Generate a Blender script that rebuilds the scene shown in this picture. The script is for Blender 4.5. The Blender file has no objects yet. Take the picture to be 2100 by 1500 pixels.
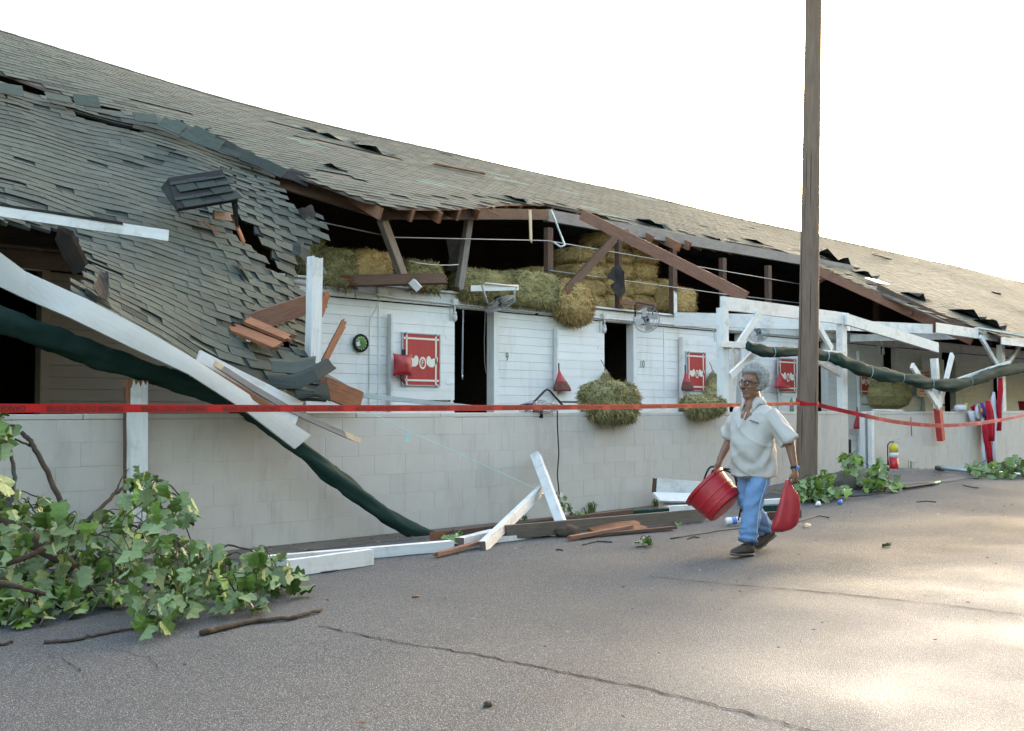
import bpy, bmesh, math, random
import numpy as np
from mathutils import Vector as V, Matrix, noise as mnoise
random.seed(7)
R = math.radians
SC = bpy.context.scene
COL = SC.collection

# ------------------------------------------------------------------ camera, sky, sun, exposure
FPX = 2150.0                      # focal length in pixels of the 2100 px wide photograph
CAMZ = 1.3
YAW = R(45.66)                    # angle between the barn's long axis (+X) and the view
PITCH = math.atan(91 / FPX)
FWD_H = V((math.cos(YAW), math.sin(YAW), 0))
RT = V((math.sin(YAW), -math.cos(YAW), 0))
FW = FWD_H * math.cos(PITCH) + V((0, 0, math.sin(PITCH)))
UPV = V((0, 0, math.cos(PITCH))) - FWD_H * math.sin(PITCH)
CAM = V((0, 0, CAMZ))
cam_d = bpy.data.cameras.new('camera')
cam_d.sensor_width = 36.0
cam_d.lens = 36.0 * FPX / 2100.0
cam_d.clip_start = 0.05
cam_d.clip_end = 3000
cam = bpy.data.objects.new('camera', cam_d)
COL.objects.link(cam)
rotm = Matrix((RT, UPV, -FW)).transposed()
cam.matrix_world = Matrix.Translation(CAM) @ rotm.to_4x4()
SC.camera = cam

SUN_AZ = R(22)                    # from +X towards +Y
SUN_EL = R(8.6)
world = bpy.data.worlds.new('World')
SC.world = world
world.use_nodes = True
wn = world.node_tree.nodes
wl = world.node_tree.links
bg = wn['Background']
sky = wn.new('ShaderNodeTexSky')
sky.sky_type = 'NISHITA'
sky.sun_disc = False
sky.sun_elevation = SUN_EL
sky.sun_rotation = math.pi / 2 - SUN_AZ
sky.altitude = 150
sky.air_density = 1.0
sky.dust_density = 5.0
sky.ozone_density = 0.5
wl.new(sky.outputs[0], bg.inputs[0])
bg.inputs[1].default_value = 0.15
sun_d = bpy.data.lights.new('sun', 'SUN')
sun_d.energy = 2.0
sun_d.angle = R(10.0)
sun_d.color = (1.0, 0.97, 0.93)
sun = bpy.data.objects.new('sun', sun_d)
COL.objects.link(sun)
sd = V((math.cos(SUN_AZ) * math.cos(SUN_EL), math.sin(SUN_AZ) * math.cos(SUN_EL), math.sin(SUN_EL)))
sun.rotation_euler = sd.to_track_quat('Z', 'Y').to_euler()
SC.view_settings.view_transform = 'Standard'
SC.view_settings.look = 'None'
SC.view_settings.gamma = 1.0
SC.view_settings.use_curve_mapping = False
SC.view_settings.exposure = 3.38
SC.cycles.max_bounces = 6
SC.cycles.diffuse_bounces = 3
SC.cycles.use_denoising = True

# ------------------------------------------------------------------ measuring helpers (photo pixel -> point on a known plane)
def ray(px, py):
    return FW + RT * ((px - 1050) / FPX) - UPV * ((py - 750) / FPX)
def P(px, py, Y):
    r = ray(px, py)
    return CAM + r * (Y / r.y)
def proj(p):
    d = p - CAM
    w = d.dot(FW)
    return (1050 + FPX * d.dot(RT) / w, 750 - FPX * d.dot(UPV) / w)
def sstep(a, b, x):
    t = min(1, max(0, (x - a) / (b - a)))
    return t * t * (3 - 2 * t)
def ground_z(x, y):
    return 0.27 * math.exp(-((x - 17.2) / 3.6) ** 2) * sstep(4.8, 8.4, y)
def G(px, py, dz=0.0):
    r = ray(px, py)
    z = 0.0
    for _ in range(30):
        s = (z + dz - CAMZ) / r.z
        p = CAM + r * s
        z = 0.5 * z + 0.5 * ground_z(p.x, p.y)
    s = (z + dz - CAMZ) / r.z
    p = CAM + r * s
    if p.y > 8.6:                     # never behind the low wall
        p = P(px, py, 8.6); p.z = ground_z(p.x, p.y) + dz
    return p
def inpoly(x, y, poly):
    c = False
    n = len(poly)
    for i in range(n):
        x1, y1 = poly[i]; x2, y2 = poly[i - 1]
        if (y1 > y) != (y2 > y) and x < (x2 - x1) * (y - y1) / (y2 - y1) + x1:
            c = not c
    return c
def fb(x, y=0.0, z=0.0):
    return mnoise.noise(V((x, y, z)))

# ------------------------------------------------------------------ materials
def srgb(h):
    h = h.lstrip('#')
    out = []
    for i in (0, 2, 4):
        c = int(h[i:i + 2], 16) / 255
        out.append(c / 12.92 if c <= 0.04045 else ((c + 0.055) / 1.055) ** 2.4)
    return out
def rgba(c):
    if isinstance(c, str):
        c = srgb(c)
    if isinstance(c, (int, float)):
        c = (c, c, c)
    return (c[0], c[1], c[2], 1)
MATS = {}
def mat(name, c1, c2=None, scale=6, rough=0.8, bump=0.15, bscale=60, spec=0.25, island=0.0, objr=0.0,
        stretch=(1, 1, 1), dirt=None, dscale=1.3, damt=0.5, metal=0.0, speck=None, sscale=120, samt=0.3, trans=0.0, detail=6, sub=0.0, stain=None, stamt=0.5):
    m = bpy.data.materials.new(name)
    m.use_nodes = True
    nt = m.node_tree; N = nt.nodes; L = nt.links
    b = N['Principled BSDF']
    tc = N.new('ShaderNodeTexCoord')
    oi = N.new('ShaderNodeObjectInfo')
    off = N.new('ShaderNodeVectorMath'); off.operation = 'SCALE'
    comb = N.new('ShaderNodeCombineXYZ')
    for k in range(3):
        L.new(oi.outputs['Random'], comb.inputs[k])
    L.new(comb.outputs[0], off.inputs[0]); off.inputs['Scale'].default_value = 37.0
    add = N.new('ShaderNodeVectorMath'); add.operation = 'ADD'
    L.new(tc.outputs['Object'], add.inputs[0]); L.new(off.outputs[0], add.inputs[1])
    st = N.new('ShaderNodeVectorMath'); st.operation = 'MULTIPLY'
    L.new(add.outputs[0], st.inputs[0]); st.inputs[1].default_value = stretch
    def noi(sc, det, vec, ro=0.6):
        n = N.new('ShaderNodeTexNoise')
        n.inputs['Scale'].default_value = sc; n.inputs['Detail'].default_value = det
        n.inputs['Roughness'].default_value = ro
        L.new(vec, n.inputs['Vector'])
        return n.outputs['Fac']
    def ramp(fac, lo, hi):
        r = N.new('ShaderNodeMapRange'); r.clamp = True
        r.inputs['From Min'].default_value = lo; r.inputs['From Max'].default_value = hi
        L.new(fac, r.inputs['Value'])
        return r.outputs[0]
    def mix(fac, a, bb):
        x = N.new('ShaderNodeMix'); x.data_type = 'RGBA'
        if isinstance(fac, (int, float)):
            x.inputs[0].default_value = fac
        else:
            L.new(fac, x.inputs[0])
        for sock, val in ((x.inputs[6], a), (x.inputs[7], bb)):
            if isinstance(val, tuple):
                sock.default_value = val
            else:
                L.new(val, sock)
        return x.outputs[2]
    c2 = c1 if c2 is None else c2
    f = ramp(noi(scale, detail, st.outputs[0]), 0.3, 0.7)
    col = mix(f, rgba(c1), rgba(c2))
    if speck is not None:
        f2 = ramp(noi(sscale, 2, add.outputs[0], 0.5), 0.5, 0.68)
        sm = N.new('ShaderNodeMath'); sm.operation = 'MULTIPLY'; sm.inputs[1].default_value = samt
        L.new(f2, sm.inputs[0])
        col = mix(sm.outputs[0], col, rgba(speck))
    if dirt is not None:
        f3 = ramp(noi(dscale, 8, add.outputs[0], 0.7), 0.5, 0.78)
        dm = N.new('ShaderNodeMath'); dm.operation = 'MULTIPLY'; dm.inputs[1].default_value = damt
        L.new(f3, dm.inputs[0])
        col = mix(dm.outputs[0], col, rgba(dirt))
    if stain is not None:          # continuous stains and drips over neighbouring pieces
        g2 = N.new('ShaderNodeNewGeometry')
        sv = N.new('ShaderNodeVectorMath'); sv.operation = 'MULTIPLY'; sv.inputs[1].default_value = (2.6, 2.6, 0.7)
        L.new(g2.outputs['Position'], sv.inputs[0])
        f4 = ramp(noi(1.0, 9, sv.outputs[0], 0.72), 0.52, 0.80)
        s4 = N.new('ShaderNodeMath'); s4.operation = 'MULTIPLY'; s4.inputs[1].default_value = stamt
        L.new(f4, s4.inputs[0])
        col = mix(s4.outputs[0], col, rgba(stain))
    if island or objr:
        ge = N.new('ShaderNodeNewGeometry')
        a1 = N.new('ShaderNodeMath'); a1.operation = 'MULTIPLY_ADD'
        L.new(ge.outputs['Random Per Island'], a1.inputs[0]); a1.inputs[1].default_value = 2 * island
        a1.inputs[2].default_value = 1 - island - objr
        a2 = N.new('ShaderNodeMath'); a2.operation = 'MULTIPLY_ADD'
        L.new(oi.outputs['Random'], a2.inputs[0]); a2.inputs[1].default_value = 2 * objr
        L.new(a1.outputs[0], a2.inputs[2])
        vm = N.new('ShaderNodeVectorMath'); vm.operation = 'SCALE'
        L.new(col, vm.inputs[0]); L.new(a2.outputs[0], vm.inputs['Scale'])
        col = vm.outputs[0]
    L.new(col, b.inputs['Base Color'])
    b.inputs['Roughness'].default_value = rough
    b.inputs['Specular IOR Level'].default_value = spec
    b.inputs['Metallic'].default_value = metal
    if trans:
        b.inputs['Transmission Weight'].default_value = trans
    if sub:
        b.inputs['Subsurface Weight'].default_value = sub
        b.inputs['Subsurface Radius'].default_value = (0.02, 0.01, 0.006)
    if bump:
        bn = N.new('ShaderNodeBump'); bn.inputs['Strength'].default_value = bump
        bn.inputs['Distance'].default_value = 0.01
        L.new(noi(bscale, 4, st.outputs[0]), bn.inputs['Height'])
        L.new(bn.outputs[0], b.inputs['Normal'])
    MATS[name] = m
    return m

M = MATS
mat('asphalt_patch', 0.10, 0.13, 9, 0.85, 0.3, 90)
mat('concrete', (0.20, 0.185, 0.165), (0.27, 0.25, 0.225), 5, 0.9, 0.25, 70, dirt=(0.06, 0.05, 0.04), damt=0.6)
mat('block_paint', (0.51, 0.463, 0.412), (0.55, 0.503, 0.452), 3, 0.75, 0.25, 130, 0.2, objr=0.014, dirt=(0.32, 0.28, 0.24), dscale=1.6, damt=0.2, stain=(0.24, 0.20, 0.165), stamt=0.55)
mat('board_white', (0.72, 0.715, 0.70), (0.77, 0.765, 0.75), 2.5, 0.6, 0.08, 40, 0.3, objr=0.02, stretch=(0.5, 3, 3), dirt=(0.45, 0.38, 0.29), dscale=1.1, damt=0.25, stain=(0.36, 0.30, 0.22), stamt=0.5)
mat('board_tan_shade', (0.17, 0.155, 0.13), (0.20, 0.18, 0.15), 2.5, 0.7, 0.08, 40, 0.2, objr=0.03, stretch=(0.5, 3, 3), dirt=(0.18, 0.15, 0.12), dscale=1.1, damt=0.5)  # tan board colour, darkened to stand for shade under the slumped eave
mat('paint_white', (0.69, 0.685, 0.67), (0.61, 0.605, 0.59), 5, 0.55, 0.2, 45, 0.3, stretch=(0.6, 6, 6), dirt=(0.22, 0.17, 0.12), dscale=4, damt=0.6)
mat('metal_white', (0.50, 0.50, 0.485), (0.42, 0.425, 0.41), 2, 0.38, 0.03, 10, 0.5, dirt=(0.36, 0.32, 0.26), dscale=2.2, damt=0.45)
mat('wood_dark', (0.075, 0.045, 0.032), (0.125, 0.075, 0.055), 7, 0.8, 0.35, 30, stretch=(0.7, 9, 9), objr=0.18, dirt=(0.025, 0.02, 0.02), dscale=3, damt=0.5)
mat('wood_red', (0.16, 0.075, 0.05), (0.23, 0.12, 0.08), 7, 0.75, 0.3, 30, stretch=(0.7, 9, 9), objr=0.12, dirt=(0.06, 0.035, 0.03), dscale=3, damt=0.5)
mat('wood_raw', (0.15, 0.058, 0.03), (0.30, 0.135, 0.068), 9, 0.8, 0.5, 30, stretch=(0.8, 10, 10), objr=0.1)
mat('wood_pale', (0.55, 0.40, 0.25), (0.66, 0.52, 0.36), 9, 0.8, 0.4, 30, stretch=(0.8, 10, 10))
mat('wood_grey', (0.20, 0.175, 0.16), (0.29, 0.26, 0.245), 7, 0.85, 0.3, 30, stretch=(0.7, 9, 9), objr=0.12, dirt=(0.08, 0.06, 0.05), damt=0.5)
mat('wood_mud', (0.11, 0.088, 0.07), (0.16, 0.13, 0.105), 7, 0.85, 0.3, 30, stretch=(0.7, 9, 9), objr=0.1, dirt=(0.04, 0.03, 0.02), damt=0.6)
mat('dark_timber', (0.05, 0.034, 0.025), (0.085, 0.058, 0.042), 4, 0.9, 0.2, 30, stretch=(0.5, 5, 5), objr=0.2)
mat('shingle', (0.046, 0.060, 0.050), (0.076, 0.084, 0.072), 3.2, 0.88, 0.4, 260, 0.16, island=0.14, objr=0.14, dirt=(0.088, 0.094, 0.090), dscale=0.9, damt=0.5, speck=(0.125, 0.14, 0.127), sscale=210, samt=0.5)
mat('shingle_dark', (0.032, 0.039, 0.035), (0.045, 0.052, 0.047), 4, 0.92, 0.5, 260, 0.12, island=0.12, objr=0.12, speck=(0.12, 0.12, 0.115), sscale=210, samt=0.4)
mat('shingle_teal', (0.10, 0.15, 0.128), (0.125, 0.175, 0.15), 4, 0.9, 0.4, 260, 0.12, objr=0.15)
mat('felt', (0.022, 0.021, 0.022), (0.04, 0.038, 0.039), 5, 0.9, 0.4, 50, 0.06, dirt=(0.07, 0.062, 0.06), damt=0.5)
mat('roof_deck', (0.075, 0.06, 0.052), (0.11, 0.085, 0.072), 4, 0.9, 0.2, 30)
mat('hay_green', (0.20, 0.185, 0.08), (0.36, 0.31, 0.155), 5, 0.95, 0.9, 70, 0.1, island=0.65, dirt=(0.34, 0.27, 0.12), dscale=5, damt=0.7, stretch=(1, 1, 2.5))
mat('hay_gold', (0.36, 0.245, 0.10), (0.50, 0.36, 0.165), 5, 0.95, 0.9, 70, 0.1, island=0.6, dirt=(0.17, 0.13, 0.045), dscale=4, damt=0.7, stretch=(1, 1, 2.5))
mat('straw', (0.52, 0.36, 0.15), (0.62, 0.46, 0.23), 5, 0.9, 0.9, 70, 0.15, island=0.3, stretch=(1, 1, 2.5))
mat('tarp_green', (0.008, 0.027, 0.021), (0.013, 0.038, 0.030), 3, 0.75, 0.5, 14, 0.2, dirt=(0.025, 0.045, 0.038), dscale=3, damt=0.5)
mat('sign_red', (0.36, 0.03, 0.028), (0.43, 0.042, 0.038), 4, 0.5, 0.05, 30, 0.4, stretch=(6, 6, 0.6))
mat('sign_white', (0.74, 0.70, 0.60), None, 5, 0.6, 0, 10)
mat('bag_red', (0.34, 0.016, 0.024), (0.43, 0.026, 0.034), 8, 0.45, 0.3, 22, 0.5, dirt=(0.13, 0.02, 0.02), dscale=6, damt=0.5)
mat('mesh_bag', (0.13, 0.045, 0.04), (0.19, 0.075, 0.06), 12, 0.8, 0.4, 160)
mat('black', 0.012, 0.02, 8, 0.6, 0.1, 40, 0.2)
mat('tar_paper', 0.008, 0.014, 8, 0.95, 0.2, 40, 0.02)
mat('rubber', 0.018, 0.028, 8, 0.7, 0.1, 40, 0.3)
mat('steel', (0.42, 0.43, 0.44), (0.55, 0.55, 0.56), 6, 0.32, 0.05, 30, 0.5, metal=0.85)
mat('wire', (0.30, 0.31, 0.32), None, 6, 0.4, 0, 30, 0.5, metal=0.6)
mat('galv', (0.33, 0.40, 0.43), (0.42, 0.48, 0.50), 6, 0.4, 0.05, 20, 0.5, metal=0.4)
mat('lamp_glass', (0.55, 0.57, 0.57), (0.45, 0.46, 0.46), 10, 0.2, 0, 10, 0.5)
mat('tape_red', (0.40, 0.007, 0.010), (0.33, 0.006, 0.009), 2, 0.5, 0.06, 6, 0.2)
mat('ink', 0.012, None, 5, 0.6, 0, 10)
mat('number_green', (0.03, 0.085, 0.07), None, 5, 0.7, 0, 10)
mat('pole_wood', (0.145, 0.102, 0.077), (0.205, 0.148, 0.113), 6, 0.9, 0.35, 40, 0.1, stretch=(4, 4, 0.5), dirt=(0.17, 0.10, 0.065), dscale=0.7, damt=0.5)
mat('bark', (0.055, 0.04, 0.03), (0.10, 0.075, 0.058), 14, 0.95, 0.8, 50, 0.1)
mat('bark_grey', (0.085, 0.08, 0.078), (0.12, 0.11, 0.105), 14, 0.95, 0.6, 50, 0.1)
mat('leaf_top', (0.085, 0.15, 0.024), (0.13, 0.20, 0.042), 10, 0.5, 0.2, 60, 0.35, objr=0.3, island=0.2)
mat('leaf_under', (0.19, 0.25, 0.11), (0.25, 0.31, 0.155), 10, 0.65, 0.2, 60, 0.2, objr=0.22, island=0.15)
mat('leaf_young', (0.15, 0.24, 0.035), (0.20, 0.29, 0.055), 10, 0.5, 0.2, 60, 0.3, objr=0.25, island=0.2)
mat('weed', (0.07, 0.12, 0.03), (0.11, 0.16, 0.05), 10, 0.7, 0.1, 40, 0.2, island=0.3)
mat('skin', (0.185, 0.088, 0.053), (0.235, 0.118, 0.074), 9, 0.48, 0.08, 60, 0.4, sub=0.05)
mat('lips', (0.15, 0.065, 0.05), None, 9, 0.5, 0, 60, 0.4)
mat('hair_grey', (0.50, 0.49, 0.485), (0.66, 0.65, 0.64), 30, 0.9, 0.9, 90, 0.1, island=0.2)
mat('moustache', (0.13, 0.10, 0.09), (0.22, 0.19, 0.18), 30, 0.9, 0.6, 90, 0.1)
mat('shirt', (0.43, 0.40, 0.37), (0.48, 0.45, 0.42), 5, 0.9, 0.25, 16, 0.1)
mat('denim', (0.115, 0.205, 0.36), (0.19, 0.30, 0.47), 5, 0.9, 0.3, 30, 0.1, dirt=(0.30, 0.41, 0.56), dscale=4, damt=0.55, speck=(0.10, 0.17, 0.30), sscale=160, samt=0.5)
mat('denim_seam', (0.32, 0.42, 0.56), (0.24, 0.34, 0.48), 20, 0.9, 0.3, 60, 0.1)
mat('shoe', (0.045, 0.034, 0.027), (0.075, 0.058, 0.047), 9, 0.75, 0.3, 60, 0.2)
mat('sole', (0.11, 0.085, 0.065), (0.15, 0.12, 0.10), 9, 0.8, 0.2, 40, 0.2)
mat('tub_red', (0.44, 0.016, 0.024), (0.37, 0.014, 0.022), 4, 0.42, 0.12, 12, 0.45, dirt=(0.27, 0.09, 0.085), dscale=5, damt=0.55)
mat('extinguisher_red', (0.50, 0.014, 0.018), None, 5, 0.3, 0.0, 10, 0.5)
mat('label_yellow', (0.62, 0.47, 0.05), None, 5, 0.5, 0, 10)
mat('label_white', (0.70, 0.70, 0.68), (0.62, 0.62, 0.62), 30, 0.5, 0, 10)
mat('cloth_white', (0.64, 0.62, 0.67), (0.56, 0.54, 0.60), 6, 0.9, 0.3, 20, 0.1)
mat('cloth_red', (0.42, 0.016, 0.032), (0.35, 0.014, 0.026), 6, 0.9, 0.3, 20, 0.1)
mat('cloth_purple', (0.09, 0.05, 0.20), (0.13, 0.075, 0.25), 6, 0.9, 0.3, 20, 0.1)
mat('cloth_gold', (0.52, 0.25, 0.03), None, 6, 0.9, 0.3, 20, 0.1)
mat('bottle_green', (0.09, 0.20, 0.05), (0.06, 0.13, 0.04), 6, 0.15, 0, 20, 0.5)
mat('bottle_label', (0.22, 0.07, 0.38), None, 6, 0.4, 0, 20, 0.5)
mat('cap_green', (0.05, 0.35, 0.16), None, 6, 0.4, 0, 20, 0.5)
mat('plastic_white', (0.70, 0.70, 0.70), (0.64, 0.64, 0.64), 6, 0.4, 0.05, 20, 0.5)
mat('plastic_blue', (0.08, 0.20, 0.55), None, 6, 0.4, 0, 20, 0.5)
mat('twine', (0.42, 0.68, 0.66), None, 6, 0.7, 0, 20, 0.2)
mat('clock_green', (0.15, 0.30, 0.06), (0.07, 0.13, 0.04), 2.5, 0.25, 0, 10, 0.5)
mat('crack', 0.022, 0.035, 8, 0.95, 0.1, 40, 0.05)
mat('dirt_strip', (0.085, 0.073, 0.06), (0.13, 0.117, 0.10), 3, 0.65, 0.3, 60, 0.4, dirt=(0.045, 0.038, 0.03), dscale=2, damt=0.7)
mat('gravel', (0.13, 0.122, 0.11), (0.19, 0.178, 0.16), 14, 0.95, 0.6, 60, 0.1)
mat('moss_stone', (0.09, 0.082, 0.066), (0.13, 0.12, 0.098), 6, 0.95, 0.5, 60, 0.1, dirt=(0.05, 0.055, 0.03), damt=0.6)

# road asphalt: aggregate, tyre-worn patches, damp stains
def asphalt():
    m = bpy.data.materials.new('asphalt')
    m.use_nodes = True
    nt = m.node_tree; N = nt.nodes; L = nt.links
    b = N['Principled BSDF']
    tc = N.new('ShaderNodeTexCoord')
    def noi(sc, det, ro=0.6):
        n = N.new('ShaderNodeTexNoise'); n.inputs['Scale'].default_value = sc
        n.inputs['Detail'].default_value = det; n.inputs['Roughness'].default_value = ro
        L.new(tc.outputs['Object'], n.inputs['Vector']); return n.outputs['Fac']
    def rmp(f, lo, hi, a=0.0, c=1.0):
        r = N.new('ShaderNodeMapRange'); r.inputs[1].default_value = lo; r.inputs[2].default_value = hi
        r.inputs[3].default_value = a; r.inputs[4].default_value = c; L.new(f, r.inputs[0]); return r.outputs[0]
    def mix(f, a, c):
        x = N.new('ShaderNodeMix'); x.data_type = 'RGBA'; L.new(f, x.inputs[0])
        for s, v in ((x.inputs[6], a), (x.inputs[7], c)):
            if isinstance(v, tuple): s.default_value = v
            else: L.new(v, s)
        return x.outputs[2]
    vo = N.new('ShaderNodeTexVoronoi'); vo.inputs['Scale'].default_value = 170
    L.new(tc.outputs['Object'], vo.inputs['Vector'])
    sep = N.new('ShaderNodeSeparateColor'); L.new(vo.outputs['Color'], sep.inputs[0])
    stone = mix(rmp(sep.outputs[0], 0.0, 1.0), (0.066, 0.069, 0.074, 1), (0.18, 0.187, 0.198, 1))
    pale = mix(rmp(sep.outputs[1], 0.86, 0.93), stone, (0.33, 0.335, 0.34, 1))
    gap = mix(rmp(vo.outputs['Distance'], 0.35, 0.62), pale, (0.045, 0.045, 0.044, 1))
    big = mix(rmp(noi(0.35, 5), 0.40, 0.62, 0.0, 0.40), gap, (0.068, 0.070, 0.072, 1))
    big2 = mix(rmp(noi(2.3, 6, 0.7), 0.56, 0.72, 0.0, 0.4), big, (0.07, 0.069, 0.067, 1))
    L.new(big2, b.inputs['Base Color'])
    L.new(rmp(noi(0.6, 4), 0.35, 0.65, 0.72, 0.9), b.inputs['Roughness'])
    b.inputs['Specular IOR Level'].default_value = 0.2
    bn = N.new('ShaderNodeBump'); bn.inputs['Strength'].default_value = 0.55; bn.inputs['Distance'].default_value = 0.006
    inv = N.new('ShaderNodeMath'); inv.operation = 'MULTIPLY'; inv.inputs[1].default_value = -1
    L.new(vo.outputs['Distance'], inv.inputs[0])
    L.new(inv.outputs[0], bn.inputs['Height']); L.new(bn.outputs[0], b.inputs['Normal'])
    MATS['asphalt'] = m
asphalt()

# ------------------------------------------------------------------ object helpers
BASE = {}
def tag(o, label=None, cat=None, group=None, kind=None):
    if label: o['label'] = label
    if cat: o['category'] = cat
    if group: o['group'] = group
    if kind: o['kind'] = kind
    return o
def thing(name, label, cat, base, group=None):
    o = bpy.data.objects.new(name, None)
    o.empty_display_size = 0.1
    COL.objects.link(o)
    o.location = base
    BASE[o] = V(base)
    return tag(o, label, cat, group)
def link(name, me, parent=None, mw=None):
    """one object; mw is its world matrix, parents are only ever translated"""
    o = bpy.data.objects.new(name, me)
    COL.objects.link(o)
    mw = mw if mw is not None else Matrix.Identity(4)
    if parent is not None:
        o.parent = parent
        o.matrix_basis = Matrix.Translation(-BASE[parent]) @ mw
    else:
        o.matrix_basis = mw
    BASE[o] = V(mw.translation)
    return o
class MB:
    def __init__(s):
        s.v = []; s.f = []; s.mi = []
    def add(s, vs, fs, mi=0):
        n = len(s.v)
        s.v += [tuple(v) for v in vs]
        s.f += [tuple(i + n for i in f) for f in fs]
        s.mi += [mi] * len(fs)
        return n
    def box(s, c, size, mx=None, mi=0):
        c = V(c); hx, hy, hz = (k / 2 for k in size)
        vs = [V((x, y, z)) for x in (-hx, hx) for y in (-hy, hy) for z in (-hz, hz)]
        if mx is not None: vs = [mx @ v for v in vs]
        s.add([c + v for v in vs], [(0, 1, 3, 2), (4, 6, 7, 5), (0, 4, 5, 1), (2, 3, 7, 6), (0, 2, 6, 4), (1, 5, 7, 3)], mi)
    def lohi(s, lo, hi, mi=0):
        lo = V(lo); hi = V(hi)
        s.box((lo + hi) / 2, hi - lo, None, mi)
    def tube(s, pts, rad, n=8, mi=0, cap=True, flat=1.0, ref=None):
        pts = [V(p) for p in pts]
        k = len(pts)
        if not isinstance(rad, (list, tuple)): rad = [rad] * k
        rings = []
        prev = None
        for i, p in enumerate(pts):
            t = (pts[min(i + 1, k - 1)] - pts[max(i - 1, 0)])
            if t.length < 1e-9: t = V((0, 0, 1))
            t.normalize()
            if prev is None:
                r0 = V(ref) if ref is not None else (V((0, 0, 1)) if abs(t.z) < 0.9 else V((1, 0, 0)))
            else:
                r0 = prev
            a = (r0 - t * r0.dot(t))
            if a.length < 1e-6: a = t.orthogonal()
            a.normalize(); b = t.cross(a); prev = a
            rings.append([p + (a * math.cos(2 * math.pi * j / n) * rad[i] + b * math.sin(2 * math.pi * j / n) * rad[i] * flat) for j in range(n)])
        vs = [v for r in rings for v in r]
        fs = [(i * n + j, i * n + (j + 1) % n, (i + 1) * n + (j + 1) % n, (i + 1) * n + j) for i in range(k - 1) for j in range(n)]
        if cap:
            fs += [tuple(reversed(range(n))), tuple((k - 1) * n + j for j in range(n))]
        s.add(vs, fs, mi)
    def lathe(s, prof, c=(0, 0, 0), n=24, mx=None, mi=0):
        c = V(c); vs = []
        for r, z in prof:
            for j in range(n):
                a = 2 * math.pi * j / n
                v = V((r * math.cos(a), r * math.sin(a), z))
                vs.append(c + (mx @ v if mx is not None else v))
        k = len(prof)
        fs = [(i * n + j, i * n + (j + 1) % n, (i + 1) * n + (j + 1) % n, (i + 1) * n + j) for i in range(k - 1) for j in range(n)]
        fs += [tuple(reversed(range(n))), tuple((k - 1) * n + j for j in range(n))]
        s.add(vs, fs, mi)
    def prism(s, poly, d, mi=0):
        """poly: 3-D outline, d: extrusion vector"""
        n = len(poly); d = V(d)
        vs = [V(p) for p in poly] + [V(p) + d for p in poly]
        fs = [tuple(range(n)), tuple(reversed(range(n, 2 * n)))] + [(i, i + n, (i + 1) % n + n, (i + 1) % n) for i in range(n)]
        s.add(vs, fs, mi)
    def mesh(s, name, mats, org=(0, 0, 0), smooth=False):
        me = bpy.data.meshes.new(name)
        o = V(org)
        me.from_pydata([(v[0] - o.x, v[1] - o.y, v[2] - o.z) for v in s.v], [], s.f)
        for m in (mats if isinstance(mats, (list, tuple)) else [mats]):
            me.materials.append(MATS[m])
        if any(s.mi): me.polygons.foreach_set('material_index', s.mi)
        if smooth: me.polygons.foreach_set('use_smooth', [True] * len(me.polygons))
        bm = bmesh.new(); bm.from_mesh(me)
        bmesh.ops.recalc_face_normals(bm, faces=bm.faces)
        bm.to_mesh(me); bm.free()
        me.update()
        return me
    def build(s, name, mats, parent=None, org=None, smooth=False, bevel=0.0):
        if org is None:
            if parent is not None: org = BASE[parent]
            else:
                a = np.array(s.v); org = V(((a[:, 0].min() + a[:, 0].max()) / 2, (a[:, 1].min() + a[:, 1].max()) / 2, a[:, 2].min()))
        org = V(org)
        o = link(name, s.mesh(name, mats, org, smooth), parent, Matrix.Translation(org))
        if bevel:
            b = o.modifiers.new('bevel', 'BEVEL'); b.width = bevel; b.segments = 2; b.limit_method = 'ANGLE'
        return o
def axes(d, up=(0, 0, 1)):
    x = V(d).normalized(); u = V(up)
    if abs(x.dot(u)) > 0.98: u = V((0, 1, 0))
    y = u.cross(x).normalized(); z = x.cross(y)
    return Matrix((x, y, z)).transposed()
_rp = random.Random(11)
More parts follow.
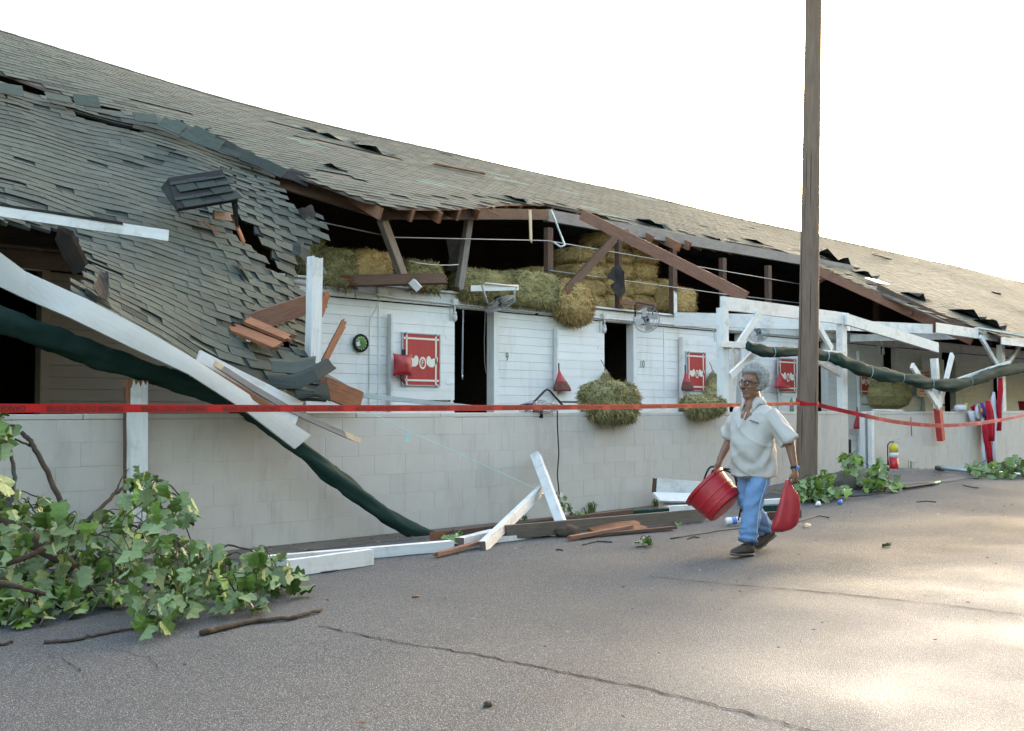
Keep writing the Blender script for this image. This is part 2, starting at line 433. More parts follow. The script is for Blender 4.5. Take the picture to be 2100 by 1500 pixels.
def plank(name, p0, p1, w, t, m='paint_white', parent=None, up=(0, 0, 1), broken=(0, 0), raw=None, sag=0.0, twist=0.0, label=None, cat=None, group=None, nseg=8):
    """timber between two points; w across (local y), t along local z; broken = splinter length at either end"""
    p0 = V(p0); p1 = V(p1); L = (p1 - p0).length
    A = axes(p1 - p0, up)
    K = 7
    mb = MB()
    e0 = [broken[0] * (_rp.random() ** 1.5) for _ in range(K + 1)]
    e1 = [broken[1] * (_rp.random() ** 1.5) for _ in range(K + 1)]
    rows = []
    for i in range(nseg + 1):
        row = []
        for side in (-1, 1):
            for k in range(K + 1):
                y = w * (k / K - 0.5)
                x = L * i / nseg
                if i == 0: x += e0[k] * (1 if side > 0 else 0.75)
                if i == nseg: x -= e1[k] * (1 if side > 0 else 0.75)
                u = x / L
                j = 0.0016
                z = side * t / 2 - sag * 4 * u * (1 - u)
                yy, zz = y + _rp.uniform(-j, j), z + _rp.uniform(-j, j)
                if twist:
                    a = twist * (u - 0.5); yy, zz = yy * math.cos(a) - zz * math.sin(a), yy * math.sin(a) + zz * math.cos(a)
                row.append(V((x, yy, zz)))
        rows.append(row)
    vs = [v for r in rows for v in r]; n = 2 * (K + 1); F = []; MI = []
    for i in range(nseg):
        a = i * n; b = a + n
        for k in range(K):
            F.append((a + k, b + k, b + k + 1, a + k + 1)); MI.append(0)
            q = K + 1 + k
            F.append((a + q, a + q + 1, b + q + 1, b + q)); MI.append(0)
        F.append((a, a + K + 1, b + K + 1, b)); MI.append(0)
        F.append((a + K, b + K, b + 2 * K + 1, a + 2 * K + 1)); MI.append(0)
    for k in range(K):
        F.append((k, k + 1, K + 2 + k, K + 1 + k)); MI.append(1 if broken[0] or raw else 0)
        a = nseg * n
        F.append((a + k, a + K + 1 + k, a + K + 2 + k, a + k + 1)); MI.append(1 if broken[1] or raw else 0)
    mb.v = [tuple(v) for v in vs]; mb.f = F; mb.mi = MI
    me = mb.mesh(name, [m, raw or 'wood_raw'])
    o = link(name, me, parent, Matrix.Translation(p0) @ A.to_4x4())
    return tag(o, label, cat, group)
# ------------------------------------------------------------------ ground
def build_ground():
    xs = sorted(set([-1500, -600, -250, -120, -60, -30, -15, -8] + [round(-4 + 0.4 * i, 3) for i in range(90)] + [34, 38, 44, 52, 65, 90, 140, 300, 700, 1800]))
    ys = sorted(set([-1500, -600, -250, -100, -40, -20, -10, -5] + [round(-2 + 0.3 * i, 3) for i in range(52)] + [14.5, 17, 22, 30, 50, 90, 200, 500, 1500]))
    vs = [(x, y, ground_z(x, y)) for y in ys for x in xs]
    n = len(xs)
    fs = [(j * n + i, j * n + i + 1, (j + 1) * n + i + 1, (j + 1) * n + i) for j in range(len(ys) - 1) for i in range(n - 1)]
    mb = MB(); mb.v = vs; mb.f = fs; mb.mi = [0] * len(fs)
    o = mb.build('ground', 'asphalt', org=(0, 0, 0), smooth=True)
    return tag(o, kind='structure')
ground = build_ground()

WALL_Y = 8.8
STALL_Y = 12.4
# dirt and broken concrete gutter along the foot of the block wall
def strip(name, m, pts, kind='structure', dz=0.004):
    """pts: list of (front point, back point); lies on the ground"""
    mb = MB(); vs = []
    for a, b in pts:
        for k in range(5):
            p = V(a).lerp(V(b), k / 4)
            vs.append((p.x, p.y, ground_z(p.x, p.y) + dz))
    fs = [(i * 5 + k, (i + 1) * 5 + k, (i + 1) * 5 + k + 1, i * 5 + k + 1) for i in range(len(pts) - 1) for k in range(4)]
    mb.v = [tuple(v) for v in vs]; mb.f = fs; mb.mi = [0] * len(fs)
    o = mb.build(name, m, org=(0, 0, 0), smooth=True)
    return tag(o, kind=kind)
rr = random.Random(3)
gut = []
for i in range(70):
    x = 0.5 + i * 0.24
    w = 0.52 + 0.10 * fb(x * 0.9, 3.1) + 0.05 * fb(x * 3.3, 8.1)
    gut.append((V((x, WALL_Y - w, 0)), V((x, WALL_Y + 0.02, 0))))
strip('gutter_strip', 'dirt_strip', gut)
gr = []
for i in range(60):
    x = 13.4 + i * 0.25
    w = 1.1 + 0.9 * math.exp(-((x - 18.5) / 3.5) ** 2) + 0.2 * fb(x * 0.9, 7.1)
    gr.append((V((x, WALL_Y - w, 0)), V((x, WALL_Y + 3.6, 0))))
strip('gravel_apron', 'gravel', gr, dz=0.006)

# cracks in the asphalt: thin ragged dark strips lying on it
def crack(pix, w, seed, sub=8):
    r = random.Random(seed)
    pts = [G(*p) for p in pix]
    line = []
    for a, b in zip(pts[:-1], pts[1:]):
        for k in range(sub):
            line.append(a.lerp(b, k / sub))
    line.append(pts[-1])
    pr = []
    for i, p in enumerate(line):
        d = (line[min(i + 1, len(line) - 1)] - line[max(0, i - 1)]).normalized()
        nrm = V((-d.y, d.x, 0))
        q = p + nrm * r.uniform(-0.02, 0.02)
        ww = w * r.uniform(0.3, 1.3)
        pr.append((q - nrm * ww / 2, q + nrm * ww / 2))
    mb = MB(); vs = []
    for a, b in pr:
        for q in (a, b):
            vs.append((q.x, q.y, ground_z(q.x, q.y) + 0.0045))
    mb.v = vs; mb.f = [(2 * i, 2 * i + 2, 2 * i + 3, 2 * i + 1) for i in range(len(pr) - 1)]; mb.mi = [0] * (len(pr) - 1)
    o = mb.build('crack', 'crack', ground)
    return o
crack([(655, 1285), (760, 1308), (860, 1325), (980, 1345), (1100, 1368), (1200, 1390), (1330, 1415), (1480, 1450), (1620, 1487), (1760, 1520)], 0.016, 1)
crack([(1330, 1183), (1450, 1196), (1600, 1208), (1750, 1222), (1900, 1238), (2100, 1262)], 0.018, 2)
crack([(90, 1340), (140, 1362), (165, 1380)], 0.006, 3)
crack([(225, 1330), (300, 1350), (330, 1380)], 0.005, 4)

# ------------------------------------------------------------------ concrete block walls
def block_mesh(w, h):
    """chamfered block face, front towards -Y, origin at centre of the front"""
    mb = MB(); c = 0.0016; d = 0.05
    hw, hh = w / 2, h / 2
    vs = [(-hw + c, 0, -hh + c), (hw - c, 0, -hh + c), (hw - c, 0, hh - c), (-hw + c, 0, hh - c),
          (-hw, c, -hh), (hw, c, -hh), (hw, c, hh), (-hw, c, hh), (-hw, d, -hh), (hw, d, -hh), (hw, d, hh), (-hw, d, hh)]
    fs = [(0, 1, 2, 3)] + [(i, i + 4, (i + 1) % 4 + 4, (i + 1) % 4) for i in range(4)] + [(i + 4, i + 8, (i + 1) % 4 + 8, (i + 1) % 4 + 4) for i in range(4)]
    mb.add(vs, fs)
    return mb.mesh('block', 'block_paint')
def block_wall(label, x0, x1, zb, joint_x):
    base = V(((x0 + x1) / 2, WALL_Y, zb))
    t = thing('block_wall', label, 'wall', base)
    mb = MB(); mb.lohi((x0, WALL_Y + 0.0022, -0.3), (x1, WALL_Y + 0.2, 1.214))
    mb.build('wall_core', 'block_paint', t)
    top = 1.217
    cache = {}
    r = random.Random(int(x0 * 10))
    for row in range(7):
        z1 = top - 0.203 * row if row == 0 else 1.027 - 0.203 * (row - 1)
        z0 = 1.027 - 0.203 * row
        z0 = max(z0, -0.12)
        if z1 - z0 < 0.03: continue
        jx = joint_x + (0.203 if row % 2 == 0 else 0.0)
        k = math.floor((x0 - jx) / 0.406)
        x = jx + k * 0.406
        while x < x1:
            a, b = max(x, x0), min(x + 0.406, x1)
            x += 0.406
            if b - a < 0.02: continue
            key = (round(b - a, 3), round(z1 - z0, 3))
            if key not in cache: cache[key] = block_mesh(b - a - 0.002, z1 - z0 - 0.002)
            link('block', cache[key], t, Matrix.Translation(((a + b) / 2, WALL_Y + r.uniform(-0.0012, 0.0006), (z0 + z1) / 2)) @ Matrix.Rotation(r.uniform(-0.002, 0.002), 4, 'Z'))
    # mortar cap, laid in uneven lengths
    x = x0
    while x < x1:
        b = min(x1, x + r.uniform(0.7, 1.9))
        mb = MB(); h = 0.050 + r.uniform(-0.006, 0.006)
        n = 6; 
        prof = []
        mb.lohi((x + 0.003, WALL_Y - 0.004 + r.uniform(-0.004, 0.004), 1.2185), (b - 0.003, WALL_Y + 0.205, 1.2185 + h))
        mb.build('wall_cap', 'block_paint', t, bevel=0.008)
        x = b
    return t
JX = P(353, 930, WALL_Y).x
wall_l = block_wall('long low wall of painted beige blocks behind the leafy branch and the walking man', 0.6, 16.62, 0.0, JX)
wall_r = block_wall('shorter low block wall right of the gap, behind the fire extinguisher', 17.5, 28.5, 0.1, JX)

# ------------------------------------------------------------------ barn
ROOF_S = 0.5
def roof_z(x, y):
    return 0.5 * y - 1.46 + 0.40 * math.exp(-((x - 2.0) / 5.0) ** 2) * sstep(12, 16, y) + 0.05 * fb(x * 0.22, y * 0.3, 1.7) * sstep(9, 11, y)
RIDGE_Y = 16.0
def on_roof(px, py):
    r = ray(px, py)
    s = 2.76 / (0.5 * r.y - r.z)
    return CAM + r * s
EDGE_PIX = [(-250, 100), (-100, 142), (0, 168), (150, 212), (300, 246), (420, 290), (560, 342), (640, 372), (700, 396), (775, 420), (850, 428), (960, 428), (1050, 416), (1125, 417), (1200, 434), (1300, 462), (1400, 487), (1500, 500), (1600, 514), (1680, 540), (1740, 566), (1800, 592), (1850, 618), (1900, 642), (1960, 668), (2010, 684)]
EDGE = [(p.x, p.y) for p in (on_roof(*q) for q in EDGE_PIX)]
EDGE.sort()
EDGE += [(EDGE[-1][0] + 1.0, 8.45), (90, 8.45)]
EDGE = [(-20, 8.45), (1.7, 8.45), (2.9, 13.15)] + [e for e in EDGE if e[0] > 2.95]
def edge_y(x):
    for (xa, ya), (xb, yb) in zip(EDGE[:-1], EDGE[1:]):
        if xa <= x <= xb:
            return ya + (yb - ya) * (x - xa) / (xb - xa + 1e-9)
    return EDGE[-1][1]
X_END = 58.0
barn = thing('barn', 'long damaged horse barn with white stalls and a green shingled roof', 'barn', (20, 14, 0))

def tab_mesh(m='shingle', n=3):
    """one asphalt tab: local x along the course, y up the slope, unit width/length; butt edge slightly lifted"""
    mb = MB()
    vs = []
    for j, (y, zt, zb) in enumerate(((0, 0.0085, 0.002), (0.5, 0.006, 0.001), (1.25, 0.001, -0.004))):
        vs += [(-0.5, y, zt), (0.5, y, zt), (-0.5, y, zb), (0.5, y, zb)]
    fs = [(0, 1, 5, 4), (4, 5, 9, 8), (0, 2, 3, 1), (0, 4, 6, 2), (4, 8, 10, 6), (1, 3, 7, 5), (5, 7, 11, 9)]
    mb.add(vs, fs)
    return mb
TAB = {m: tab_mesh().mesh('shingle', m) for m in ('shingle', 'shingle_dark', 'shingle_teal')}
TABV = np.array(tab_mesh().v); TABF = tab_mesh().f
def lay_tabs(parent, mats4, teal=(), most=300):
    """mats4: list of (matrix, material); the largest in view become parts, the rest one mesh"""
    sc = []
    for k, (m, mm) in enumerate(mats4):
        c = m.translation
        px, py = proj(c)
        inside = -40 < px < 2140 and 0 < py < 1500
        sc.append((-(1.0 / (c - CAM).length if inside else 0), k))
    sc.sort()
    near = set(k for _, k in sc[:most])
    rest_v = []; rest_f = []; rest_m = []
    for k, (m, mm) in enumerate(mats4):
        if k in near:
            link('shingle', TAB[mm], parent, m)
        else:
            A = np.array(m)
            v = TABV @ A[:3, :3].T + A[:3, 3]
            n = len(rest_v) * len(TABV)
            rest_v.append(v)
            rest_f += [tuple(i + n for i in f) for f in TABF]
            rest_m += [('shingle', 'shingle_dark', 'shingle_teal').index(mm)] * len(TABF)
    if rest_v:
        mb = MB(); mb.v = [tuple(q) for q in np.concatenate(rest_v)]; mb.f = rest_f; mb.mi = rest_m
        o = mb.build('shingle_field', ['shingle', 'shingle_dark', 'shingle_teal'], parent)
        o['kind'] = 'stuff'

# main roof slope facing the camera
def build_main_roof():
    mb = MB(); vs = []; xs = [-12 + 0.5 * i for i in range(int((X_END + 12) / 0.5) + 1)]
    NV = 26
    for x in xs:
        ye = edge_y(x) + 0.06 * fb(x * 3.1, 4.4)
        for k in range(NV + 1):
            y = RIDGE_Y + (ye - RIDGE_Y) * k / NV
            z = roof_z(x, y)
            vs.append((x, y, z - 0.010))
    n = NV + 1
    top = len(vs)
    vs += [(v[0], v[1], v[2] - 0.035) for v in vs]
    fs = []
    for i in range(len(xs) - 1):
        for k in range(NV):
            a, b, c, d = i * n + k, i * n + k + 1, (i + 1) * n + k + 1, (i + 1) * n + k
            fs += [(a, b, c, d), (a + top, d + top, c + top, b + top)]
        a, d = i * n + NV, (i + 1) * n + NV
        fs.append((a, a + top, d + top, d))
    mb.v = vs; mb.f = fs; mb.mi = [0] * len(fs)
    roof = mb.build('roof', 'roof_deck', barn)
    # far slope
    mb = MB()
    mb.prism([(-12, RIDGE_Y + 0.002, 6.54 - 0.01), (X_END, RIDGE_Y + 0.002, 6.54 - 0.01), (X_END, 23.6, 2.74), (-12, 23.6, 2.74)], (0, 0, -0.04))
    mb.build('roof_back', 'shingle', barn)
    r = random.Random(5)
    tabs = []
    EXPO, TW = 0.143, 0.305
    sl = math.hypot(1, ROOF_S)
    teal_pts = [on_roof(*q) for q in ((525, 214), (540, 216), (612, 290), (625, 296), (880, 376), (905, 379), (1085, 352), (1040, 366), (1165, 392), (1010, 352), (1195, 420), (620, 262), (160, 130), (1310, 405), (1250, 440), (35, 92), (430, 180))]
    gaps = [(on_roof(*q), w, h) for q, w, h in (((690, 300), 0.5, 0.12), ((765, 315), 0.55, 0.10), ((640, 290), 0.4, 0.10), ((695, 362), 0.35, 0.16), ((1320, 468), 0.4, 0.1), ((590, 262), 0.5, 0.08), ((330, 232), 0.5, 0.10))]
    nrow = int(9.0 * sl / EXPO)
    for i in range(nrow):
        s = i * EXPO
        y = RIDGE_Y - s / sl
        if y < 8.45: break
        x = -12 + (TW / 2 if i % 2 else 0) + r.uniform(-0.02, 0.02)
        while x < X_END:
            xc = x + TW / 2; x += TW
            ylo = y - EXPO / sl
            if ylo < edge_y(xc) - 0.05 + 0.10 * fb(xc * 2.7, 1.1) - r.random() * 0.06: continue
            if xc < 3.0 - (RIDGE_Y - y) * 0.2: 
                if xc < -3: continue
            skip = False
            for g, w, h in gaps:
                if abs(xc - g.x) < w and abs(y - g.y) < h: skip = True
            if skip: continue
            p = V((xc, ylo, roof_z(xc, ylo)))
            p2 = V((xc, y, roof_z(xc, y)))
            yy = (p2 - p).normalized()
            px1 = V((xc + 0.15, ylo, roof_z(xc + 0.15, ylo)))
            xx = (px1 - p); xx = (xx - yy * xx.dot(yy)).normalized()
            zz = xx.cross(yy)
            rot = Matrix((xx, yy, zz)).transposed()
            lift = 0.0
            near_edge = ylo - edge_y(xc) < 0.35
            hz = abs(fb(xc * 1.3, y * 2.0, 3.3))
            if r.random() < 0.003 or (near_edge and r.random() < 0.16) or (hz > 0.60 and r.random() < 0.12):
                lift = r.uniform(-0.28, 0.04) if near_edge else -r.uniform(0.03, 0.12)
            rot = rot @ Matrix.Rotation(lift, 3, 'X') @ Matrix.Rotation(r.uniform(-0.012, 0.012), 3, 'Z')
            m4 = Matrix.Translation(p + zz * 0.003) @ rot.to_4x4() @ Matrix.Diagonal((TW - 0.008, EXPO, 0.65 + r.uniform(-0.15, 0.3), 1))
            mm = 'shingle'
            for q in teal_pts:
                if abs(q.x - xc) < 0.2 + 0.012 * xc and abs(q.y - y) < 0.075: mm = 'shingle_teal'
            if near_edge and r.random() < 0.12: mm = 'shingle_dark'
            tabs.append((m4, mm))
    lay_tabs(roof, tabs)
    mb = MB()
    for i in range(120):
        xa = -12 + i * 0.58; 
        if xa > X_END: break
        for sgn in (-1, 1):
            za = roof_z(xa, RIDGE_Y) + 0.012; zb = roof_z(xa + 0.6, RIDGE_Y) + 0.018
            a = V((xa, RIDGE_Y, za)); b = V((xa + 0.6, RIDGE_Y, zb)); d = V((0, sgn * 0.14, -0.07))
            mb.add([a, b, b + d, a + d], [(0, 1, 2, 3)])
    o = mb.build('ridge_cap', 'shingle', roof)
    o['kind'] = 'stuff'
    return roof
roof = build_main_roof()

# rafters under the standing roof; their torn tails show along the break
def build_rafters():
    r = random.Random(9)
    x = 8.2
    while x < 34:
        ye = edge_y(x)
        tail = 0.0
        if 9 < x < 20: tail = r.choice((-0.05, 0.02, 0.05, 0.1, 0.0)) if proj(V((x, ye, 4.5)))[0] < 1195 else r.choice((0.05, 0.15, 0.3, 0.1))
        px, _ = proj(V((x, ye, roof_z(x, ye))))
        if 1215 < px < 1400: tail = r.uniform(0.35, 0.55)
        y0 = max(8.6, ye - tail)
        a = V((x, y0, roof_z(x, y0) - 0.125)); b = V((x, RIDGE_Y, roof_z(x, RIDGE_Y) - 0.125))
        plank('rafter', a, b, 0.05, 0.16, 'wood_red', barn, broken=(0.14 if tail else 0, 0))
        x += 0.61 if x < 22 else 1.22
build_rafters()

# structural shell
def part(name, m, *boxes, parent=None, bevel=0.0):
    mb = MB()
    for lo, hi in boxes: mb.lohi(lo, hi)
    return mb.build(name, m, parent or barn, bevel=bevel)
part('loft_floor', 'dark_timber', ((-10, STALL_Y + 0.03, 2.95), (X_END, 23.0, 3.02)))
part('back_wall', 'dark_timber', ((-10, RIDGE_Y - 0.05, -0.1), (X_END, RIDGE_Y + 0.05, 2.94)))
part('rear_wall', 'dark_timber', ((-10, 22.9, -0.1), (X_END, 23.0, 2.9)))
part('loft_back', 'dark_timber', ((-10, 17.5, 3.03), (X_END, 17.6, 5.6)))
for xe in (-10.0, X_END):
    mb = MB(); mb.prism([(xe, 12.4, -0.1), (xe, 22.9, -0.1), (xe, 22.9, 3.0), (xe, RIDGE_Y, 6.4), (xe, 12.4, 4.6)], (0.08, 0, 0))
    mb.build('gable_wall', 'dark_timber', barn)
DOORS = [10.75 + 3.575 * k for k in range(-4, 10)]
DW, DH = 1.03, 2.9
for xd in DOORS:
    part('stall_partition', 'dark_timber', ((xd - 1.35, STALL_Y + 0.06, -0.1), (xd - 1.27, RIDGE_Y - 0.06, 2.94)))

# stall wall: every board a piece
def build_stall_wall():
    mb = MB()
    xs = [-10] + [v for xd in DOORS for v in (xd, xd + DW)] + [X_END]
    for a, b in zip(xs[0::2], xs[1::2]):
        mb.lohi((a, STALL_Y + 0.012, -0.1), (b, STALL_Y + 0.05, 2.9))
    for xd in DOORS:
        mb.lohi((xd, STALL_Y + 0.012, DH), (xd + DW, STALL_Y + 0.05, 2.9 + 0.04))
    w = mb.build('stall_wall', 'board_white', barn)
    bm = {}
    r = random.Random(21)
    for a, b in zip(xs[0::2], xs[1::2]):
        if b < 1.5 or a > 40: continue
        z = 0.0; k = 0
        while z < 2.89:
            h = min(0.14, 2.9 - z)
            segs = [(a, b)]
            if b - a > 2 and r.random() < 0.25:
                c = a + (b - a) * 0.5; segs = [(a, c - 0.001), (c + 0.001, b)]
            for (s0, s1) in segs:
                key = (round(s1 - s0, 3), round(h, 3))
                tan_shade = s1 < 7.3  # left boards get the colour with eave shade painted in
                key = key + (tan_shade,)
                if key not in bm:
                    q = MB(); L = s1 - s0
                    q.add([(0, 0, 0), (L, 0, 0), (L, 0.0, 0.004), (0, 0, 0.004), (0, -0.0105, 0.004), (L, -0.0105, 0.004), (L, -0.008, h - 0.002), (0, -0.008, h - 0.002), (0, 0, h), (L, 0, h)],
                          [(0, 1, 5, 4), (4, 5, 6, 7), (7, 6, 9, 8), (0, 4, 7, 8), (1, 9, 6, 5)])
                    bm[key] = q.mesh('board', 'board_tan_shade' if tan_shade else 'board_white')
                link('board', bm[key], w, Matrix.Translation((s0, STALL_Y + 0.011 + r.uniform(-0.002, 0.002), z)))
            z += 0.14
    return w
stall_wall = build_stall_wall()
for xd in DOORS:
    if not 1 < xd < 36: continue
    jm = 'board_tan_shade' if xd < 6 else 'board_white'  # left jambs share the painted-in eave shade
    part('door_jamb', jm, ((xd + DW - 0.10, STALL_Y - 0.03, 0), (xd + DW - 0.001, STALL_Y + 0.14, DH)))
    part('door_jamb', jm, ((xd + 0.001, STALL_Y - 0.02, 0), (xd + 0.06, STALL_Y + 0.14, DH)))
# header boards above the doors, broken in two places
for xa, xb, z0, z1, yy in ((-9, 7.2, 2.9, 3.10, 0.002), (7.22, 8.9, 2.9, 3.10, 0), (8.92, 12.62, 2.9, 3.10, 0.0), (12.72, 15.6, 2.9, 3.08, 0.004), (15.62, 17.2, 2.9, 3.10, 0.0), (17.22, 21.0, 2.9, 3.1, 0.003), (21.02, 30, 2.9, 3.1, 0), (30.02, 50, 2.9, 3.1, 0)):
    plank('header_board', (xa, STALL_Y - 0.03 + yy, (z0 + z1) / 2 + 0.015), (xb, STALL_Y - 0.03 + yy, (z0 + z1) / 2 + 0.015), 0.045, z1 - z0, 'wood_mud' if xb < 7.3 else 'paint_white', barn)  # left header and ledge use dark wood to imitate eave shade
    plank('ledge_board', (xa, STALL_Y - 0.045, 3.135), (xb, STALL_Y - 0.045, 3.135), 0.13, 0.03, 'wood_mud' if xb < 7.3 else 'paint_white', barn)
# batten strips on the wall
for q in (777, 1362):
    x = P(q, 700, STALL_Y).x
    part('batten', 'board_white', ((x - 0.02, STALL_Y - 0.012, 0), (x + 0.02, STALL_Y + 0.0, 2.88)))

# open stall doors folded back against the wall, upper and lower leaves
def stall_door(xd):
    a, b = xd - 1.2, xd + 0.02
    ob = thing_part = None
    mb = MB(); mb.lohi((a, STALL_Y - 0.085, 0.12), (b, STALL_Y - 0.045, 1.42)); mb.lohi((a, STALL_Y - 0.085, 1.45), (b, STALL_Y - 0.045, 2.68))
    d = mb.build('stall_door', 'board_white', barn)
    z = 0.12
    me = None
    while z < 2.66:
        h = 0.142
        z1 = min(z + h, 1.42 if z < 1.40 else 2.68)
        if z1 - z > 0.03:
            q = MB(); q.lohi((a, STALL_Y - 0.097, z + 0.002), (b, STALL_Y - 0.0855, z1 - 0.002)); q.build('board', 'board_white', d)
        z = 1.45 if (z < 1.42 and z1 >= 1.42) else z1
    q = MB(); q.lohi((a - 0.03, STALL_Y - 0.105, 0.1), (a, STALL_Y - 0.02, 2.72)); q.build('edge_trim', 'paint_white', d)
    for zz in (0.5, 1.25, 1.7, 2.4):
        q = MB(); q.lohi((b - 0.18, STALL_Y - 0.104, zz), (b - 0.01, STALL_Y - 0.0975, zz + 0.035)); q.build('hinge', 'board_white', d)
for xd in DOORS[4:10]: stall_door(xd)

# painted stall numbers
def text_mesh(body, size, mname, name, depth=0.0):
    c = bpy.data.curves.new('t', 'FONT'); c.body = body; c.size = size; c.extrude = depth
    c.align_x = 'CENTER'; c.align_y = 'CENTER'; c.resolution_u = 3
    o = bpy.data.objects.new('t', c); COL.objects.link(o)
    dg = bpy.context.evaluated_depsgraph_get()
    me = bpy.data.meshes.new_from_object(o.evaluated_get(dg))
    me.name = name
    bpy.data.objects.remove(o); 
    me.materials.clear(); me.materials.append(MATS[mname])
    return me
FACE = Matrix.Rotation(math.pi / 2, 4, 'X')
for body, px, py in (('9', 1040, 733), ('10', 1317, 748), ('11', 1528, 760), ('12', 1700, 768)):
    p = P(px, py, STALL_Y - 0.006)
    link('stall_number', text_mesh(body, 0.20, 'number_green', 'stall_number'), barn, Matrix.Translation(p) @ FACE @ Matrix.Diagonal((0.75, 1, 1, 1)))

# conduit, junction boxes and jar lamps under the header
mb = MB(); mb.tube([(7.6, STALL_Y - 0.075, 3.055), (9.2, STALL_Y - 0.075, 3.0), (9.6, STALL_Y - 0.075, 2.965), (12.1, STALL_Y - 0.075, 2.945), (15.4, STALL_Y - 0.075, 2.955), (24, STALL_Y - 0.075, 2.955)], 0.016, 8)
mb.build('conduit', 'paint_white', barn, smooth=True)
pj = P(780, 600, STALL_Y - 0.08)
part('junction_box', 'paint_white', ((pj.x - 0.06, STALL_Y - 0.12, pj.z - 0.06), (pj.x + 0.1, STALL_Y - 0.055, pj.z + 0.07)), bevel=0.006)
mb = MB(); mb.tube([(pj.x, STALL_Y - 0.07, pj.z - 0.05), (pj.x - 0.05, STALL_Y - 0.04, pj.z - 0.25), (pj.x - 0.14, STALL_Y - 0.02, pj.z - 0.4), (P(756, 700, STALL_Y).x, STALL_Y - 0.016, 2.4), (P(756, 700, STALL_Y).x, STALL_Y - 0.016, 1.0)], 0.008, 6)
mb.build('cable', 'paint_white', barn, smooth=True)
for xd in DOORS[4:9]:
    x = xd + 0.02
    lamp = part('junction_box', 'paint_white', ((x - 0.05, STALL_Y - 0.13, 2.93), (x + 0.05, STALL_Y - 0.06, 3.03)), bevel=0.006)
    mb = MB(); mb.tube([(x, STALL_Y - 0.1, 2.93), (x, STALL_Y - 0.1, 2.82)], 0.014, 8)
    mb.lathe([(0.03, 0.03), (0.035, 0.0), (0.02, -0.005)], (x, STALL_Y - 0.1, 2.80), 12)
    mb.build('lamp_stem', 'paint_white', barn, smooth=True)
    mb = MB(); mb.lathe([(0.03, 0.0), (0.042, -0.05), (0.036, -0.10), (0.015, -0.125)], (x, STALL_Y - 0.1, 2.80), 14)
    mb.build('lamp_jar', 'lamp_glass', barn, smooth=True)

# loft posts, plate beams, wires
def lp(name, a, b, w, t, m, **k): return plank(name, a, b, w, t, m, barn, up=(0, 1, 0), **k)
PLATE_Y = 12.3
for px, yb in ((1125, 560), (1268, 640), (1380, 640), (1482, 640), (1575, 640)):
    x = P(px, 550, PLATE_Y).x
    lp('loft_post', (x, PLATE_Y, 3.15), (x, PLATE_Y, roof_z(x, PLATE_Y) - 0.28), 0.13 if px != 1268 else 0.09, 0.10, 'wood_dark')
    if px in (1125, 1380):
        lp('post_paint', (x, PLATE_Y - 0.054, 3.15), (x, PLATE_Y - 0.054, 3.6), 0.10, 0.004, 'paint_white', broken=(0, 0.2), raw='paint_white')
for k in range(9):
    x = 24.8 + 3.575 * k
    lp('loft_post', (x, PLATE_Y + 0.05, 3.15), (x, PLATE_Y + 0.05, roof_z(x, PLATE_Y) - 0.28), 0.13, 0.10, 'wood_dark')
plank('plate_beam', P(1118, 442, PLATE_Y), (23.5, PLATE_Y, P(1640, 530, PLATE_Y).z - 0.03), 0.09, 0.20, 'wood_grey', barn)
plank('plate_beam', P(772, 437, 11.35), P(1121, 441, PLATE_Y - 0.04), 0.09, 0.17, 'wood_dark', barn, broken=(0.2, 0))
plank('plate_beam', P(562, 366, 11.75), P(800, 438, 11.45), 0.07, 0.22, 'wood_dark', barn, broken=(0.1, 0.1))
plank('loft_post', P(783, 450, 11.55), P(832, 582, 12.15), 0.12, 0.10, 'wood_grey', barn, up=(0, 1, 0))
plank('loft_post', P(962, 448, 12.1), P(941, 596, 12.2), 0.11, 0.10, 'wood_grey', barn, up=(0, 1, 0), broken=(0, 0.1))
def wire(name, pts, rad, m='wire', parent=None, n=6, label=None, cat=None, sub=6, sag=0.0):
    full = []
    for a, b in zip(pts[:-1], pts[1:]):
        for k in range(sub):
            q = V(a).lerp(V(b), k / sub); q.z -= sag * 4 * (k / sub) * (1 - k / sub); full.append(q)
    full.append(V(pts[-1]))
    mb = MB(); mb.tube(full, rad, n)
    return tag(mb.build(name, m, parent, smooth=True), label, cat)
wire('wire', [P(655, 455, 11.6), P(806, 487, 11.8), P(1122, 494, PLATE_Y - 0.08), P(1640, 583, PLATE_Y - 0.08)], 0.009, 'wire', barn)
wire('wire', [P(838, 536, 11.9), P(940, 543, 12.1)], 0.009, 'wire', barn, sag=0.03)
wire('wire', [P(1128, 555, PLATE_Y - 0.08), P(1480, 603, PLATE_Y - 0.08), P(1640, 622, PLATE_Y - 0.08)], 0.009, 'wire', barn)
wire('bent_conduit', [P(1130, 430, 12.0), P(1158, 503, 11.9), P(1150, 507, 11.9), P(1135, 497, 12.0)], 0.018, 'galv', barn)

# standing front frame right of the break: eave posts on the low wall, braces, beams
FY = WALL_Y + 0.1
def fpost(px, top, bot=None, w=0.14):
    x = P(px, 700, FY).x
    return plank('eave_post', (x, FY, bot if bot is not None else 1.262), (x, FY, top), w, 0.12, 'paint_white', barn, up=(0, 1, 0))
zb = 2.84
fpost(1482, P(1482, 632, FY).z); fpost(1726, P(1726, 650, FY).z, w=0.15); fpost(2052, 2.72, w=0.17)
for k in (1, 2): fpost(2052 + 0.001, 2.72) if False else plank('eave_post', (23.4 + 3.575 * k, FY, 1.262), (23.4 + 3.575 * k, FY, 2.72), 0.15, 0.12, 'paint_white', barn, up=(0, 1, 0))
plank('eave_beam', P(1480, 622, FY - 0.03), P(1738, 655, FY - 0.03), 0.06, 0.20, 'paint_white', barn)
plank('eave_beam', P(1735, 655, FY - 0.10), P(1924, 714, FY - 0.10), 0.06, 0.19, 'paint_white', barn, broken=(0, 0.05))
